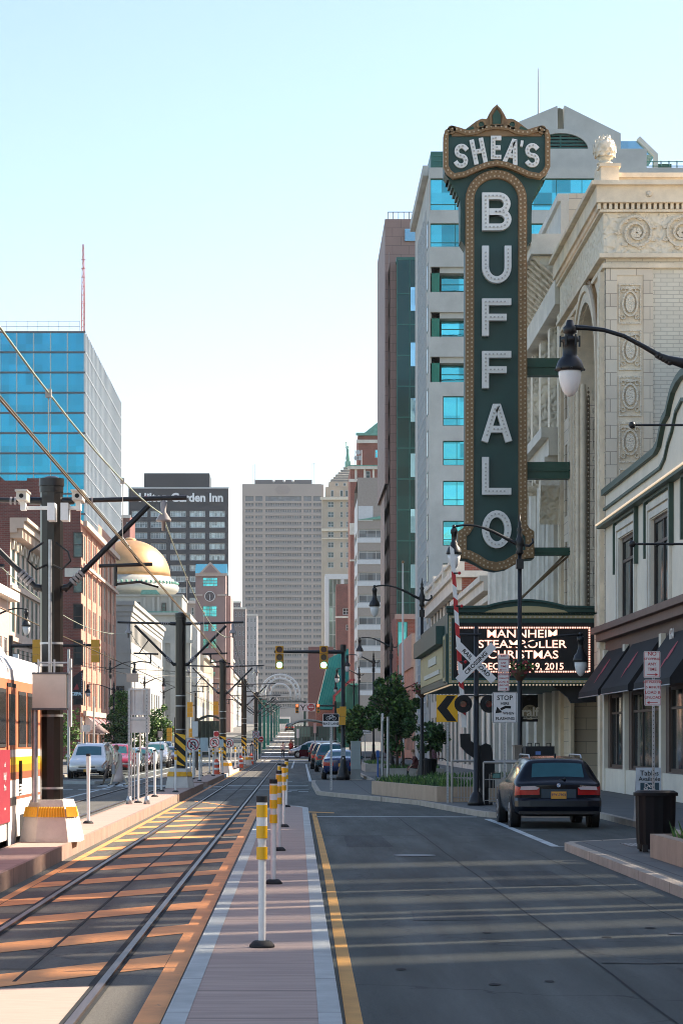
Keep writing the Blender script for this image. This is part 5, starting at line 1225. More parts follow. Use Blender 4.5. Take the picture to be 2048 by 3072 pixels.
# street-side fascia
XL=x0
m=MB().use(speck); 
m.box(XL-.03,XL-.003,MD+2.6,MD+17.6,mz(2030),mz(1932)); m.build('street_board',None,mq)
m=MB().use(dark_green); m.prism([(MD-.2,mz(1840)),(MD+18.3,mz(1840)),(MD+18.3,mz(1905)),(MD-.2,mz(1900))],XL-.35,XL-.003,'X') if False else m.box(XL-.3,XL-.003,MD+2,MD+18.2,mz(1925),mz(1870)); m.box(XL-.05,XL-.003,MD+.2,MD+2.0,mz(2045),mz(1900)); m.build('street_cornice',None,mq)
m=MB().use(speck); m.stroke([(MD+.5,mz(2036)),(MD+.5,mz(1910)),(MD+1.7,mz(1910)),(MD+1.7,mz(2036))],.12,XL-.07,XL-.052,True,'X'); m.use(mat('emblem_white',(.6,.58,.5),.6)); m.box(XL-.08,XL-.031,MD+6,MD+11,mz(1975),mz(1950)); m.box(XL-.08,XL-.031,MD+4,MD+14,mz(2012),mz(1998)); m.build('street_emblem',None,mq)
m=MB().use(bulb_lit)
for i in range(60):
    m.bbox(x0+.15+i*.12,MD+.03,mz(2052)-.03,.05,.05,.05)
for i in range(30): m.bbox(x0+.1,MD+.3+i*.58,mz(2052)-.03,.05,.05,.05)
m.build('soffit_bulbs',None,mq)
m=MB().use(black_metal); m.prism([(mx(1665),mz(2056)),(BX+.2,mz(2056)),(BX+.2,mz(2105)),(mx(1722),mz(2108)),(mx(1712),mz(2090)),(mx(1690),mz(2072))],MD+1,MD+1.3); m.build('bracket',None,mq)
for k,(sy,yy) in enumerate(((1640,84),(1625,86))):
    m=MB().use(mat('stay_rod',(.30,.22,.13),.5,.5)); m.cyl((BX,MD+7+k*0.2,WZ(1645+k*15,92)),(mx(1545-k*8),MD+3,mz(1822)),.05,seg=6); m.build('stay_rod',None,mq)

# venue signs in windows of the theatre block
vn=thing('music_hall_sign','round cream and white music hall window sign under the marquee','sign',(mx(1560),96,2.5))
dd=95.2
def v9(sx): return WX(sx,dd)
def z9(sy): return WZ(sy,dd)
m=MB().use(black_matte); m.box(v9(1558),v9(1612),dd,dd+.05,z9(2165),z9(2085)); m.build('panel',None,vn)
m=MB().use(mat('sign_sand',(.42,.36,.26),.6)); m.cyl((v9(1588),dd-.03,z9(2137)),(v9(1588),dd-.002,z9(2137)),.30,seg=20); m.build('disc',None,vn)
text_mesh('ralf',.52,letter_white,'lettering',vn,(v9(1588),dd-.05,z9(2137)),bold=.012)
m=MB().use(letter_white); m.box(v9(1568),v9(1611),dd-.06,dd-.035,z9(2157),z9(2148)); m.build('strip',None,vn)
text_mesh('MUSIC HALL',.11,black_matte,'small_lettering',vn,(v9(1590),dd-.075,z9(2152.5)))
text_mesh('THE',.13,black_matte,'small_lettering',vn,(v9(1588),dd-.05,z9(2124)))

# ---------- corner shop with curved gable ----------
stucco=mat('cream_stucco',(.78,.70,.57),.8,var=.08,vscale=.8); trimg=mat('trim_dark_green',(.04,.075,.055),.55,var=.1); brownst=mat('brown_shopfront',(.10,.065,.05),.6,var=.1)
sh=thing('shop','cream two storey shop with curvy gable, green trim and black awnings','building',(BX,82,0))
ops=[]
for c in (76.6,69.7,62.8,55.9): u=81.9-c; ops+=[(u-1.75,u+1.75,5.75,8.4)]
low=[(81.9-80.7,81.9-77.2,.95,3.35),(81.9-75.6,81.9-69.6,.95,3.35),(81.9-68,81.9-62,.95,3.35),(81.9-60,81.9-54,.95,3.35)]
m=MB().use(stucco); wall(m,(BX,81.9,5.2),(0,-1),32,5.1,[(a,b,c-5.2,d-5.2) for a,b,c,d in ops],.16); m.build('upper_wall',None,sh)
m=MB().use(brownst); wall(m,(BX,81.9,0),(0,-1),32,5.2,low,.12); m.build('shopfront',None,sh)
windows(sh,(BX,81.9,0),(0,-1),ops,dark_glass,brown_frame,.14,2,1,.12,None,split=.72); windows(sh,(BX,81.9,0),(0,-1),low,dark_glass,brown_frame,.1,3,1,.09,split=.75)
for o in ops:
    yc=81.9-(o[0]+o[1])/2; m=MB().use(white_stone)
    m.stroke([(yc-1.87,5.75),(yc-1.87,8.53),(yc+1.87,8.53),(yc+1.87,5.75)],.2,BX-.05,BX-.003,False,'X'); m.stroke([(yc-2.1,5.75),(yc-2.1,8.78),(yc+2.1,8.78),(yc+2.1,5.75)],.2,BX-.09,BX-.003,False,'X'); m.build('window_surround',None,sh)
m=MB().use(trimg)
for c in (76.6,69.7,62.8,55.9):
    m.stroke([(c-2.45,7.3),(c-2.45,9.05),(c+2.45,9.05),(c+2.45,7.3)],.16,BX-.13,BX-.003,False,'X')
m.build('hood_moulding',None,sh)
gp=[(82,10.3),(70.2,10.3),(69.5,10.42),(69.0,10.75),(68.6,11.0),(67.9,11.1),(67.5,11.35),(66.9,11.62),(66.0,11.78),(65.2,11.82),(64.4,11.78),(63.5,11.62),(62.9,11.35),(62.5,11.1),(61.8,11.0),(61.4,10.75),(60.9,10.42),(60.2,10.3),(50,10.3)]
m=MB().use(stucco); m.prism([(y,10.28) for y in (50,)]+[(82,10.28)]+[(y,z-.02) for y,z in gp],BX+.002,BX+.35,'X'); m.build('gable',None,sh)
m=MB().use(trimg); m.stroke(gp,.20,BX-.14,BX+.45,False,'X'); m.stroke([(82,9.72),(69.4,9.72),(68.6,9.9),(68.0,10.25),(67.3,10.5),(66.6,10.95),(65.5,11.15),(64.4,10.95),(63.6,10.5),(62.9,10.25),(62.2,9.9),(61.3,9.72),(50,9.72)],.09,BX-.08,BX-.003,False,'X'); m.build('gable_trim',None,sh)
m=MB().use(mat('led_rope',(.8,.6,.4),.5,var=0,emit=(1,.75,.5),estr=.22)); m.box(BX-.34,BX-.28,50,82,9.16,9.21); m.build('light_strip',None,sh)
m=MB().use(trimg); m.box(BX-.3,BX-.003,50,82,9.06,9.155); m.build('light_ledge',None,sh)
m=MB().use(mat('brown_cornice',(.15,.085,.065),.6)); m.box(BX-.3,BX-.003,50,82.1,5.2,5.45); m.box(BX-.48,BX-.003,49.9,82.2,5.46,5.66); m.build('shop_cornice',None,sh)
for y in (81.4,76.4,68.8,61): B(BX-.14,BX-.003,y-.22,y+.22,.14,4.9).build('pilaster',stucco,sh)
m=MB().use(stucco); m.box(BX-.10,BX-.004,62,82,.14,.9); m.build('base_panel',None,sh)
text_mesh('654',.5,letter_white,'house_number',sh,(BX-.15,66.6,4.75),rotz=-math.pi/2)
text_mesh('SEASONED  BURGERS'.split()[0][:0] or 'SHEA',.3,letter_white,'window_lettering',sh,(BX-.1,79,2.9),rotz=-math.pi/2) if False else None
shell(sh,BX,27,50,81.9,0,10.3,stucco,skip=('W',))
aw=mat('black_canvas',(.010,.010,.012),.85,var=.2)
for ya,yb in ((76.0,81.2),(69.2,75.3),(61.5,68)):
    m=MB().use(aw); m.quad((BX-.02,ya,4.85),(BX-.02,yb,4.85),(BX-1.0,yb,3.45),(BX-1.0,ya,3.45)); m.quad((BX-1.0,ya,3.45),(BX-1.0,yb,3.45),(BX-1.0,yb,3.28),(BX-1.0,ya,3.28)); m.ngon([(BX-.02,ya,4.85),(BX-1.0,ya,3.45),(BX-1.0,ya,3.28),(BX-.02,ya,3.4)]); m.ngon([(BX-.02,yb,4.85),(BX-1.0,yb,3.45),(BX-1.0,yb,3.28),(BX-.02,yb,3.4)])
    o=m.build('awning',None,sh); a=MB().use(mat('awning_pink',(.40,.06,.08),.8))
    yc=(ya+yb)/2
    for q,(t0,t1,w0,w1) in enumerate(((.25,.42,.1,.3),(.42,.6,.38,.28),(.6,.82,.25,.05))):
        P_=lambda t,y: (BX-.02-.98*t-.012,y,4.85-1.4*t+.012)
        a.quad(P_(t0,yc-w0),P_(t0,yc+w0*.4),P_(t1,yc+w1*.4-.15*q),P_(t1,yc-w1-.15*q))
    a.build('awning_emblem',None,o)
    f=MB().use(steel); f.cyl((BX-1.0,ya,3.27),(BX-1.0,yb,3.27),.02,seg=5); f.build('awning_bar',None,o)
# unseen neighbours towards the camera, their heights set to shape shade on the street
nb2=thing('near_building','unseen plain brick block on the right kerb side nearer than the cream shop','building',(BX,20,0))
facade(nb2,(BX+.2,42,0),(0,-1),19.2,5.7,grid_ops(1.5,3.6,2,5,1,4.2,2.6,1),warmbrick,dark_glass,white_frame,.3,1,2,.1); shell(nb2,BX+.2,27,22.8,42,0,5.7,warmbrick,skip=('W',))
# unseen screen added so sun through its slits imitates reflected bands on the road
bands_=[(23.9,.9,.26),(25.4,.35,.34),(26.9,1.2,.20),(28.5,.35,.40),(29.3,.5,.26),(31.3,1.5,.24),(33.0,.3,.34),(35.0,1.0,.14),(38.9,1.7,.24)]
m=MB().use(creambrick); ya=22.6
for yc_,wb_,fr_ in bands_:
    n_=int(wb_/.045)
    for q in range(n_):
        e_=math.sin(math.pi*(q+.5)/n_); w_=.045*fr_*e_+.004; y_=yc_-wb_/2+q*.045; m.box(BX+.2,BX+.205,ya,y_,5.72,14.7); ya=y_+w_
m.box(BX+.2,BX+.205,ya,42,5.72,14.7); m.build('sun_slit_screen',None,nb2)
m=MB().use(dark_steel)
for z_ in (11.6,14.5): m.box(BX+.225,BX+.30,22.8,42,z_,z_+.15)
m.build('sun_slit_screen_rails',None,nb2)
nb3=thing('low_building','unseen lower cream shop wing between the brick block and the curvy gabled shop','building',(BX,42,0)); facade(nb3,(BX+.2,49.8,0),(0,-1),7.7,12.4,grid_ops(1.2,3.0,2,2,1,4.2,2.6,2),stucco,dark_glass,white_frame,.3,1,2,.1); shell(nb3,BX+.2,27,42.1,49.8,0,12.4,stucco,skip=('W',))
nb4=thing('low_building','unseen low brick building nearest the camera on the right pavement','building',(BX,4,0)); facade(nb4,(BX+.2,22.7,0),(0,-1),18.7,10.8,grid_ops(1.5,3.6,2,4,1,4.2,2.6,2),warmbrick,dark_glass,white_frame,.3,1,2,.1); shell(nb4,BX+.2,27,4,22.7,0,10.8,warmbrick,skip=('W',))
B(BX+3.5,27,52,80,9.9,14.6).build('rear_shade_block',creambrick,sh)  # unseen raised block added to keep the track in shade

# iron tie-bars with lamp over the sidewalk (from the off-frame bracket)
for (sy,dd_,lab) in ((1275,52,'upper black iron rod crossing in front of the curved gable'),(1632,52,'lower black iron rod crossing the shop windows')):
    xx0=WX(1895,dd_); m=MB().use(black_metal); z=WZ(sy,dd_); m.cyl((xx0,dd_,z),(BX+.1,dd_,z),.025,seg=6); m.ball((xx0,dd_,z),.08); tag(m.build('banner_rod'),lab,'banner rod','rods for banners on the right')

# ---------- street lamps ----------
def acorn(mb_root,x,z,sc=1.0,twig=None):
    m=MB().use(black_metal); m.lathe([(.07,.0),(.11,-.06),(.11,-.16),(.085,-.18),(.085,-.42),(.12,-.46),(.12,-.52),(.2,-.62),(.24,-.74),(.25,-.80),(.21,-.82)],(x,0,z),16)
    m.ball((x,0,z+.05),.07); o=m.build('lamp_head',None,mb_root)
    g=MB().use(lamp_white); g.lathe([(.195,-.825),(.19,-.95),(.15,-1.12),(.07,-1.24),(.01,-1.27)],(x,0,z),16); g.build('lamp_globe',None,o); return o
def lamp(side=-1,arm=2.05,h=8.7,second=False,basket=False,label='',group='ornate street lamps',base=True):
    """pole at origin; main arm reaches to x=side*arm"""
    t=thing('street_lamp',label,'street lamp',(0,0,0),group)
    p=MB().use(black_metal)
    p.lathe([(.30,0),(.30,.16),(.24,.22),(.26,.3),(.17,.5),(.19,.58),(.12,.75),(.11,1.4),(.08,1.5),(.062,h-1.1)],(0,0,.13),14)
    p.lathe([(.09,0),(.13,.06),(.09,.16),(.13,.3),(.14,.42),(.09,.55),(.06,.7),(.10,.78),(.045,.88),(.07,.95),(.03,1.05),(.01,1.25)],(0,0,h-1.05),12); p.bbox(0,0,h-1.35,.22,.22,.3)
    p.build('pole',None,t)
    a=MB().use(black_metal); z0=h-.75; pts=[(side*arm*q/12,0,z0+.62*math.sin(min(1,q/12)*math.pi*.62)**1.2*1.0-.0) for q in range(13)]; pts=[(0,0,z0-.02)]+pts[1:]
    a.tube(pts,[.06]*3+[.05]*4+[.035]*6,7); a.tube([(0,0,z0),(-side*.3,0,z0-.03),(-side*.42,0,z0+.08),(-side*.4,0,z0+.2)],.04,6); a.build('arm',None,t)
    acorn(t,side*arm,pts[-1][2]-.05)
    if second:
        b=MB().use(black_metal); zz=h*.55; pts=[(-side*1.9*q/8,0,zz+.35*math.sin(q/8*math.pi*.55)) for q in range(9)]; b.tube(pts,.04,6); b.tube([(0,0,zz),(side*.3,0,zz+.02),(side*.4,0,zz+.2)],.035,6); b.build('lower_arm',None,t); acorn(t,-side*1.9,pts[-1][2]-.02)
    if basket: flower(0,0,4.0,t)
    return t
leafm=mat('leaf_green',(.07,.15,.035),.7,var=.5,vscale=6); leafd=mat('leaf_dark',(.032,.080,.026),.7,var=.5,vscale=5); leafl=mat('leaf_light',(.15,.26,.05),.65,var=.4,vscale=6)
for q in (leafm,leafd,leafl):
    q.node_tree.nodes['Principled BSDF'].inputs['Subsurface Weight'].default_value=0
flowerm=mat('flower_red',(.35,.05,.06),.6)
def leaves(mb, c, rad, n, size, mats, rng, squash=1):
    for i in range(n):
        d=Vector((rng.gauss(0,1),rng.gauss(0,1),rng.gauss(0,1))).normalized()*rng.random()**.45
        p=Vector(c)+Vector((d.x*rad[0],d.y*rad[1],d.z*rad[2]))
        mb.use(mats[rng.randrange(len(mats))]); s=size*(.6+.8*rng.random())
        u=Vector((rng.gauss(0,1),rng.gauss(0,1),rng.gauss(0,.6))).normalized(); w=u.cross(Vector((rng.gauss(0,1),rng.gauss(0,1),rng.gauss(0,1)))).normalized()
        mb.ngon([p-u*s*.6,p-w*s*.32,p+u*s*.6,p+w*s*.32])
def flower(x,y,z,root):
    rng=random.Random(int(z*100)); m=MB().use(mat('basket_brown',(.10,.05,.03),.9)); m.lathe([(.08,-.3),(.24,-.1),(.3,.05)],(x,y,z),10)
    leaves(m,(x,y,z+.12),(.5,.5,.28),220,.13,[leafm,leafd,leafl,flowerm],rng); m.build('hanging_basket',None,root)
# near right lamp (pole out of frame to the right)
def place(o,x,y): o.location=(x,y,0); return o
def lamp2(px,d,arm,**k):
    return None
L=lamp(-1,2.05,8.7,True,True,'black ornate lamp with two arms and flower basket in front of the marquee'); place(L,WX(1558,75),75)
L=lamp(-1,2.05,8.7,False,True,'black ornate lamp with flower basket beside the litter bin and green trees'); place(L,WX(1265,104),104)
for ch in L.children:
    if ch.name.startswith('lamp_head'): pass
L=lamp(-1,2.05,8.7,False,False,'street lamp left of the grey office base, third from the marquee'); place(L,WX(1173,156),156)
for sx,d,lab in ((1120,187,'street lamp just left of the brown tower foot, fourth along the right pavement'),(1077,222,'street lamp in front of the teal glass hall roof, fifth along the right pavement'),(1061,270,'farthest right pavement lamp with its globe low beside the traffic pole')):
    c=copy_tree(L); c['label']=lab; place(c,WX(sx,d),d)
# close lamp with big globe, long arm from a pole off to the right
t=thing('street_lamp','large close lamp with black bell head hanging over the right edge of the photo','street lamp',(0,0,0),'ornate street lamps'); dn=39.0
xg=WX(1708,dn); zg=WZ(985,dn); xp=xg+2.35
p=MB().use(black_metal); p.lathe([(.30,0),(.30,.16),(.24,.22),(.17,.5),(.12,.75),(.11,1.4),(.075,1.5),(.062,7.5)],(xp,dn,.13),14); p.lathe([(.09,0),(.14,.3),(.06,.6),(.02,1.1)],(xp,dn,7.5),12); p.build('pole',None,t)
a=MB().use(black_metal); pts=[]
for sx,sy in ((1715,982),(1760,984),(1810,990),(1870,1008),(1930,1040),(1975,1066),(2000,1077),(2048,1090),(2120,1100)): pts.append((WX(sx,dn),dn,WZ(sy,dn)))
a.tube(pts,[.045,.04,.035,.035,.04,.045,.06,.085,.08],8); 
for k in range(5): a.ball((WX(1972+k*9,dn),dn,WZ(1066+k*5,dn)),.06,8)
a.build('arm',None,t)
m=MB().use(black_metal); m.lathe([(.05,.10),(.07,.02),(.11,-.02),(.11,-.10),(.06,-.13),(.06,-.16),(.15,-.18),(.155,-.24),(.12,-.26),(.12,-.48),(.135,-.50),(.19,-.56),(.225,-.66),(.235,-.70),(.20,-.73)],(xg,dn,zg+.03),20); 
for k in range(8): m.ball((xg+.23*math.cos(k*math.pi/4),dn+.23*math.sin(k*math.pi/4),zg-.67),.022,6)
for k in range(6): m.box(xg+.155*math.cos(k*math.pi/3)-.015,xg+.155*math.cos(k*math.pi/3)+.015,dn+.155*math.sin(k*math.pi/3)-.015,dn+.155*math.sin(k*math.pi/3)+.015,zg-.30,zg-.12)
o=m.build('lamp_head',None,t)
g=MB().use(lamp_white); g.lathe([(.185,-.70),(.185,-.78),(.165,-.92),(.12,-1.05),(.06,-1.12),(.01,-1.14)],(xg,dn,zg+.03),20); g.build('lamp_globe',None,o)
# left lamps
for sx,d,lab in ((332,204,'lamp on the left pavement in front of the orange brick building'),(434,215+40,'lamp on the left pavement in front of the pale stone hall'),(492,300,'lamp on the left pavement before the domed bank')):
    c=copy_tree(L); c['label']=lab; c.rotation_euler=(0,0,math.pi); place(c,WX(sx,d),d)
c=copy_tree(L); c['label']='lamp at the far left edge whose globe hangs before the cream building'; c.rotation_euler=(0,0,math.pi); place(c,WX(80,122)-2.05,122)
c=copy_tree(L); c['label']='short lamp arm beside the red and white striped awning'; c.rotation_euler=(0,0,0); place(c,WX(342,190),190); c.scale=(1,1,.74)
# ---------- overhead line poles ----------
insul=mat('insulator',(.30,.27,.26),.3,var=.1)
def cat_pole(X,d,top=5.95,r=.18,arms=True,striped=True,label='',base=True,zb=.2,col=None):
    t=thing('line_pole',label,'tram line pole',(X,d,zb),'tram overhead line poles')
    p=MB().use(col or bronze_pole); p.lathe([(r,0),(r,top-.05-zb)],(X,d,zb),20,.05); p.smooth=False
    p.cyl((X,d,top-.06),(X,d,top+.06),r*1.12,r*1.1,20); p.cyl((X,d,top-.16),(X,d,top-.07),r*1.05,seg=20); p.cyl((X,d,top+.06),(X,d,top+.1),r*.9,r*.4,20); p.build('pole_shaft',None,t)
    for z in (1.05,2.2,3.0,3.35): b=MB().use(steel); b.cyl((X,d,z),(X,d,z+.035),r*1.03,seg=20); b.build('band',None,t)
    if arms:
        a=MB().use(black_metal)
        for s in (-1,1):
            a.cyl((X,d,top-.3),(X+s*2.15,d,top-.24),.038,seg=8); a.cyl((X+s*.2,d,top-1.72),(X+s*1.55,d,top-.36),.045,seg=8); a.cyl((X,d,top-1.72),(X+s*.28,d,top-1.66),.055,seg=8)
            a.cyl((X+s*.75,d,top-1.33),(X+s*1.6,d,top-1.3),.03,seg=6); a.cyl((X+s*1.02,d,top-1.33),(X+s*1.02,d,top-1.65),.028,seg=6)
            a.tube([(X+s*1.02,d,top-1.62),(X+s*1.4,d,top-1.58),(X+s*1.7,d,top-1.66)],.022,5); a.cyl((X+s*1.1,d,top-.85),(X+s*1.4,d,top-1.28),.022,seg=5)
            a.cyl((X,d,top-.3),(X+s*.36,d,top-.29),.06,seg=8)
            a.use(insul)
            for q in range(4): a.cyl((X+s*(.42+q*.07),d,top-.29),(X+s*(.45+q*.07),d,top-.288),.062,seg=10); a.cyl((X+s*(.33+q*.045),d,top-1.60+q*.045),(X+s*(.36+q*.045),d,top-1.57+q*.045),.075,seg=10)
            a.lathe([(.02,.0),(.05,-.06),(.04,-.2),(.12,-.32),(.12,-.35),(.03,-.36),(.03,-.5)],(X+s*1.78,d,top-.27),10); a.use(black_metal)
        a.build('cross_arm',None,t)
    if striped:
        st=MB().use(black_matte); n=10
        z0,z1=.95,2.1; w=r*.96; y=d-r-.02
        st.box(X-w,X+w,y,y+.02,z0,z1); st.use(yellow_sheet)
        for k in range(4):
            zz=z1+.15-k*.38; pts=[(X-w,zz+.1),(X-w,zz-.08),(X+w,zz-.4),(X+w,zz-.22)]
            pts=[(a,min(max(b,z0+.01),z1-.01)) for a,b in pts]; st.ngon([(a,y-.004,b) for a,b in pts])
        st.build('striped_panel',None,t)
    return t
def cone_base(X,d,zb=.225,label='',w=.96,dep=1.3,h=.66):
    t=thing('pole_base',label,'concrete pole base',(X,d,zb),'concrete bases of the tram line poles')
    m=MB().use(concrete_white); k=8
    def ring(s,z,f=1): 
        hw=w/2*s; hd=dep/2*s; c=.28*s
        return [(X-hw+c,d-hd,z),(X+hw-c*.6,d-hd,z),(X+hw,d-hd+c,z),(X+hw,d+hd-c,z),(X+hw-c,d+hd,z),(X-hw+c,d+hd,z),(X-hw,d+hd-c,z),(X-hw,d-hd+c,z)]
    R0=ring(1,zb); R1=ring(.985,zb+.06); R2=ring(.80,zb+h*.72); R3=ring(.66,zb+h)
    for A,Bq in ((R0,R1),(R1,R2),(R2,R3)):
        for i in range(8): j=(i+1)%8; m.quad(A[i],A[j],Bq[j],Bq[i])
    m.ngon(R3); m.build('concrete_block',None,t)
    y=MB().use(yellow_paint); Ra=ring(.845,zb+h*.59); Rb=ring(.775,zb+h*.83); 
    for i in (0,1,2,7):
        A0,A1,B0,B1=[Vector(v) for v in (Ra[i],Ra[(i+1)%8],Rb[i],Rb[(i+1)%8])]
        n=10 if i==0 else 6
        nrm=(A1-A0).cross(B0-A0).normalized()
        if nrm.y>0 and i==0: nrm=-nrm
        if i in (1,2) and nrm.x<0: nrm=-nrm
        if i==7 and nrm.x>0: nrm=-nrm
        for q in range(n*2):
            if i==2 and q>3: break
            f0,f1=q/(2*n),(q+1)/(2*n); o0=nrm*(.028 if q%2==0 else .012); o1=nrm*(.012 if q%2==0 else .028)
            y.quad(A0.lerp(A1,f0)+o0,A0.lerp(A1,f1)+o1,B0.lerp(B1,f1)+o1,B0.lerp(B1,f0)+o0)
    y.build('yellow_ribs',None,t); return t
P1=cat_pole(-3.86,38.2,5.93,.18,True,False,'nearest tram pole, carrying two cameras and a big steel cabinet','.',.7)
cat_pole(WX(542,82),82,6.12,.18,True,True,'second tram pole from the camera, before the domed bank',True,.6)
cat_pole(WX(668,125),125,6.0,.18,True,True,'third tram pole, between the no U-turn signs',True,.6)
cat_pole(WX(732,164),164,6.0,.18,True,True,'fourth tram pole, slim and dark right of the clock tower',True,.5)
cat_pole(WX(767.5,207),207,6.0,.17,True,True,'fifth tram pole, brown, left of the green columns',True,.2)
cone_base(-3.86,38.3,.225,'near concrete pole base with yellow ribbed band beside the tram'); cone_base(WX(542,82)-.02,82,.225,'second concrete pole base with yellow band, left of the crossing'); cone_base(WX(672,125),125,.15,'third concrete pole base beside the orange barrel'); cone_base(WX(735,164),164,.17,'fourth concrete pole base far down the platform')
X,d=-3.86,38.2
cb1=MB().use(mat('steel_cabinet',(.48,.42,.38),.32,.75,var=.1,vscale=2)); k1=37.75
x0,x1=WX(98,k1),WX(199,k1); z0,z1=WZ(2126,k1),WZ(2021,k1)
cb1.box(x0,x1,k1,k1+.26,z0,z1); cb1.use(dark_steel); cb1.box(x0-.01,x1+.01,k1-.02,k1+.28,z0-.02,z0+.01); cb1.box(x0-.01,x1+.01,k1-.02,k1+.28,z1-.01,z1+.02); o=cb1.build('control_cabinet',None,P1)
m=MB().use(steel)
for sx in (112,160,203): m.box(WX(sx,k1),WX(sx+5,k1),k1+.05,k1+.1,z1,WZ(1978,k1))
m.box(WX(112,k1),WX(208,k1),k1+.04,k1+.049,WZ(1990,k1),WZ(1985,k1)); m.cyl((X+.0,k1+.2,z1),(X+.0,k1+.2,5.0),.03,seg=6)
m.cyl((X-.23,k1+.1,.85),(X-.23,k1+.1,z0),.05,seg=8); m.use(mat('junction_grey',(.5,.5,.48),.5)); m.box(WX(204,k1),WX(212,k1),k1+.1,k1+.3,WZ(2180,k1),WZ(1975,k1)); m.build('cabinet_frame',None,P1)
m=MB().use(white_paint)
for s in (-1,1):
    kx=WX(69,37.6) if s<0 else WX(235,37.6); zc=WZ(1491,37.6)
    c=MB().use(mat('camera_white',(.62,.57,.50),.4)); c.box(kx-.08,kx+.08,37.4,37.95,zc-.06,zc+.07); c.box(kx-.095,kx+.095,37.34,38,zc+.07,zc+.095); c.use(black_matte).cyl((kx,37.39,zc),(kx,37.42,zc),.035,seg=12); c.use(white_paint); c.box(kx-.04,kx+.04,37.6,37.8,zc-.2,zc-.06)
    xa=WX(146 if s<0 else 186,37.6); c.box(min(kx-.03,xa),max(kx+.03,xa),37.66,37.74,WZ(1527,37.6),WZ(1517,37.6)); c.box(xa-.02,xa+.1 if s<0 else xa+.1,37.6,37.95,WZ(1560,37.6),WZ(1508,37.6)); c.build('camera',None,P1)
m=MB().use(black_metal)
for s in (-1,1): m.tube([(X+s*.1,37.9,4.95),(X+s*.3,37.8,4.8),(X+s*.34,37.8,4.65),(X+s*.2,37.85,4.52),(X+s*.05,37.95,4.6)],.018,5)
m.build('cable_loop',None,P1)
green_col=mat('column_teal',(.01,.17,.13),.45,var=.15)
gp0=None
for i,d in enumerate((283,322,368,420,480,545,620)):
    X=-4.05
    m=MB().use(green_col); m.box(X-.2,X+.2,d-.2,d+.2,gz(d),gz(d)+6.6); m.box(X-.26,X+.26,d-.26,d+.26,gz(d)+6.3,gz(d)+6.6); m.box(X-.22,X+.22,d-.22,d+.22,gz(d)+1,gz(d)+1.06)
    tag(m.build('canopy_column'),['nearest green station column, square and tall','second green column in the row','third green column in the row','fourth green column in the row','fifth green column in the row','sixth green column in the row','farthest green column in the row'][i],'station column','green station columns')
# wires
def cat_wire(X,z,label,mess=True):
    t=thing('overhead_wire',label,'overhead wire',(X,38,z),'tram overhead wires')
    ww=mat('copper_wire',(.22,.17,.10),.5,.6); wg=mat('messenger_wire',(.42,.48,.38),.5,.5)
    c=MB().use(ww); c.cyl((X,-2,z),(X,320,z),.009,seg=5); c.cyl((X+.022,-2,z),(X+.022,320,z),.007,seg=5) ; c.build('contact_wire',None,t)
    sup=[-6,38.2,82,125,164,207,260,320]; 
    g=MB().use(wg); dr=MB().use(mat('dropper',(.55,.48,.42),.5,.3))
    for a,b in zip(sup,sup[1:]):
        pts=[]
        for q in range(15):
            u=q/14; y=a+(b-a)*u; zz=5.42-.66*4*u*(1-u) if True else 0
            pts.append((X,y,zz+(z-4.25)))
        g.tube(pts,.010,5)
        for u in (.2,.4,.6,.8):
            y=a+(b-a)*u; zz=5.42-.66*4*u*(1-u)+(z-4.25); dr=MB().use(mat('dropper',(.55,.48,.42),.5,.3)); dr.cyl((X,y,z),(X,y,zz),.006,seg=4); dr.bbox(X,y,zz,.05,.05,.07); dr.build('dropper',None,t)
    g.build('messenger_wire',None,t)
cat_wire(-2.1,4.25,'nearer overhead tram wire sagging from the upper left towards the poles'); cat_wire(-5.6,4.35,'farther overhead tram wire left of the poles')

# ---------- delineator posts ----------
def delin(label,bands=3,h=1.22,top=True,yel=True,group='flexible lane posts on the right island'):
    t=thing('lane_post',label,'lane post',(0,0,0),group)
    m=MB().use(rubber); m.lathe([(.105,0),(.10,.02),(.07,.05),(.055,.055)],(0,0,0),14); m.build('post_base',None,t)
    m=MB().use(white_paint); m.cyl((0,0,.05),(0,0,h*.70),.030,.032,14); m.cyl((0,0,h*.68),(0,0,h*.76),.032,.044,14); m.cyl((0,0,h*.76),(0,0,h-.02),.044,.044,14); m.build('post_tube',None,t)
    if top: m=MB().use(rubber); m.cyl((0,0,h-.05),(0,0,h),.046,.046,14); m.build('post_cap',None,t)
    if yel:
        for k in range(bands):
            z=h-.17-k*.17 if bands>1 else h-.2; m=MB().use(yellow_sheet); m.cyl((0,0,z),(0,0,z+.10),.0455,.0455,14); m.build('reflective_band',None,t)
    return t
pa=delin('nearest yellow banded lane post, standing tall on the pink island')
labs=['second lane post, just right of and behind the nearest one','third lane post on the island','fourth lane post, under the walking man','fifth lane post, last on the island','lane post beyond the island tip, left of the others']
place(pa,-.262,19.4); pa.location.z=.147
for (x,y),l in zip(((-.245,28),(-.235,36.5),(-.205,46.6),(-.20,60.8),(-.40,63.5)),labs):
    c=copy_tree(pa); c.location=(x,y,.147 if y<62 else .0); c['label']=l
pw=delin('tall plain white lane post close to the near concrete base',0,1.35,True,False,'white lane posts on the left platforms'); pw.location=(-3.98,46.4,.222)
for i,((x,y),l) in enumerate(zip(((-4.03,62),(-4.0,68.8),(-4.2,76)),('white lane post left of the right sign leg','white lane post right of the double post sign','white lane post left of the second tram pole'))):
    c=copy_tree(pw); c.location=(x,y,.222); c['label']=l
py=delin('yellow banded post in front of the second tram pole',2,1.35,True,True,'white lane posts on the left platforms'); py.location=(WX(527,75),75,.222)
sc=1/4.356
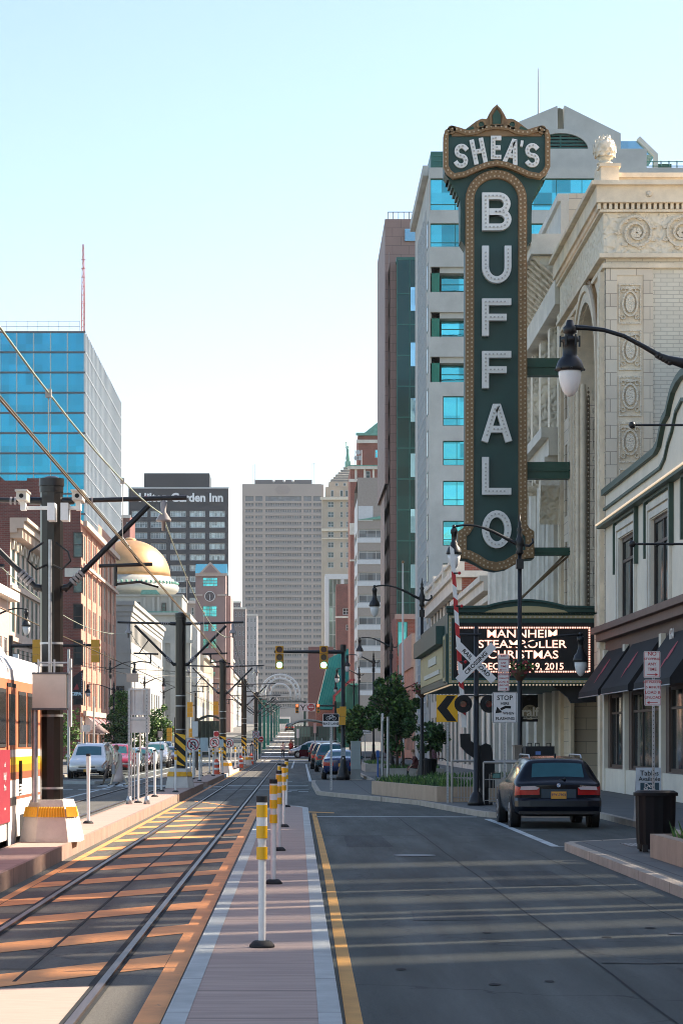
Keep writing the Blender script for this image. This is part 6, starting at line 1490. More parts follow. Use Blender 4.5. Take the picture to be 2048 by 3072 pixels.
far=[(262,1215),(310,1230),(350,1250),(430,1280),(455,1210),(560,1180),(610,1210),(690,1175),(730,1185),(840,1120),(895,1120),(940,1100),(985,1085),(1020,1070),(1060,1055),(1085,1045),(1110,1035),(1135,1028),(1160,1015),(1190,1005)]
ordn=['first','second','third','fourth','fifth','sixth','seventh','eighth','ninth','tenth','eleventh','twelfth','thirteenth','fourteenth','fifteenth','sixteenth','seventeenth','eighteenth','nineteenth','twentieth']
for i,(cx_,by) in enumerate(far):
    S_=2050+by*sc; z=.19; d=F*(EYE-z)/(S_-CY); src=py if cx_ in (310,430,610,690,730,895,1020,1160,1190) else pw
    c=copy_tree(src); c.location=(WX(500+cx_*sc,d),d,z); c['label']='%s small lane post from the left in the row beyond the second tram pole'%ordn[i]
# barrels
def barrel(label,x,y):
    t=thing('traffic_barrel',label,'traffic barrel',(x,y,.16),'orange traffic barrels'); om=mat('barrel_orange',(.75,.09,.03),.5)
    m=MB().use(om); m.lathe([(.20,0),(.17,.04),(.15,.35),(.12,.65),(.05,.78)],(x,y,.16),14); m.build('barrel_body',None,t)
    m=MB().use(white_paint); m.lathe([(.163,.22),(.155,.34)],(x,y,.16),14); m.lathe([(.138,.48),(.128,.60)],(x,y,.16),14); m.build('barrel_bands',None,t)
barrel('orange and white traffic barrel before the third tram pole',WX(650,119),119); barrel('orange barrel farther along, left of the fourth tram pole',WX(722,150),150); barrel('small orange barrel beyond the fourth tram pole',WX(753.5,172),172)

# ---------- signs ----------
def panel(mb,x0,x1,y,z0,z1,r=.03,th=.012):
    pts=[]
    for cx_,cz_,a in ((x1-r,z1-r,0),(x0+r,z1-r,90),(x0+r,z0+r,180),(x1-r,z0+r,270)):
        for q in range(4): aa=R(a+30*q); pts.append((cx_+r*math.cos(aa),cz_+r*math.sin(aa)))
    mb.prism(pts,y-th,y); return pts
def perf_post(root,x,y,z0,z1,w=.05):
    m=MB().use(steel); m.box(x-w/2,x+w/2,y+.002,y+w,z0,z1); m.use(dark_steel)
    z=z0+.1
    while z<z1: m.box(x-.008,x+.008,y-.0005,y+.0018,z,z+.02); z+=.075
    m.build('post',None,root)
def uturn(label,x,y,zc,s=.61,zg=.2):
    t=thing('no_u_turn_sign',label,'traffic sign',(x,y,zg),'no U-turn signs'); perf_post(t,x,y,zg,zc)
    m=MB().use(sign_white); panel(m,x-s/2,x+s/2,y,zc-s/2,zc+s/2,.04); m.use(black_matte); m.stroke([(x-s*.47,zc-s*.47),(x-s*.47,zc+s*.47),(x+s*.47,zc+s*.47),(x+s*.47,zc-s*.47)],.012,y-.014,y-.0125,True); m.build('sign_panel',None,t)
    m=MB().use(black_matte); m.stroke([(x+s*.17,zc-s*.25),(x+s*.17,zc+s*.05)]+[(x+s*.02+s*.15*math.cos(a),zc+s*.05+s*.15*math.sin(a)) for a in [math.pi*q/8 for q in range(1,9)]]+[(x-s*.13,zc-s*.1)],s*.085,y-.016,y-.0126); m.prism([(x-s*.25,zc-s*.08),(x-s*.01,zc-s*.08),(x-s*.13,zc-s*.26)],y-.0165,y-.0127); m.build('arrow',None,t)
    m=MB().use(sign_red); m.stroke([(x+s*.4*math.cos(a),zc+s*.4*math.sin(a)) for a in [2*math.pi*q/28 for q in range(28)]],s*.075,y-.02,y-.017,True); m.stroke([(x-s*.27,zc+s*.27),(x+s*.27,zc-s*.27)],s*.07,y-.0215,y-.018); m.build('prohibition_ring',None,t)
uturn('largest no U-turn sign, right beside the second tram pole',WX(579,107),107,WZ(2234,107),.61)
uturn('second no U-turn sign, left of the third tram pole',WX(644,139),139,WZ(2227,139),.61)
uturn('no U-turn sign half hidden behind the third tram pole',WX(687,150),150,WZ(2230,150),.61)
uturn('smallest no U-turn sign, on the fifth tram pole',WX(768,203),203,WZ(2203,203),.61)
def blank_sign(name,label,sx0,sx1,sy0,sy1,d,postsx,zg,m_=None,post=True):
    t=thing(name,label,'sign',(WX(postsx,d),d,zg)); m=MB().use(m_ or mat('bare_aluminium',(.55,.54,.54),.45,.4)); panel(m,WX(sx0,d),WX(sx1,d),d,WZ(sy1,d),WZ(sy0,d),.02); m.build('sign_panel',None,t)
    if post: perf_post(t,WX(postsx,d),d,zg,WZ(sy1,d)+.2)
    return t
paleblue=mat('sign_back_blue',(.42,.52,.56),.45,.3)
blank_sign('reversed_sign','pale blue back of a sign just right of the largest no U-turn sign',601,624,2213,2254,104,604,.2,paleblue)
blank_sign('reversed_sign','small grey sign back in front of the third tram pole',657,671,2218,2252,122,664,.2,paleblue)
blank_sign('signal_box','tall white signal box above the no U-turn sign',577,594,2164,2210,112,585,.2,white_paint)
blank_sign('street_sign','grey double sign back near the striped awning on the left pavement',244,272,2175,2195,150,258,.13)
blank_sign('street_sign','pinkish square sign back among the left trees',474,488,2193,2212,150,481,.13,mat('pinkish_back',(.45,.36,.32),.5))
t=blank_sign('do_not_enter_sign','partly hidden do not enter sign left of the third tram pole',641,656,2193,2211,141,648,.2,sign_white)
m=MB().use(sign_red); d=140.9; m.cyl((WX(649,d),d,WZ(2202,d)),(WX(649,d),d+.03,WZ(2202,d)),.15,seg=16); m.build('red_disc',None,t)
t=blank_sign('do_not_enter_sign','do not enter sign right of the fifth tram pole',776,790,2209,2227,210,783,.1,sign_white)
m=MB().use(sign_red); d=209.9; m.cyl((WX(783,d),d,WZ(2218,d)),(WX(783,d),d+.03,WZ(2218,d)),.22,seg=16); m.use(sign_white); m.box(WX(778.5,d),WX(787.5,d),d-.01,d-.002,WZ(2219.3,d),WZ(2216.8,d)); m.build('red_disc',None,t)
# double post information sign on the platform
d=60.7; t=thing('double_post_sign','tall two legged sign seen from behind with white frames on the left platform','sign',(WX(415,d),d,.22))
for sx in (388,441): 
    m=MB().use(steel); m.box(WX(sx,d)-.03,WX(sx,d)+.03,d-.03,d+.03,.22,WZ(2065,d)); m.lathe([(.09,0),(.05,.2)],(WX(sx,d),d,.22),8); m.use(dark_steel)
    z=.5
    while z<3: m.box(WX(sx,d)-.008,WX(sx,d)+.008,d-.033,d-.0301,z,z+.025); z+=.085
    m.build('leg',None,t)
alu=mat('sign_frame_white',(.62,.60,.58),.4,.2)
m=MB().use(alu); m.stroke([(WX(387,d),WZ(2143,d)),(WX(387,d),WZ(2068,d)),(WX(448,d),WZ(2068,d)),(WX(448,d),WZ(2143,d))],.05,d+.031,d+.08,True); m.box(WX(387,d),WX(448,d),d+.081,d+.09,WZ(2143,d),WZ(2068,d)); m.box(WX(398,d),WX(403,d),d+.04,d+.0805,WZ(2143,d),WZ(2068,d)); m.box(WX(425,d),WX(429,d),d+.04,d+.0805,WZ(2143,d),WZ(2068,d)); m.build('upper_frame',None,t)
m=MB().use(alu); m.box(WX(385,d),WX(449,d),d+.031,d+.06,WZ(2198,d),WZ(2150,d)); m.use(steel); m.box(WX(385,d),WX(449,d),d+.02,d+.0305,WZ(2162,d),WZ(2158,d)); m.build('lower_panel',None,t)
m=MB().use(mat('sign_back_tan',(.42,.34,.29),.4,.3)); m.box(WX(380,d+2),WX(416,d+2),d+2,d+2.03,WZ(2046,d+2),WZ(2020,d+2)); m.use(alu); m.box(WX(393,d+2),WX(396,d+2),d+2.04,d+2.08,.2,WZ(2046,d+2)); m.box(WX(402,d+2),WX(405,d+2),d+2.04,d+2.08,.2,WZ(2046,d+2)); o=m.build('reversed_sign',None); tag(o,'small tan sign back above the double post sign','sign')

# banner
d=125.; t=thing('banner','black film strip style banner reading CEPA on the left pavement','banner',(WX(208,d),d,0))
m=MB().use(mat('grey_pole',(.45,.45,.44),.5,.3)); m.cyl((WX(206,d),d+.1,.13),(WX(206,d),d+.1,6.6),.075,seg=10); m.build('pole',None,t)
m=MB().use(mat('banner_black',(.015,.015,.02),.7,var=.3)); m.prism([(WX(212,d),WZ(2097,d)),(WX(247,d),WZ(2096,d)),(WX(250,d),WZ(2008,d)),(WX(214,d),WZ(2036,d))],d,d+.02); m.use(mat('banner_red',(.25,.03,.04),.6)); m.prism([(WX(220,d),WZ(2070,d)),(WX(238,d),WZ(2068,d)),(WX(232,d),WZ(2050,d))],d-.01,d-.001); m.use(mat('banner_blue',(.35,.45,.6),.6))
for i in range(11): m.box(WX(213.5,d),WX(215,d),d-.008,d-.001,WZ(2095-i*5,d),WZ(2092-i*5,d)); m.box(WX(246,d),WX(247.5,d),d-.008,d-.001,WZ(2093-i*7,d),WZ(2089-i*7,d))
m.build('cloth',None,t); text_mesh('CEPA',.22,mat('banner_text',(.45,.65,.75),.6),'lettering',t,(WX(230,d),d-.03,WZ(2082,d)),bold=.012)

# right signs on the near post
def textsign(t,x,y,z0,z1,w,lines,m_txt,border=None,fs=.07):
    m=MB().use(sign_white); panel(m,x-w/2,x+w/2,y,z0,z1,.02)
    m.use(border or m_txt); g=.014; m.stroke([(x-w/2+g,z0+g),(x-w/2+g,z1-g),(x+w/2-g,z1-g),(x+w/2-g,z0+g)],.007,y-.0135,y-.0122,True); o=m.build('sign_panel',None,t)
    n=len(lines)
    for i,(s_,f) in enumerate(lines):
        if s_=='<' or s_=='>':
            zz=z1-(i+.5)*(z1-z0)/n*.98; a=MB().use(m_txt); s=-1 if s_=='<' else 1; a.box(x-w*.3,x+w*.3,y-.016,y-.0125,zz-.006,zz+.006); a.prism([(x+s*w*.36,zz),(x+s*w*.2,zz+.028),(x+s*w*.2,zz-.028)],y-.017,y-.0125); a.build('arrow',None,o)
        else: text_mesh(s_,f,m_txt,'lettering',o,(x,y-.0145,z1-(i+.5)*(z1-z0)/n*.98),ext=.0015,bold=.001)
d=43.; x=WX(1954,d); t=thing('parking_sign_post','red lettered no stopping and loading signs behind the black litter bin','traffic sign',(x,d,.13)); perf_post(t,WX(1959,d),d,.13,WZ(1953,d),.045)
textsign(t,x,d,WZ(2033,d),WZ(1954,d),.295,(('NO',.10),('STOPPING',.062),('ANY',.075),('TIME',.075),('>',0)),sign_red)
textsign(t,WX(1956,d),d,WZ(2117,d),WZ(2039,d),.295,(('NO PARKING',.055),('15 MINUTE',.062),('LOAD &',.075),('UNLOAD',.07),('<',0)),sign_red)
d=58.5; x=WX(1513,d); t=thing('stop_here_sign','stop here when flashing sign with loading signs above, beside the gate','traffic sign',(x,d,.13)); perf_post(t,x,d,.13,WZ(1965,d),.055)
textsign(t,WX(1509,d),d,WZ(2016,d),WZ(1963,d),.275,(('NO',.085),('STOPPING',.05),('ANY',.065),('TIME',.065),('<',0)),sign_red)
textsign(t,WX(1509,d),d,WZ(2073,d),WZ(2019,d),.275,(('NO PARKING',.045),('15 MINUTE',.05),('LOAD &',.065),('UNLOAD',.06),('>',0)),sign_red)
m=MB().use(sign_white); panel(m,x-.305,x+.305,d,WZ(2169,d),WZ(2076,d),.04); m.use(black_matte); m.stroke([(x-.285,WZ(2166.5,d)),(x-.285,WZ(2078.5,d)),(x+.285,WZ(2078.5,d)),(x+.285,WZ(2166.5,d))],.012,d-.0135,d-.0125,True)
m.stroke([(x+.15,WZ(2122,d)),(x+.02,WZ(2121,d)),(x-.10,WZ(2128,d))],.06,d-.015,d-.0126); m.prism([(x-.23,WZ(2140,d)),(x-.19,WZ(2120,d)),(x-.06,WZ(2137,d))],d-.0155,d-.0127); o=m.build('sign_panel',None,t)
for s_,f,sx_,sy_ in (('STOP',.16,1513,2094),('HERE',.09,1513,2110.5),('WHEN',.09,1524,2140),('FLASHING',.10,1514,2156)): text_mesh(s_,f,black_matte,'lettering',o,(WX(sx_,d),d-.0145,WZ(sy_,d)),ext=.0015,bold=.002)
d=65.; x=WX(1340,d); t=thing('chevron_sign','yellow square sign with black chevron pointing left before the trees','traffic sign',(WX(1342,d),d,.13)); perf_post(t,WX(1342,d),d,.13,WZ(2160,d),.06)
m=MB().use(yellow_sheet); panel(m,WX(1308,d),WX(1372,d),d,WZ(2166,d),WZ(2085,d),.01); m.build('sign_panel',None,t); m=MB().use(black_matte); m.prism([(WX(1310,d),WZ(2125,d)),(WX(1340,d),WZ(2087,d)),(WX(1366,d),WZ(2087,d)),(WX(1340,d),WZ(2125,d)),(WX(1369,d),WZ(2164,d)),(WX(1341,d),WZ(2164,d))],d-.016,d-.0125); m.build('chevron',None,t)
d=82.; x=WX(993,d); t=thing('bike_lane_sign','bike lane sign on a thin post at the tip of the pavement','traffic sign',(x,d,.13)); perf_post(t,x,d,.13,WZ(2142,d),.07)
m=MB().use(sign_white); panel(m,WX(968,d),WX(1016,d),d,WZ(2180,d),WZ(2141,d),.03); m.use(black_matte); m.box(WX(969.3,d),WX(1014.8,d),d-.0145,d-.0125,WZ(2163,d),WZ(2142.5,d)); o=m.build('sign_panel',None,t); text_mesh('BIKE LANE',.115,black_matte,'lettering',o,(x,d-.0145,WZ(2171.5,d)),ext=.0015,bold=.002)
m=MB().use(sign_white); zc=WZ(2155,d); r=.062
for s in (-1,1): m.stroke([(x+s*.10+r*math.cos(a),zc+r*math.sin(a)) for a in [2*math.pi*q/14 for q in range(14)]],.013,d-.019,d-.0147,True)
m.stroke([(x-.10,zc),(x-.05,zc+.09),(x+.06,zc+.09),(x,zc),(x-.10,zc)],.012,d-.0185,d-.0148); m.stroke([(x,zc),(x-.055,zc+.12)],.012,d-.0186,d-.0149); m.stroke([(x+.10,zc),(x+.05,zc+.12),(x+.02,zc+.125)],.012,d-.0187,d-.0149); m.build('bicycle_symbol',None,o)
d=147.; t=blank_sign('bike_lane_sign','smaller bike lane sign under the tree crowns',1082,1113,2175,2202,d,1094,.13,sign_white); m=MB().use(black_matte); m.box(WX(1083,d),WX(1112,d),d-.02,d-.0125,WZ(2190,d),WZ(2176,d)); m.build('black_field',None,t); text_mesh('BIKE LANE',.13,black_matte,'lettering',t,(WX(1097.5,d),d-.015,WZ(2196.5,d)),bold=.002)
for sx,d,lab in ((1163,108,'right steel sign post among the trees, carrying a pay station sign'),(1146,112,'left steel post with a blue parking meter under the trees')):
    t=thing('parking_meter_post',lab,'sign post',(WX(sx,d),d,.13)); m=MB().use(steel); m.cyl((WX(sx,d),d,.13),(WX(sx,d),d,WZ(2150,d)),.06,seg=8); m.build('post',None,t)
    if sx==1146: m=MB().use(mat('meter_blue',(.02,.10,.35),.4)); m.box(WX(1128,d),WX(1137,d),d-.1,d+.1,WZ(2272,d),WZ(2251,d)); m.cyl((WX(1133,d),d,.13),(WX(1133,d),d,WZ(2272,d)),.04,seg=8); m.build('meter_head',None,t)
    else: m=MB().use(sign_white); panel(m,WX(1143,d),WX(1150,d),d-.1,WZ(2162,d),WZ(2140,d),.01); m.build('sign_panel',None,t)

# ---------- traffic signals ----------
def signal(x,y,ztop,label,lit='green',face=True,s=1.0):
    t=thing('traffic_signal',label,'traffic light',(x,y,ztop)); w=.36*s; hh=1.0*s; bh=hh/3
    for k,c in enumerate(('red','amber','green')):
        z1=ztop-k*bh; m=MB().use(signal_yellow); m.box(x-w/2,x+w/2,y-.0,y+.22,z1-bh+.008,z1-.008); o=m.build('signal_section',None,t)
        if face:
            zc=z1-bh/2; cols={'red':(.09,.008,.008),'amber':(.10,.045,.02),'green':(.01,.08,.05)}
            if c==lit:
                e={'green':(.35,1,.75),'red':(1,.12,.05),'amber':(1,.35,.05)}[c]; lm=mat('lit_%s'%c,(.3,.9,.6) if c=='green' else (.9,.2,.05),.4,var=0,emit=e,estr=2.6 if c=='green' else 1.2)
            else: lm=mat('lens_%s'%c,cols[c],.3,var=.1)
            v=MB().use(lm); v.cyl((x,y-.03,zc),(x,y-.002,zc),.125*s,seg=18); v.build('lens',None,o)
            v=MB().use(signal_yellow if not(c==lit) else mat('visor_green_glow',(.02,.30,.16),.5)); n=14  # lit section's visor is coloured with a green lamp glow
            v.stroke([(x+.143*s*math.cos(a),zc+.143*s*math.sin(a)) for a in [R(-40)+R(260)*q/n for q in range(n+1)]],.02*s,y-.2*s,y-.004); v.build('visor',None,o)
    return t
d=104.
t=thing('signal_mast','black signal mast with long arm and flared base at the crossing corner','signal mast',(WX(1029,d),d,.13))
m=MB().use(black_metal); xm=WX(1029,d); m.lathe([(.29,0),(.29,.2),(.22,.3),(.23,.42),(.14,.62),(.12,.9),(.09,1.0),(.085,5.75)],(xm,d,.13),16); m.cyl((xm,d,5.7),(xm,d,6.0),.13,seg=10); m.build('mast',None,t)
m=MB().use(black_metal); m.cyl((xm,d,WZ(1956,d)),(WX(822,d),d,WZ(1955,d)),.085,.055,10); m.build('mast_arm',None,t)
m=MB().use(mat('notice_grey',(.40,.42,.43),.6,var=.3,vscale=20)); m.box(WX(1022,d),WX(1036,d),d-.16,d-.13,WZ(2268,d),WZ(2243,d)); m.use(white_paint); m.ball((xm,d-.12,WZ(2275,d)),.04); m.build('notice',None,t)
signal(WX(838.3,d),d-.3,WZ(1938,d),'left traffic light lit green, hanging on the mast arm'); signal(WX(970.7,d),d-.3,WZ(1938,d),'right traffic light lit green, nearer to the mast')
t=thing('pedestrian_signal','yellow pedestrian signal housings strapped to the signal mast','pedestrian signal',(xm,d,2.8))
m=MB().use(signal_yellow); m.box(WX(1019,d),WX(1037,d),d-.35,d-.1,WZ(2150,d),WZ(2120,d)); m.box(WX(1016,d),WX(1036,d),d-.34,d-.08,WZ(2175,d),WZ(2151,d)); m.prism([(WX(1008,d),WZ(2126,d)),(WX(1019,d),WZ(2124,d)),(WX(1019,d),WZ(2145,d)),(WX(1011,d),WZ(2140,d))],d-.3,d-.1); m.build('housing',None,t)
# left mast with backs of signals
t=thing('signal_mast','black signal mast with arm reaching behind the nearest tram pole','signal mast',(WX(33,d),d,.13)); m=MB().use(black_metal); x=WX(33,d); m.cyl((x,d,.13),(x,d,6.4),.11,.09,10); m.cyl((x,d,WZ(1938,d)),(WX(302,d),d,WZ(1935,d)),.085,.055,10); m.build('mast',None,t)
m=MB().use(white_paint); m.box(x+.1,x+.35,d-.1,d+.1,WZ(1990,d),WZ(1962,d)); m.ball((WX(62,d),d,WZ(1992,d)),.13); m.box(WX(15,d),WX(24,d),d-.1,d+.1,WZ(2005,d),WZ(1988,d)); m.cyl((x,d,WZ(1978,d)),(WX(62,d),d,WZ(1980,d)),.03,seg=6); m.build('camera_dome',None,t)
signal(WX(113,d),d-.3,WZ(1919,d),'back of the left yellow traffic light near the nearest tram pole',None,False); signal(WX(288,d),d-.3,WZ(1919,d),'back of the yellow traffic light on the left mast arm end',None,False)
d=262.
t=thing('signal_mast','far signal mast with white sign panels on its arm','signal mast',(WX(1005,d),d,0)); m=MB().use(black_metal); x=WX(1005,d); m.cyl((x,d,0),(x,d,6.2),.13,seg=8); m.cyl((x,d,5.7),(WX(885,d),d,5.7),.1,seg=8); m.build('mast',None,t)
signal(WX(891,d),d-.3,WZ(2112,d),'far traffic light lit amber left of the arrow sign','red',True,1.0); signal(WX(954,d),d-.3,WZ(2112,d),'far traffic light lit amber right of the do not enter sign','red',True,1.0)
t=thing('lane_arrow_sign','white sign with a forked black arrow on the far signal arm','traffic sign',(WX(908,d),d-.4,5)); m=MB().use(sign_white); panel(m,WX(897,d),WX(920,d),d-.4,WZ(2134,d),WZ(2110,d),.03); m.build('sign_panel',None,t)
m=MB().use(black_matte); xx=WX(908.5,d); m.stroke([(xx,WZ(2131,d)),(xx,WZ(2124,d)),(WX(900.5,d),WZ(2114,d))],.09,d-.43,d-.413); m.stroke([(xx,WZ(2124,d)),(WX(916.5,d),WZ(2114,d))],.09,d-.432,d-.413); m.build('arrow',None,t)
t=thing('do_not_enter_sign','red and white do not enter sign on the far signal arm','traffic sign',(WX(933,d),d-.4,5)); m=MB().use(sign_white); panel(m,WX(921,d),WX(945,d),d-.4,WZ(2134,d),WZ(2110,d),.03); m.use(sign_red); m.cyl((WX(933,d),d-.45,WZ(2122,d)),(WX(933,d),d-.413,WZ(2122,d)),.39,seg=20); m.use(sign_white); m.box(WX(925,d),WX(941,d),d-.47,d-.452,WZ(2123.6,d),WZ(2120.2,d)); m.build('sign_panel',None,t)
text_mesh('DO NOT',.14,sign_white,'lettering',t,(WX(933,d),d-.46,WZ(2117,d))); text_mesh('ENTER',.14,sign_white,'lettering',t,(WX(933,d),d-.46,WZ(2127.5,d)))
# yellow signals among the left poles
for sx,sy,dd,lab in ((570,2106,150,'yellow signal box between the second and third tram poles'),(648,2104,170,'yellow signal back just left of the third tram pole'),(508,2183,140,'low yellow pedestrian signal left of the second tram pole'),(574,2185,140,'low yellow signal right of the second tram pole')):
    signal(WX(sx,dd),dd,WZ(sy,dd),lab,None,False,.95 if sy<2150 else .8)
    x=WX(sx,dd)+.35; m=MB().use(black_metal); m.cyl((x,dd+.1,.13),(x,dd+.1,WZ(sy,dd)+.6),.06,seg=7); m.cyl((x,dd+.1,WZ(sy,dd)-.2),(x-.35,dd+.1,WZ(sy,dd)-.2),.03,seg=6); tag(m.build('signal_post'),'thin black post of the '+lab,'signal post')

# ---------- railway crossing signal and gate ----------
d=63.; xm=WX(1428,d)
t=thing('crossing_signal','black crossing signal mast with white crossbuck and two red lamps','crossing signal',(xm,d,.13))
m=MB().use(black_metal); m.lathe([(.24,0),(.22,.1),(.12,.32),(.075,.36),(.06,WZ(1878,d)-.13)],(xm,d,.13),12); m.cyl((xm-.45,d-.05,WZ(1904,d)),(xm+.12,d-.05,WZ(1904,d)),.03,seg=6); m.build('mast',None,t)
zc=WZ(1989.5,d)
for k,(a,s_,tx) in enumerate(((-45,'RAIL    ROAD','a'),(45,'CROSSING','b'))):
    m=MB().use(sign_white); L=.66; w=.105; u=Vector((math.cos(R(a)),math.sin(R(a)))); n=Vector((-u.y,u.x)); c=Vector((xm-.02,zc)); pts=[c-u*L-n*w,c+u*L-n*w,c+u*L+n*w,c-u*L+n*w]; yy=d-.13-.02*k; m.prism([tuple(p) for p in pts],yy,yy+.012); o=m.build('crossbuck_blade',None,t)
    text_mesh(s_,.145,black_matte,'lettering',o,(c.x,yy-.003,c.y),ext=.0015,bold=.003,sx=1.12,rot=(0,-R(a),0))
for sx in (1388,1465):
    m=MB().use(black_matte); m.cyl((WX(sx,d),d-.1,WZ(2112,d)),(WX(sx,d),d-.08,WZ(2112,d)),.235,seg=24); m.cyl((WX(sx,d),d-.08,WZ(2112,d)),(WX(sx,d),d+.1,WZ(2112,d)),.12,seg=14); o=m.build('lamp_backing',None,t)
    v=MB().use(mat('red_lens',(.18,.006,.006),.15,var=.2)); v.cyl((WX(sx,d),d-.125,WZ(2112,d)),(WX(sx,d),d-.102,WZ(2112,d)),.085,seg=18); v.build('red_lens',None,o)
    v=MB().use(black_matte); v.stroke([(WX(sx,d)+.1*math.cos(q_),WZ(2112,d)+.1*math.sin(q_)) for q_ in [R(-10)+R(200)*q/10 for q in range(11)]],.012,d-.3,d-.101); v.build('hood',None,o)
m=MB().use(black_metal); m.cyl((WX(1388,d),d-.02,WZ(2087,d)),(WX(1465,d),d-.02,WZ(2087,d)),.022,seg=6); m.ball((xm,d-.05,WZ(2088,d)),.08); m.build('cross_bar',None,t)
t=thing('crossing_gate','red and white crossing gate arm raised upright on a black counterweight','crossing gate',(WX(1450,d),d+.3,.13))
def cz(cx_,cy_): return (WX(1200+cx_/4.356,d),WZ(2050+cy_/4.356,d))
m=MB().use(black_matte); m.prism([cz(a,b) for a,b in ((795,658),(920,658),(925,748),(1000,800),(1060,815),(1130,782),(1190,810),(1205,860),(1222,1010),(1240,1370),(1050,1370),(1010,1000),(880,915),(800,825))],d+.2,d+.5); m.build('counterweight',None,t)
m=MB().use(black_matte); m.box(cz(1040,0)[0],cz(1238,0)[0],d+.15,d+.7,.6,WZ(2050+1005/4.356,d)); m.cyl((cz(1110,0)[0],d+.4,.13),(cz(1110,0)[0],d+.4,.7),.12,seg=10); m.box(cz(1095,0)[0]-.2,cz(1095,0)[0]+.25,d+.2,d+.6,.13,.2); m.build('gate_machine',None,t)
m=MB().use(white_paint); m.box(WX(1385,d),WX(1400,d),d+.2,d+.25,WZ(2182,d),WZ(2140,d)); m.build('arm_bracket',None,t)
xa0,za0,xa1,za1=WX(1393,d),WZ(2180,d),WX(1356,d),WZ(1640,d); N=14
for k in range(N):
    f0,f1=k/N,(k+1)/N
    sl_=.05
    P0=Vector((xa0+(xa1-xa0)*f0,za0+(za1-za0)*f0)); P1_=Vector((xa0+(xa1-xa0)*f1,za0+(za1-za0)*f1)); w0=.066-.012*f0; w1=.066-.012*f1
    m=MB().use(red_paint if k%2==1 and k<13 else white_paint); m.prism([(P0.x-w0,P0.y+sl_),(P0.x+w0,P0.y-sl_),(P1_.x+w1,P1_.y-sl_),(P1_.x-w1,P1_.y+sl_)],d+.18,d+.22); m.build('arm_stripe',None,t)
for sy in (1718,1817,1985):
    f=(2180-sy)/540; x=xa0+(xa1-xa0)*f; m=MB().use(red_paint); m.ball((x+.15,d+.15,WZ(sy,d)),.045); m.use(black_metal); m.cyl((x,d+.17,WZ(sy,d)),(x+.14,d+.15,WZ(sy,d)),.02,seg=6); m.build('arm_lamp',None,t)

# railing
t=thing('railing','grey pipe railing with thin balusters in front of the crossing gate','railing',(4.3,66,.13))
def rail_panel(x0,x1,y,zt,xs):
    m=MB().use(mat('railing_grey',(.38,.36,.33),.5,.4)); m.cyl((x0,y,zt),(x1,y,zt),.035,seg=8)
    for z in (zt-.45,zt-1.0): m.cyl((x0,y,z),(x1,y,z),.012,seg=5)
    for x in xs: m.cyl((x,y,.13),(x,y,zt),.028,seg=8)
    x=x0+.16
    while x<x1-.05: m.cyl((x,y,zt-1.1),(x,y,zt-.3),.010,seg=5); x+=.085
    m.build('rail_panel',None,t)
rail_panel(4.33,6.1,66,1.27,(4.33,6.1)); rail_panel(4.95,6.2,62.9,1.26,(4.95,6.2))

# ---------- planters, kerb walls, cabinet, bins ----------
def planter(label,poly,h,plants=True,z=.13,n=900,seed=1,wm=None):
    t=thing('planter',label,'planter',(poly[0][0],poly[0][1],z),'concrete planters'); P=[Vector(p) for p in poly]; k=len(P); inn=[]
    for i in range(k):
        d1=(P[i]-P[i-1]).normalized(); d2=(P[(i+1)%k]-P[i]).normalized(); n1=Vector((-d1.y,d1.x)); nn=(n1+Vector((-d2.y,d2.x))).normalized(); inn.append(P[i]+nn*(.18/max(.4,nn.dot(n1))))
    m=MB().use(wm or concrete_tan)
    for i in range(k):
        j=(i+1)%k; a,b,c,e=P[i],P[j],inn[j],inn[i]; m.quad((a.x,a.y,z),(b.x,b.y,z),(b.x,b.y,z+h),(a.x,a.y,z+h)); m.quad((a.x,a.y,z+h),(b.x,b.y,z+h),(c.x,c.y,z+h),(e.x,e.y,z+h)); m.quad((e.x,e.y,z+h),(c.x,c.y,z+h),(c.x,c.y,z+h-.1),(e.x,e.y,z+h-.1))
    m.build('wall',None,t); m=MB().use(mat('soil',(.05,.035,.025),.95)); m.ngon([(p.x,p.y,z+h-.08) for p in inn]); m.build('soil',None,t)
    if plants:
        rng=random.Random(seed); m=MB(); xs=[p.x for p in inn]; ys=[p.y for p in inn]
        def inside(x,y):
            r=False
            for i in range(k):
                a,b=inn[i],inn[i-1]
                if (a.y>y)!=(b.y>y) and x<(b.x-a.x)*(y-a.y)/(b.y-a.y)+a.x: r=not r
            return r
        c=0
        while c<n:
            x=rng.uniform(min(xs),max(xs)); y=rng.uniform(min(ys),max(ys))
            if not inside(x,y): continue
            c+=1; m.use([leafm,leafd,leafl,leafm][rng.randrange(4)]); hh=.1+.22*rng.random(); a=rng.random()*6.28; w=.03; dx,dy=math.cos(a)*.12,math.sin(a)*.12
            m.ngon([(x-w,y,z+h-.08),(x+w,y,z+h-.08),(x+dx,y+dy,z+h-.08+hh)])
        tag(m.build('grasses',None,t),kind='stuff')
    return t
planter('long low tan planter wall with grasses on the corner pavement',[(2.45,76.3),(2.6,75.2),(3.95,66.6),(5.75,66.4),(5.75,70),(4.6,79),(3.2,81)],.42,True,n=1400)
planter('near right planter wall cut by the photo edge',[(5.15,22),(7.6,22),(7.6,34.8),(5.15,34.8)],.34,True,n=500,seed=4)
planter('stone tree planter with seats beneath the tree crowns',[(4.1,112),(7.0,112),(7.0,117),(4.1,117)],.42,True,n=500,seed=3,wm=concrete)
planter('small stone planter beside the parked cars',[(3.9,132),(5.3,132),(5.3,140),(3.9,140)],.45,True,n=400,seed=8,wm=concrete)
planter('low planter behind the crossing gate',[(4.7,84),(8.5,84),(8.5,88),(4.7,88)],.4,True,n=500,seed=9,wm=concrete)
o=B(5.25,5.6,58.6,60,.13,.66).build('kerb_block',concrete_tan); tag(o,'short tan stone block at the front left of the dark wagon','stone block')
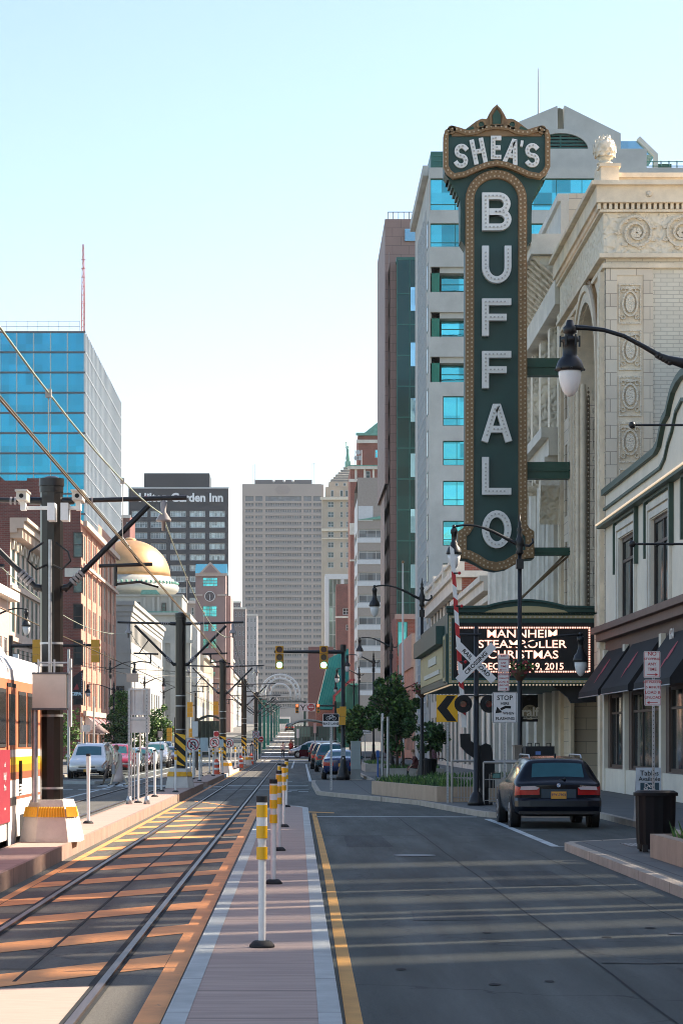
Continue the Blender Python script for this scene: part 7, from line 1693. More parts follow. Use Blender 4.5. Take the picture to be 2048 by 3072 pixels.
d=104.2; t=thing('utility_cabinet','tall pale grey utility cabinet beside the signal mast','utility cabinet',(WX(1067,d),d,.13)); cabm=mat('cabinet_grey',(.33,.37,.36),.55,var=.08)
m=MB().use(cabm); m.box(WX(1052,d),WX(1081,d),d-.25,d+.3,.6,WZ(2226,d)); m.box(WX(1051,d),WX(1083,d),d-.28,d+.35,WZ(2226,d)+.002,WZ(2223,d)); m.build('cabinet_body',None,t); m=MB().use(mat('cabinet_base',(.26,.27,.26),.6)); m.box(WX(1052.5,d),WX(1080.5,d),d-.24,d+.29,.17,.598); m.use(concrete); m.box(WX(1050,d),WX(1087,d),d-.35,d+.4,.13,.168); m.build('cabinet_base',None,t)
def bin_(label,x,y,r,h,s=1):
    bm_=mat('bin_black',(.006,.006,.007),.6,spec=.2,var=.2); t=thing('litter_bin',label,'litter bin',(x,y,.13),'black litter bins'); m=MB().use(bm_)
    m.lathe([(r*.93,.12),(r*.95,.2),(r*1.0,h-.08)],(x,y,.13),28,.05); m.cyl((x,y,.13+h-.08),(x,y,.13+h-.03),r*1.09,seg=28); m.cyl((x,y,.13+h-.03),(x,y,.13+h),r*1.05,r*.9,28); m.cyl((x,y,.17),(x,y,.26),r*.9,seg=20); m.build('bin_body',None,t)
    m=MB().use(black_metal)
    for a in (225,315,45,135): m.box(x+r*.85*math.cos(R(a))-.04,x+r*.85*math.cos(R(a))+.04,y+r*.85*math.sin(R(a))-.04,y+r*.85*math.sin(R(a))+.04,.13,.24)
    m.build('bin_feet',None,t)
bin_('large black slatted litter bin near the right edge',WX(1968,36.5),36.6,.31,.93); bin_('black litter bin right of the lamp base by the trees',WX(1289,101),101,.27,.95)
t=thing('sandwich_board','sandwich board with tables available lettering behind the litter bin','sandwich board',(WX(1945,50),50,.13)); d=50.
m=MB().use(mat('board_blue_white',(.50,.56,.60),.6)); m.prism([(WX(1906,d),WZ(2375,d)-.35),(WX(1983,d),WZ(2375,d)-.35),(WX(1981,d),WZ(2303,d)),(WX(1906,d),WZ(2303,d))],d,d+.03); m.build('board_front',None,t); m=MB().use(mat('board_dark',(.02,.06,.08),.6)); m.box(WX(1919,d),WX(1975,d),d-.01,d-.001,WZ(2376,d)-.3,WZ(2348,d)); m.build('board_lower',None,t)
m=MB().use(sign_white); m.prism([(50.05,WZ(2303,d)),(50.08,WZ(2303,d)),(50.5,.13),(50.45,.13)],WX(1908,d),WX(1980,d),'X'); m.build('board_back',None,t)
for s_,f,sy,mm in (('Tables',.15,2320,black_matte),('Available',.125,2337,black_matte),('Dell',.13,2357,sign_white),('Mort',.12,2370,sign_white)): text_mesh(s_,f,mm,'lettering',t,(WX(1946,d),d-.014,WZ(sy,d)),ext=.001,bold=.001)
d=66.; t=thing('transport_case','black wheeled transport case behind the dark wagon','transport case',(WX(1618,d),d,.13)); m=MB().use(mat('case_black',(.012,.012,.013),.7,bump=.1)); m.box(WX(1576,d),WX(1662,d),d,d+.9,.25,WZ(2239,d)); m.build('case_body',None,t); m=MB().use(black_metal)
for sx in (1583,1606,1640): m.stroke([(WX(sx,d),WZ(2239,d)),(WX(sx,d),WZ(2230,d)),(WX(sx+11,d),WZ(2230,d)),(WX(sx+11,d),WZ(2239,d))],.02,d+.1,d+.14)
m.build('handle',None,t); m=MB().use(mat('case_sticker',(.12,.22,.5),.5)); m.box(WX(1605,d),WX(1621,d),d-.01,d-.001,WZ(2264,d),WZ(2254,d)); m.build('sticker',None,t); m=MB().use(rubber)
for sx in (1582,1655): m.cyl((WX(sx,d)-.03,d+.1,.19),(WX(sx,d)+.03,d+.1,.19),.06,seg=10)
m.build('caster',None,t)
t=thing('utility_box','tan metal utility box left of the black transport case','utility box',(WX(1563,d),d+1,.13)); m=MB().use(mat('box_tan',(.22,.18,.14),.6,bump=.1)); m.box(WX(1553,d),WX(1575,d),d+1,d+1.6,.13,WZ(2240,d)); m.box(WX(1551,d),WX(1577,d),d+.97,d+1.63,WZ(2240,d)+.002,WZ(2235,d)); m.build('box_body',None,t)
# bicycle rack loops in the shade
t=thing('bike_rack','dark hoop bicycle rack in the shade under the trees','bike rack',(6.3,118.5,.13))
for k in range(3): m=MB().use(black_metal); xx=5.6+k*.8; m.stroke([(xx+.4*math.cos(a),.13+.45+.4*math.sin(a)) for a in [2*math.pi*q/18 for q in range(18)]],.05,118.4,118.45,True); m.build('hoop',None,t)

# ---------- trees ----------
bark=mat('bark',(.09,.065,.05),.9,bump=.5,bscale=15)
def tree(name,label,x,y,zb,hc,rx,rz,zc,mats,seed,n=2600,group='street trees',size=.17,trunks=((0,0),)):
    t=thing(name,label,'tree',(x,y,zb),group); rng=random.Random(seed); m=MB().use(bark)
    for tx,ty in trunks:
        m.tube([(x+tx,y+ty,zb),(x+tx*.9+.03,y+ty,zb+.8),(x+tx*.6,y+ty,zc-rz*.3),(x+tx*.3,y,zc+rz*.4)],[.07,.06,.05,.02],7)
        for q in range(8): a=rng.random()*6.28; z0=zc-rz*.5+rng.random()*rz; r=rx*(.5+.35*rng.random()); m.tube([(x+tx*.5,y+ty*.5,z0),(x+r*.5*math.cos(a),y+r*.5*math.sin(a),z0+.25),(x+r*math.cos(a),y+r*math.sin(a),z0+.5)],[.03,.02,.01],5)
    m.build('trunk',None,t); c=MB(); k=46
    for q in range(k):
        v=Vector((rng.gauss(0,1),rng.gauss(0,1),rng.gauss(0,1))).normalized(); rr=.30+.72*rng.random(); p=(x+v.x*rx*rr,y+v.y*rx*rr,zc+v.z*rz*rr); cr_=.14+.24*rng.random()
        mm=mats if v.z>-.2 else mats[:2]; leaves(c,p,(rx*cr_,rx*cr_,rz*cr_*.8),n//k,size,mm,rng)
    c.build('crown',None,t); return t
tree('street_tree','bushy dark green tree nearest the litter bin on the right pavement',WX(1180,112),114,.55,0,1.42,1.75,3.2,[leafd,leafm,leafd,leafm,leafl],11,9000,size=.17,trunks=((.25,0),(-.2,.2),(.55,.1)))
tree('street_tree','low leafy tree hanging behind the chevron sign',WX(1290,109),109,.13,0,.75,.65,2.0,[leafd,leafm,leafd],12,2600,size=.15)
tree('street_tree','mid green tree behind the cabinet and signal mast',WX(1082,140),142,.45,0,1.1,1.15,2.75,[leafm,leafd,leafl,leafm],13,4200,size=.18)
tree('street_tree','small tree beyond the others near the parked cars',WX(1050,170),172,.13,0,1.1,1.3,2.9,[leafm,leafd,leafm],14,2600,size=.2)
tree('street_tree','dark lower tree crown between the brick building and pale hall',WX(352,178),178,.13,0,1.55,1.7,2.4,[leafd,leafd,leafm],15,3000,size=.19)
tree('street_tree','sunlit lime green tree in front of the pale stone hall',WX(366,196),197,.13,0,1.35,1.5,4.6,[leafl,leafm,leafl],16,2400,size=.2)
tree('street_tree','bright green tree behind the double post sign',WX(470,205),206,.13,0,1.5,2.1,2.9,[leafl,leafm,leafl],17,3200,size=.2)
tree('street_tree','thin young tree just right of the nearest tram pole',WX(208,135),135,.13,0,.7,1.5,2.3,[leafl,leafm],18,500,size=.2)
tree('street_tree','dark tree beside the red shop on the left',WX(392,215),214,.13,0,1.3,1.4,2.0,[leafd,leafm],19,1800,size=.2)
# ---------- vehicles ----------
car_glass=mat('car_glass',(.03,.12,.135),.05,.3,var=.2,vscale=1); tyre=mat('tyre',(.012,.012,.012),.8,var=.2); rimm=mat('alloy',(.45,.45,.46),.3,.8,var=.1)
tail_red=mat('tail_red',(.45,.012,.012),.2,var=.2,vscale=6); tail_clear=mat('tail_clear',(.6,.5,.5),.15,var=.1); head_l=mat('headlight',(.62,.64,.66),.1,.3,var=.15,vscale=8); plate_y=mat('plate_yellow',(.72,.36,.05),.5,var=.1); chrome=mat('chrome',(.6,.6,.6),.15,.95,var=.1)
trimb=mat('black_trim',(.015,.015,.016),.5,var=.1)
def paint(name,c,metal=.3): return mat('paint_'+name,c,.16,metal,var=.04,vscale=2,coat=1 if name!='navy' else 0,spec=.5 if name!='navy' else .28)
NAMES=['body','windscreen','rear_window','side_window','taillight','headlight','underbody','grille']
def car(kind,pm,label,x,y,facing_us=False,scale=1.0,rack=False,detail=False,group=None,rot=None,cat='car'):
    t=thing({'wagon':'station_wagon','suv':'parked_suv','sedan':'parked_sedan','van':'minivan'}[kind],label,cat,(0,0,0),group)
    # stations from rear: (y, zlow, belt, roof, wbelt, wroof)
    if kind=='wagon': L=4.84; S=[(0,.40,.90,.93,.80,.62),(.04,.34,.93,.96,.86,.66),(.14,.28,.96,1.0,.90,.70),(.34,.24,.98,1.41,.92,.62),(.44,.24,.98,1.44,.925,.63),(1.35,.22,.97,1.475,.93,.63),(1.43,.22,.97,1.48,.93,.63),(2.3,.22,.95,1.48,.93,.63),(2.38,.22,.95,1.48,.93,.63),(3.0,.22,.93,1.42,.92,.58),(3.65,.22,.92,.96,.915,.72),(4.3,.24,.84,.87,.90,.66),(4.7,.28,.72,.75,.84,.60),(4.84,.36,.62,.64,.74,.5)]; g0,g1=3,9
    elif kind=='suv': L=4.6; S=[(0,.46,1.0,1.04,.80,.62),(.05,.40,1.04,1.08,.87,.68),(.12,.34,1.06,1.12,.91,.72),(.34,.30,1.07,1.62,.92,.62),(.46,.30,1.07,1.66,.92,.63),(1.3,.28,1.06,1.70,.925,.64),(1.38,.28,1.06,1.70,.925,.64),(2.2,.28,1.05,1.70,.925,.64),(2.28,.28,1.05,1.70,.925,.64),(2.8,.28,1.04,1.64,.92,.62),(3.4,.28,1.04,1.10,.915,.76),(4.1,.30,.98,1.01,.90,.70),(4.5,.34,.84,.87,.86,.64),(4.6,.42,.74,.76,.78,.55)]; g0,g1=3,9
    elif kind=='van': L=5.1; S=[(0,.42,1.02,1.05,.84,.66),(.05,.36,1.05,1.10,.92,.72),(.12,.32,1.06,1.14,.96,.76),(.36,.28,1.06,1.66,.98,.72),(.46,.28,1.06,1.70,.98,.73),(1.5,.26,1.04,1.74,.99,.74),(1.58,.26,1.04,1.74,.99,.74),(2.6,.26,1.02,1.74,.99,.74),(2.68,.26,1.02,1.74,.99,.74),(3.3,.26,1.0,1.68,.98,.70),(4.15,.26,1.0,1.06,.97,.84),(4.6,.28,.92,.96,.95,.78),(5.0,.32,.80,.84,.90,.72),(5.1,.38,.70,.73,.82,.6)]; g0,g1=3,9
    else: L=4.7; S=[(0,.40,.92,.95,.78,.62),(.05,.34,.98,1.01,.84,.68),(.15,.28,1.0,1.03,.88,.70),(.55,.24,.98,1.03,.90,.72),(1.05,.22,.95,1.34,.90,.56),(1.3,.22,.95,1.39,.905,.57),(1.75,.22,.94,1.42,.91,.58),(1.82,.22,.94,1.42,.91,.58),(2.5,.22,.93,1.42,.91,.57),(2.9,.22,.92,1.36,.905,.55),(3.5,.22,.90,.94,.90,.72),(4.2,.24,.82,.85,.88,.66),(4.58,.28,.70,.73,.82,.60),(4.7,.36,.60,.62,.72,.5)]; g0,g1=4,9
    V=[];Fc=[];M=[]
    C5=(-1,-.5,0,.5,1)
    def lv(s):
        yv,zl,zb,zr,wb,wr=s; mid=zl+(zb-zl)*(.62 if kind=='wagon' and yv<1 else .50)
        return [(wb*.84,zl),(wb*.97,zl+.09),(wb*1.0,mid),(wb*.99,zb-(.03 if kind=='wagon' else .10)),(wb*.95,zb),(wr*1.0+.02,zr-.045 if zr-zb>.12 else zb+(zr-zb)*.6),(wr*.84,zr)]
    rings=[]
    for s in S:
        l=lv(s); y_=s[0]; idx=[]
        crown=.02
        for c in C5: idx.append(len(V)); V.append((l[0][0]*c,y_,l[0][1]))
        for k in range(1,6): idx.append(len(V)); V.append((l[k][0],y_,l[k][1]))
        for c in reversed(C5): idx.append(len(V)); V.append((l[6][0]*c,y_,l[6][1]+crown*(1-c*c)))
        for k in range(5,0,-1): idx.append(len(V)); V.append((-l[k][0],y_,l[k][1]))
        rings.append(idx)
    nS=len(S)
    pill=[]
    for i in range(nS-1):
        for j in range(20):
            k=(j+1)%20; mi=0
            cab=g0<=i<g1; wide=S[i+1][0]-S[i][0]>.15
            if j in (0,1,2,3): mi=6
            elif j in (8,15) and cab and wide: mi=3
            elif j in (10,11,12,13) and i==g1: mi=1
            elif j in (10,11,12,13) and i==g0-1: mi=2
            elif j in (8,15) and i==g1 and kind!='sedan': mi=0
            elif j in (6,7,16,17) and i<=1 and kind!='wagon': mi=4 if j in (6,17) else 0
            elif j in (6,17) and i<=1: mi=4
            elif j in (6,17) and i>=nS-3: mi=5
            Fc.append((rings[i][j],rings[i][k],rings[i+1][k],rings[i+1][j])); M.append(mi)
    for end,ri in ((0,rings[0]),(1,rings[-1])):
        s=S[0] if not end else S[-1]; l=lv(s); grid=[]
        for r in range(7):
            row=[]
            if r==0: row=[ri[q] for q in range(5)]
            elif r==6: row=[ri[14-q] for q in range(5)]
            else:
                row=[ri[20-r]]
                for c in (-.5,0,.5): row.append(len(V)); V.append((l[r][0]*c,s[0]+(-.03 if not end else .05),l[r][1]))
                row.append(ri[4+r])
            grid.append(row)
        for r in range(6):
            for c in range(4):
                mi=0
                if not end and r in (2,) and c in (0,3): mi=4
                if not end and r==3 and c in (0,3) and kind in('suv','van'): mi=4
                if end and r==2 and c in (0,3): mi=5
                if end and r==2 and c in (1,2): mi=7
                Fc.append((grid[r][c],grid[r][c+1],grid[r+1][c+1],grid[r+1][c])); M.append(mi)
    me=bpy.data.meshes.new('car'); me.from_pydata(V,[],Fc); mats=[pm,car_glass,car_glass,car_glass,tail_red,head_l,trimb,trimb]
    for q in mats: me.materials.append(q)
    me.polygons.foreach_set('material_index',M); o=bpy.data.objects.new('car',me); scene.collection.objects.link(o)
    bm=bmesh.new(); bm.from_mesh(me); bmesh.ops.recalc_face_normals(bm,faces=bm.faces); bm.to_mesh(me); bm.free()
    md=o.modifiers.new('s','SUBSURF'); md.levels=2; md.render_levels=2; bpy.context.view_layer.update()
    ev=bpy.data.meshes.new_from_object(o.evaluated_get(bpy.context.evaluated_depsgraph_get())); bpy.data.objects.remove(o)
    for mi,nm in enumerate(NAMES):
        bm=bmesh.new(); bm.from_mesh(ev); bm.faces.ensure_lookup_table()
        bmesh.ops.delete(bm,geom=[f for f in bm.faces if f.material_index!=mi],context='FACES')
        if not bm.faces: bm.free(); continue
        # one object per connected piece for windows and lamps
        sides=[0] if mi in (0,6,1,2,7) else [-1,1]
        for sd in sides:
            b2=bm.copy()
            if sd: bmesh.ops.delete(b2,geom=[f for f in b2.faces if f.calc_center_median().x*sd<0],context='FACES')
            for f in b2.faces: f.smooth=True; f.material_index=0
            m2=bpy.data.meshes.new(nm); b2.to_mesh(m2); b2.free(); m2.materials.append(mats[mi]); ob=bpy.data.objects.new(nm,m2); scene.collection.objects.link(ob); ob.parent=t
        bm.free()
    bpy.data.meshes.remove(ev)
    wb=S[5][4]; r=.33 if kind in('sedan','wagon') else .36
    for yy in (.95,L-.95):
        for s in (-1,1):
            xo=s*(wb+.0); w=MB().use(tyre); w.cyl((xo-s*.22,yy,r),(xo+s*.005,yy,r),r,seg=22); wo=w.build('wheel',None,t)
            q=MB().use(rimm); q.cyl((xo-s*.01,yy,r),(xo+s*.012,yy,r),r*.62,r*.58,14); q.use(trimb); 
            for a in range(5): aa=a*2*math.pi/5+.3; q.cyl((xo+s*.008,yy+r*.38*math.cos(aa),r+r*.38*math.sin(aa)),(xo+s*.016,yy+r*.38*math.cos(aa),r+r*.38*math.sin(aa)),r*.13,seg=8)
            q.build('rim',None,wo)
            a=MB().use(trimb); a.cyl((xo-s*.15,yy,r+.02),(xo-s*.001,yy,r+.02),r+.055,seg=22); a.build('wheel_arch',None,t)
    zb=S[5][2]
    for s in (-1,1):
        q=MB().use(pm); yy=S[g1][0]+.25; q.bbox(s*(wb+.09),yy,zb+.08,.2,.12,.13); q.use(car_glass); q.bbox(s*(wb+.09),yy-.065,zb+.08,.17,.008,.10); q.build('mirror',None,t)
    q=MB().use(plate_y); q.box(-.155,.155,-.062,-.05,.62 if kind!='suv' else .7,.77 if kind!='suv' else .85); q.build('license_plate',None,t)
    q=MB().use(plate_y); q.box(-.155,.155,L+.055,L+.07,.34,.47); q.build('license_plate',None,t)
    q=MB().use(trimb); q.box(-.62,.62,L+.03,L+.058,.36,.335+.12) if False else q.box(-.5,.5,L+.0,L+.05,.34,.46); q.build('lower_intake',None,t)
    q=MB().use(chrome); q.box(-.34,.34,L+.052,L+.062,.60,.615); q.box(-.05,.05,L+.052,L+.075,.57,.66); q.build('grille_bar',None,t)
    if kind in ('wagon','suv','van') :
        for s in (-1,1):
            q=MB().use(chrome if kind!='wagon' else steel); xr=S[5][5]*.86; z=S[5][3]; q.tube([(s*xr,.55,z-.03),(s*xr,.75,z+.05),(s*xr,2.7,z+.05),(s*xr,2.9,z-.02)],.018,6); q.build('roof_rail',None,t)
    if rack:
        q=MB().use(steel)
        for yy in (1.0,1.7,2.4): q.cyl((-.6,yy,S[5][3]+.12),(.6,yy,S[5][3]+.12),.02,seg=5)
        for xx in (-.6,0,.6): q.cyl((xx,.8,S[5][3]+.12),(xx,2.6,S[5][3]+.3),.02,seg=5)
        q.build('roof_rack',None,t)
    if detail:
        q=MB().use(pm); q.smooth=True; pr_=[(.0,.34),(-.09,.37),(-.13,.46),(-.12,.58),(-.05,.64),(.05,.64)]
        for (a0,b0),(a1,b1) in zip(pr_,pr_[1:]):
            for (xa_,da),(xb_,db) in zip([(-.90,.22),(-.84,.06),(-.6,.01),(.6,.01),(.84,.06)],[(-.84,.06),(-.6,.01),(.6,.01),(.84,.06),(.90,.22)]): q.quad((xa_,a0+da,b0),(xb_,a0+db,b0),(xb_,a1+db,b1),(xa_,a1+da,b1))
        q.build('bumper',None,t)
        q=MB().use(tail_clear); 
        for s in (-1,1): q.prism([(s*.80,.80),(s*.78,.875),(s*.50,.885),(s*.40,.85),(s*.45,.81)],-.05,-.03)
        q.build('lamp_lens',None,t)
        q=MB().use(mat('plate_recess',(.02,.045,.07),.3)); q.box(-.36,.36,-.045,-.035,.58,.82); q.build('plate_recess',None,t)
        q=MB().use(trimb); q.box(-.82,.82,-.06,-.02,.30,.36); q.cyl((-.3,.16,.955),(.14,.10,1.03),.014,seg=6); q.ball((.14,.1,1.03),.03); q.build('wiper',None,t)
        q=MB().use(mat('badge_blue',(.25,.35,.5),.3)); q.cyl((0,-.035,.9),(0,-.02,.9),.042,seg=16); q.use(white_paint); q.box(-.03,.0,-.04,-.036,.9,.93); q.box(0,.03,-.04,-.036,.87,.9); q.build('badge',None,t)
        text_mesh('530 xi',.055,chrome,'model_lettering',t,(.5,-.045,.885)); text_mesh('FPY-7903',.075,mat('plate_ink',(.05,.04,.15),.5),'plate_lettering',t,(0,-.066,.70),ext=.002,bold=.001)
        q=MB().use(chrome); q.cyl((-.42,-.04,.34),(-.42,.06,.34),.045,seg=12); q.build('exhaust',None,t)
        q=MB().use(trimb); q.tube([(.02,.9,1.46),(.02,.78,1.54)],.02,5); q.build('antenna',None,t)
        q=MB().use(mat('seat_tan',(.35,.28,.2),.7))
        for xx in (-.4,.0,.4): q.ball((xx,.9,1.06),.12,8,.1)
        q.build('head_restraint',None,t)
    t.location=(x,y,gz(y)); t.rotation_euler=(0,0,math.pi if facing_us else 0) if rot is None else (0,0,rot); t.scale=(scale,scale,scale)
    return t
navy=paint('navy',(.002,.005,.012),0); blue=paint('blue',(.012,.03,.11)); silver=paint('silver',(.40,.41,.42),.5); white_p=paint('white',(.70,.69,.67),.05); red_p=paint('red',(.35,.012,.03)); dred=paint('dark_red',(.13,.012,.02)); tealp=paint('teal',(.03,.09,.12)); black_p=paint('black',(.012,.012,.014)); greyp=paint('grey',(.13,.13,.14),.4)
car('wagon',navy,'dark navy station wagon parked in the right bay before the planter',WX(1670,50),49.75,detail=True)
car('sedan',blue,'dark blue sedan seen from behind beside the signal mast',2.22,113.2,group='cars parked along the right kerb')
car('suv',tealp,'dark SUV seen from behind, second of the parked row on the right',2.15,142,group='cars parked along the right kerb')
car('suv',black_p,'black SUV third in the parked row, partly hidden',2.0,156,group='cars parked along the right kerb')
car('van',greyp,'grey van with a steel roof rack above the parked row',2.7,182,rack=True,group='cars parked along the right kerb')
dc=car('suv',dred,'dark red SUV with its driver door open, beyond the parked row',2.2,214,group='cars parked along the right kerb')
q=MB().use(dred); q.v=[]; q.quad((-.93,2.9,.42),(-1.75,2.55,.42),(-1.75,2.55,1.05),(-.93,2.9,1.05)); q.quad((-.93,2.93,.42),(-1.75,2.58,.42),(-1.75,2.58,1.05),(-.93,2.93,1.05)); q.use(car_glass).quad((-.95,2.9,1.05),(-1.7,2.57,1.05),(-1.5,2.66,1.5),(-1.0,2.88,1.5)); dm=q.build('open_door',None,None); dm.parent=dc
car('van',silver,'silver minivan crossing the street sideways near the walking man',WX(866,250)+5.1,250,rot=R(90),cat='minivan')
# left side, facing the camera
car('van',white_p,'white minivan at the head of the left queue',WX(260,116),121.2,True,.98,group='cars on the left side of the street',cat='minivan')
car('suv',greyp,'grey-blue SUV with roof rails right behind the white minivan',-10.2,127.2,True,1.0,group='cars on the left side of the street')
car('suv',red_p,'bright red SUV behind the walking couple',-9.65,133.6,True,.98,group='cars on the left side of the street')
car('sedan',tealp,'dark teal sedan just right of the red SUV',-9.85,144.8,True,group='cars on the left side of the street')
car('sedan',dred,'dark red sedan in the middle of the left row',-9.85,154.2,True,group='cars on the left side of the street')
car('sedan',white_p,'white sedan behind the right leg of the double post sign',-9.8,161,True,group='cars on the left side of the street')
car('suv',silver,'silver grey SUV at the right end of the left row',-9.5,168,True,1.02,group='cars on the left side of the street')
car('sedan',dred,'maroon car half hidden behind the silver grey SUV',-9.35,183.5,True,group='cars on the left side of the street')
car('suv',tealp,'teal SUV far back, left of the second tram pole',-10.6,196,True,1.05,group='cars on the left side of the street')
car('suv',black_p,'black car far up the street under the horizon of the tracks',-1.3,640,False,1.35,cat='car')
# far van / bus on the track
t=thing('far_tram','small distant tram at the end of the tracks','tram',(-3.0,690,gz(690))); y=690; z=gz(y); m=MB().use(white_paint); m.box(-4.6,-1.2,y,y+14,z+.4,z+3.9); m.build('tram_body',None,t); m=MB().use(car_glass); m.box(-4.3,-1.5,y-.05,y-.01,z+1.9,z+3.3); m.build('windscreen',None,t)
# white pickup sideways on the left
t=thing('pickup_truck','white pickup truck crossing sideways behind the no U-turn signs','pickup truck',(WX(619,255),255,gz(255))); y=255; z=gz(255)
xl,xr=WX(560,255),WX(662,255); X0=xl-1.6
prof=[(xr,.55),(xr,1.12),(xr-2.1,1.15),(xr-2.15,1.25),(xr-2.5,1.75),(xr-3.8,1.78),(xr-4.4,1.2),(xr-5.5,1.1),(xr-5.6,.6)]
m=MB().use(white_p); m.prism([(a,b+z) for a,b in prof],y,y+1.9); m.build('body',None,t); m=MB().use(car_glass); m.prism([(xr-2.35,z+1.25),(xr-2.6,z+1.68),(xr-3.7,z+1.70),(xr-4.15,z+1.22)],y-.02,y-.004); m.build('side_window',None,t)
for xx in (xr-.9,xr-4.7): m=MB().use(tyre); m.cyl((xx,y-.03,z+.38),(xx,y+.2,z+.38),.38,seg=18); w=m.build('wheel',None,t); m=MB().use(rimm); m.cyl((xx,y-.05,z+.38),(xx,y-.031,z+.38),.22,seg=14); m.build('rim',None,w)
# dark green shelter / kiosk behind the left signals
t=thing('tram_shelter','dark green curved roof shelter behind the third tram pole','shelter',(-7.5,275,.3)); d=275; z=gz(d)
m=MB().use(trimg); x0,x1=WX(590,d),WX(668,d); n=10; pts=[(x0+(x1-x0)*q/n,z+3.9+.55*math.sin(math.pi*q/n)) for q in range(n+1)]; m.stroke(pts,.22,d,d+4); m.build('roof',None,t); m=MB().use(dark_glass); m.box(x0+.2,x1-.2,d+.3,d+3.6,z+1.1,z+3.85); m.build('glazing',None,t); m=MB().use(trimg)
for q in range(7): xx=x0+.15+(x1-x0-.3)*q/6; m.box(xx-.06,xx+.06,d+.2,d+.28,z,z+3.85)
m.box(x0+.1,x1-.1,d+.25,d+3.7,z,z+1.1); m.build('frame',None,t)
# glass tram station on the right of the tracks
t=thing('glass_station','glass tram station with curved grey roof beyond the crossing','station',(1.5,300,.5)); d=300; z=gz(d)
x0,x1=WX(872,d),WX(1000,d); clr=glassmat('station_glass',(.10,.16,.16),.08,.3,(1,1.2),.6)
m=MB().use(clr); m.box(x0+.5,x1,d,d+16,z,z+3.2); m.build('glazing',None,t)
m=MB().use(mat('station_roof',(.28,.33,.35),.4,.3)); pts=[(x0-.2+(x1-x0+.4)*q/14,z+3.25+.75*math.sin(math.pi*(q/14)**.8)) for q in range(15)]; m.stroke(pts,.16,d-.8,d+17); m.build('roof',None,t)
m=MB().use(dark_steel)
for q in range(14): xx=x0+.5+(x1-x0-.5)*q/13; m.box(xx-.03,xx+.03,d-.08,d-.01,z,z+3.4)
for zz in (1.0,2.1,3.1): m.box(x0+.5,x1,d-.07,d-.012,z+zz,z+zz+.05)
m.build('mullions',None,t)
m=MB().use(steel); 
for q in range(12): xx=WX(880,270)+q*.35; m.cyl((xx,270,gz(270)),(xx,270,gz(270)+1.1),.02,seg=4)
m.cyl((WX(880,270),270,gz(270)+1.1),(WX(1000,270),270,gz(270)+1.1),.03,seg=5); tag(m.build('railing'),'thin steel railing in front of the glass station','railing')
for sx,d,h,c,lab in ((893,262,2.4,white_paint,'white crossing signal head on a post left of the glass station'),(944,235,3.0,mat('pink_sign',(.6,.4,.36),.6),'pinkish narrow sign on a post before the glass station')):
    t=thing('small_sign',lab,'sign',(WX(sx,d),d,gz(d))); m=MB().use(steel); m.cyl((WX(sx,d),d,gz(d)),(WX(sx,d),d,gz(d)+h),.04,seg=6); m.build('post',None,t); m=MB().use(c); m.box(WX(sx,d)-.14,WX(sx,d)+.14,d-.05,d-.01,gz(d)+h-.4,gz(d)+h+.6); m.build('sign_panel',None,t)
# crowd of thin poles and cross wires down the street
cw=thing('cross_wires','cluster of thin black span wires and arms over the far tracks','overhead wire',(-2,300,5)); rng=random.Random(5); m=MB().use(black_metal)
for d in (232,262,300,345):
    for k in range(2): z=gz(d)+5.0+rng.random()*1.6; a=-4-rng.random()*2; m.cyl((a,d+k,z),(a+2.5+rng.random()*3,d+k,z+rng.uniform(-.2,.5)),.022,seg=4)
    m.cyl((-4,d,gz(d)+4.4),(-1.8,d,gz(d)+5.9),.05,seg=4); m.cyl((-4,d,gz(d)+4.4),(-6,d,gz(d)+5.9),.05,seg=4)
m.build('span_wire',None,cw)
m=MB().use(black_metal)
for x,y,z in ((-16,110,5.4),(-16,140,5.9),(-15,170,6.2)): m.tube([(x,y,z+1.2),((x-5.6)/2,y+4,z),(-4,y+6,z-.3)],.014,4)
tag(m.build('span_cable'),'thin guy cables slanting from the left buildings to the tram poles','cable')
# more left lamps on the pavement are copies above; slim posts between the cars and shops
for sx,d,h,lab in ((245,146,3.3,'thin pale post left of the striped awning'),(282,150,4.6,'taller pale post under the lamp arm'),(421,150,4.0,'thin post behind the double post sign')):
    m=MB().use(mat('pale_post',(.5,.46,.42),.5,.3)); m.cyl((WX(sx,d),d,.13),(WX(sx,d),d,h),.06,seg=7); tag(m.build('thin_post'),lab,'post','thin posts on the left pavement')
t=thing('patio_umbrella','brown and white patio umbrella beside the brick building','umbrella',(WX(297,160),160,.13)); m=MB().use(mat('umbrella_cloth',(.30,.22,.20),.8,var=.4)); m.lathe([(.75,2.35),(.02,2.95)],(WX(297,160),160,0),10); m.build('canopy',None,t); m=MB().use(steel); m.cyl((WX(297,160),160,.13),(WX(297,160),160,2.9),.03,seg=6); m.build('pole',None,t)

# ---------- tram ----------
tr_or=mat('tram_orange',(.56,.20,.10),.45,var=.06); tr_w=mat('tram_white',(.72,.70,.68),.45,var=.05); tr_y=mat('tram_yellow',(.80,.52,.02),.45,var=.04); tr_o2=mat('tram_amber',(.70,.27,.02),.45,var=.04); tr_br=mat('tram_brown',(.30,.10,.05),.45,var=.04); tr_glass=mat('tram_glass',(.045,.035,.03),.1,.3,var=.3)
XS=-4.45; y0,y1=22.,44.2
t=thing('tram','white tram with orange, yellow and brown bands waiting at the left platform','tram',(XS,y0,.0))
m=MB()
bands=[(.30,1.13,tr_w),(1.13,1.20,tr_br),(1.20,1.50,tr_w),(1.50,1.66,tr_br),(1.66,1.83,tr_o2),(1.83,2.0,tr_y),(2.0,2.18,tr_w)]
W=2.62
def zrow(a,b,mm): m.use(mm).quad((XS,y0,a),(XS,y1-.3,a),(XS,y1-.3,b),(XS,y0,b))
k=.72
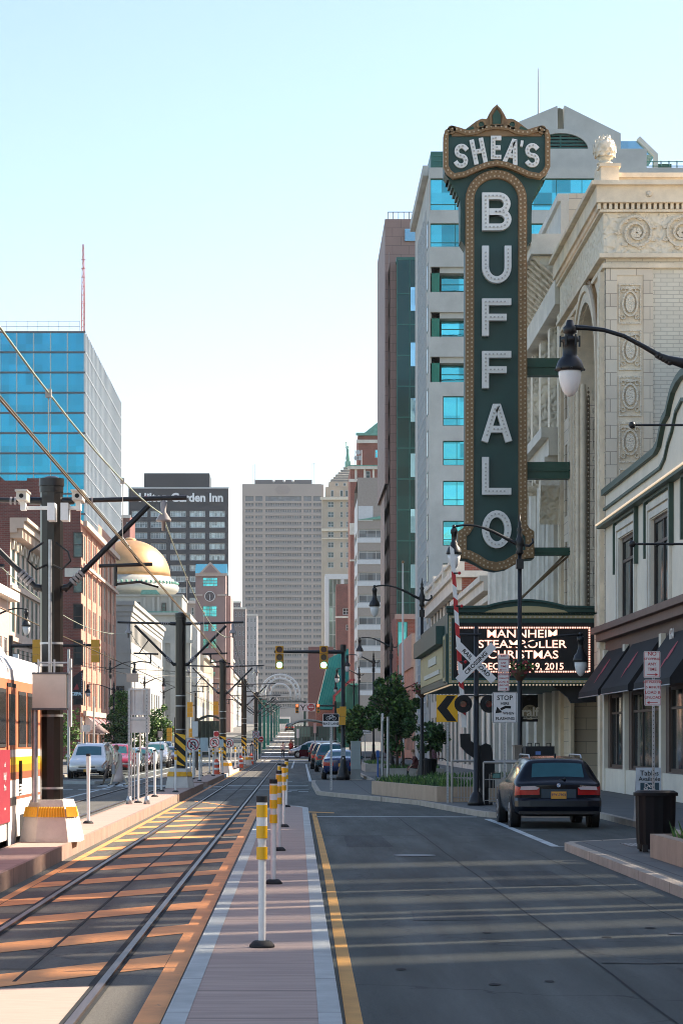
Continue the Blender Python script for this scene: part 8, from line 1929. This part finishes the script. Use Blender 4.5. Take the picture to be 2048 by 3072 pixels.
bz=[(.28,.88,tr_w),(.88,.93,tr_br),(.93,1.20,tr_w),(1.20,1.32,tr_br),(1.32,1.44,tr_o2),(1.44,1.56,tr_y),(1.56,1.68,tr_w),(1.68,2.78,tr_or)]
for a,b,mm in bz: zrow(a,b,mm); m.quad((XS-W,y0,a),(XS-W,y1-.3,a),(XS-W,y1-.3,b),(XS-W,y0,b)); m.quad((XS,y1-.3,a),(XS-.5,y1,a),(XS-.5,y1,b),(XS,y1-.3,b)); m.quad((XS-.5,y1,a),(XS-W+.5,y1,a),(XS-W+.5,y1,b),(XS-.5,y1,b)); m.quad((XS,y0,a),(XS-W,y0,a),(XS-W,y0,b),(XS,y0,b))
m.use(tr_w); sec=[(0,2.78),(-.02,2.95),(-.12,3.12),(-.32,3.24),(-.8,3.34),(-W/2,3.38)]; sec=sec+[(-W-a,b) for a,b in reversed(sec[:-1])]
m.smooth=True
for (a,b),(c,e) in zip(sec,sec[1:]): m.quad((XS+a,y0,b),(XS+a,y1-.1,b),(XS+c,y1-.1,e),(XS+c,y0,e))
m.smooth=False; m.ngon([(XS+a,y1-.1,b) for a,b in sec]); m.ngon([(XS+a,y0,b) for a,b in sec])
m.build('tram_body',None,t)
m=MB().use(tr_w)
for yy in (30,35.8,41): m.cyl((XS-W/2,yy,3.2),(XS-W/2,yy,3.5),.9,.7,16)
m.build('roof_units',None,t)
def DY(sx): return XS*F/(sx-CX)
for sx0,sx1 in ((57,77),(84,108)):
    a,b=DY(sx0),DY(sx1); m=MB().use(rubber); m.box(XS+.003,XS+.012,a-.06,b+.06,1.72,2.62); m.use(tr_glass); m.box(XS+.0125,XS+.02,a,b,1.78,2.56); m.build('window',None,t)
for i in range(9):
    a=35.2-1.5*i
    if i==0: a=DY(-8); b=DY(16)
    else: a=DY(-8)-1.55*i; b=a+1.15
    m=MB().use(rubber); m.box(XS+.003,XS+.012,a-.06,b+.06,1.72,2.62); m.use(tr_glass); m.box(XS+.0125,XS+.02,a,b,1.78,2.56); m.build('window',None,t)
a,b=DY(21),DY(45); m=MB().use(tr_or); m.box(XS+.003,XS+.02,a,b,1.68,2.66); m.use(tr_w); m.box(XS+.003,XS+.0195,a,b,.93,1.679); m.use(dark_steel); m.box(XS+.003,XS+.03,a,b,.80,.93); m.use(tr_w); m.box(XS+.003,XS+.0195,a,b,.1,.80); m.use(rubber); m.box(XS+.0205,XS+.024,a-.02,a+.03,.12,2.66); m.box(XS+.0205,XS+.024,b-.03,b+.02,.12,2.66); m.box(XS+.003,XS+.025,a,b,2.66,2.72); d_=m.build('door',None,t)
m=MB().use(tr_glass); m.box(XS+.021,XS+.026,a+.12,b-.12,1.75,2.55); m.build('door_window',None,d_)
m=MB().use(tr_y); m.box(XS+.021,XS+.023,a+.035,b-.035,1.44,1.56); m.use(tr_o2); m.box(XS+.021,XS+.023,a+.035,b-.035,1.32,1.439); m.use(tr_br); m.box(XS+.021,XS+.023,a+.035,b-.035,1.20,1.319); m.build('door_stripes',None,d_)
adr=mat('advert_red',(.30,.025,.045),.5,var=.08); m=MB().use(adr); m.box(XS+.021,XS+.035,24,DY(25),.56,1.68); m.build('advert_panel',None,t)
for s_,z,f in (('and',1.45,.10),('Help!',1.27,.16),('More',1.10,.13),('online',.78,.07)): text_mesh(s_,f,sign_white,'advert_lettering',t,(XS+.037,DY(9),z),rotz=R(90),ext=.001,bold=.001)
m=MB().use(black_matte); m.box(XS-W+.2,XS-.1,y0,y1-.6,.18,.5); m.box(XS+.001,XS+.008,DY(60),DY(100),.28,.62); m.build('undercarriage',None,t)
for yy in (DY(70),DY(88),30,28.6): m=MB().use(dark_steel); m.cyl((XS-.35,yy,.36),(XS-.15,yy,.36),.33,seg=18); m.build('wheel',None,t)
m=MB().use(black_metal)
for i in range(7): m.box(XS+.003,XS+.03,DY(58)+.0,DY(58)+.12,.95+i*.06,.97+i*.06)
m.box(XS+.003,XS+.045,DY(58),DY(58)+.08,1.12,1.5); m.build('side_vents',None,t)
m=MB().use(tr_glass); m.box(XS-W+.55,XS-.55,y1+.003,y1+.02,1.75,2.65); m.build('windscreen',None,t)

# ---------- people ----------
skin=mat('skin',(.50,.30,.22),.6,var=.05)
def person(label,x,y,z,h,pose,cloth_top,cloth_leg,hair,rot=0,dress=None,shoes=None,seated=False,hairlen=0):
    """one continuous skinned body; clothing and hair are children"""
    t=thing('person',label,'person',(0,0,0)); s=h/1.75
    stride=pose.get('stride',.0); lean=pose.get('lean',0); hip=.92; 
    if seated: hip=.5
    def J(a,b,c): return (a,b,c)
    # facing +X
    sh_=(lean*.5,0,hip+.50)
    legs=[]
    for sd in (-1,1):
        f=stride*sd
        if seated: legs.append([(0,sd*.09,hip),(.42,sd*.11,hip+.02),(.44,sd*.11,.08),(.58,sd*.11,.04)])
        else: legs.append([(0,sd*.09,hip-.02),(f*.5+.05,sd*.09,.48),(f*.95-(.05 if f<0 else 0),sd*.09,.09 if f>=0 else .12),(f*.95+.15,sd*.09,.04)])
    arms=[]
    for sd in (-1,1):
        f=-stride*sd*.35+pose.get('arm',0)*.6
        arms.append([(sh_[0],sd*.19,hip+.46),(sh_[0]-.04+f*.3,sd*.23,hip+.20),(sh_[0]+.06+f*.9,sd*.22,hip-.02),(sh_[0]+.09+f*1.0,sd*.22,hip-.10)])
    neck=(sh_[0]+lean*.1,0,hip+.55); head=(neck[0]+.02+lean*.15,0,hip+.66); top=(head[0],0,hip+.80)
    V=[(0,0,hip),(lean*.22,0,hip+.22),sh_,neck,head,top]; E=[(0,1),(1,2),(2,3),(3,4),(4,5)]; Rr=[(.13,.15),(.11,.14),(.12,.18),(.05,.05),(.085,.075),(.07,.065)]
    for L_,rad in ((legs[0],'l'),(legs[1],'l'),(arms[0],'a'),(arms[1],'a')):
        prev=0 if rad=='l' else 2
        rr=[(.09,.09),(.062,.062),(.042,.042),(.035,.04)] if rad=='l' else [(.055,.055),(.042,.042),(.03,.03),(.035,.02)]
        for p_,q_ in zip(L_,rr): V.append(p_); Rr.append(q_); E.append((prev,len(V)-1)); prev=len(V)-1
    me=bpy.data.meshes.new('person_body'); me.from_pydata(V,E,[]); o=bpy.data.objects.new('body',me); scene.collection.objects.link(o)
    md=o.modifiers.new('k','SKIN'); 
    for i,q in enumerate(Rr): me.skin_vertices[0].data[i].radius=q
    me.skin_vertices[0].data[0].use_root=True
    o.modifiers.new('s','SUBSURF').levels=1; o.modifiers['s'].render_levels=1
    bpy.context.view_layer.update(); ev=bpy.data.meshes.new_from_object(o.evaluated_get(bpy.context.evaluated_depsgraph_get())); bpy.data.objects.remove(o)
    ev.materials.clear(); 
    for q in (skin,cloth_top,cloth_leg,shoes or black_matte): ev.materials.append(q)
    for p_ in ev.polygons:
        c=p_.center; p_.use_smooth=True
        if c.z>hip+.53: p_.material_index=0
        elif c.z>hip-.04 and not(abs(c.y)>.17 and c.z<hip+.12): p_.material_index=1
        elif abs(c.y)>.185: p_.material_index=0
        elif c.z<.08: p_.material_index=3
        else: p_.material_index=2
    b=bpy.data.objects.new('body',ev); scene.collection.objects.link(b); b.parent=t
    m=MB().use(hair); m.ball((head[0]-.02,0,hip+.765),.098,10,.085)
    if hairlen: m.ball((head[0]-.06,0,hip+.70),.09,8,.1)
    m.build('hair',None,None).parent=t
    f=MB().use(skin); f.ball((head[0]+.095,0,hip+.70),.02,6); f.use(black_matte); f.ball((head[0]+.08,-.032,hip+.725),.010,5); f.ball((head[0]+.08,.032,hip+.725),.010,5); f.use(mat('lips',(.35,.12,.1),.6)); f.bbox(head[0]+.08,0,hip+.66,.012,.045,.01); f.use(skin); f.ball((head[0],-.082,hip+.71),.022,5); f.ball((head[0],.082,hip+.71),.022,5); f.build('face',None,None).parent=t
    for a in arms:   # five fingers per hand
        hx,hy,hz=a[-1]; f=MB().use(skin)
        for q in range(4): f.tube([(hx-.025+q*.018,hy,hz),(hx-.02+q*.018,hy,hz-.05-(.012 if q in(1,2) else 0)),(hx-.01+q*.016,hy,hz-.085)],.008,5)
        f.tube([(hx+.03,hy,hz+.03),(hx+.055,hy,hz-.0),(hx+.05,hy,hz-.03)],.009,5); f.build('fingers',None,None).parent=t
    if dress:
        m=MB().use(dress); 
        m.lathe([(.235,.20),(.21,.4),(.175,.75),(.155,hip),(.125,hip+.15),(.15,hip+.36),(.09,hip+.5)],(0,0,0),16); m.v=[(v[0]*1.0+max(0,(hip-v[2]))*stride*.25,v[1]*.85,v[2]) for v in m.v]; m.build('dress',None,None).parent=t
    t.location=(x,y,z); t.rotation_euler=(0,0,rot); t.scale=(s,s,s); return t
beige=mat('cloth_beige',(.72,.60,.45),.85,var=.08); khaki=mat('cloth_khaki',(.12,.09,.07),.85); greyc2=mat('cloth_grey',(.40,.38,.37),.85); hairg=mat('hair_grey',(.35,.30,.26),.8); hairb=mat('hair_brown',(.22,.13,.07),.8); pinkcl=mat('cloth_pink',(.62,.42,.38),.85); darkc=mat('cloth_dark',(.02,.02,.025),.85); maroon=mat('cloth_maroon',(.09,.02,.02),.85); plaid=mat('cloth_plaid',(.18,.08,.10),.85,var=.7,vscale=22)
person('elderly man in a beige shirt and brown trousers crossing beside a woman',WX(331,96.5),96.8,.01,1.72,{'stride':.32,'lean':.18,'arm':.1},beige,khaki,hairg,rot=math.pi)
wmn=person('elderly woman in a long pale dress crossing on the arm of the man',WX(357,96),96,.01,1.66,{'stride':.34,'lean':.15,'arm':.15},beige,beige,hairb,rot=math.pi,dress=mat('dress_pale',(.78,.62,.56),.85,var=.06),hairlen=1)
m=MB().use(greyc2); m.box(WX(336,95.7),WX(345,95.7),95.65,95.75,.50,.88); m.stroke([(WX(338,95.7),.88),(WX(339,95.7),1.05),(WX(342,95.7),1.05),(WX(343,95.7),.88)],.015,95.69,95.71); tag(m.build('white_bag'),'pale shopping bag held between the walking couple','bag')
person('man in a pink shirt and dark trousers walking across the distant tracks',WX(849,250),250,gz(250)+.01,1.66,{'stride':.2,'lean':.02},pinkcl,darkc,darkc,rot=R(-90))
person('person in a dark maroon top seated on the planter edge under the trees',WX(1250,111),111,.13,1.7,{'lean':.25,'arm':.35},maroon,darkc,hairb,rot=math.pi,seated=True)
person('person in a plaid shirt standing right of the lamp by the litter bin',WX(1302,118),118,.13,1.66,{'stride':.05},plaid,darkc,hairb,rot=R(90))
person('person in dark clothes walking between the distant left poles',WX(757,212),212,.1,1.75,{'stride':.15},darkc,darkc,darkc,rot=R(90))
person('person in a red top far off beside the glass station',WX(872,262),262,gz(262),1.7,{'stride':.1},mat('cloth_red',(.5,.05,.04),.85),darkc,hairb,rot=R(90))
person('passer-by in orange by the crowd left of the parked cars',WX(874,285),285,gz(285),1.7,{'stride':.1},mat('cloth_orange',(.55,.25,.12),.85),darkc,hairb,rot=R(90))

# ---------- the air: distant towers pale a little ----------
hz=MB(); hz.box(-700,700,-45,1700,-1.2,165)
hm=bpy.data.materials.new('haze'); hm.use_nodes=True; hn=hm.node_tree; hn.nodes.remove(hn.nodes['Principled BSDF'])
pv=hn.nodes.new('ShaderNodeVolumePrincipled'); pv.inputs['Density'].default_value=.00006; pv.inputs['Color'].default_value=(.93,.96,1,1); pv.inputs['Anisotropy'].default_value=.2
hn.links.new(pv.outputs[0],hn.nodes['Material Output'].inputs['Volume'])
tag(hz.build('haze',hm),kind='stuff')
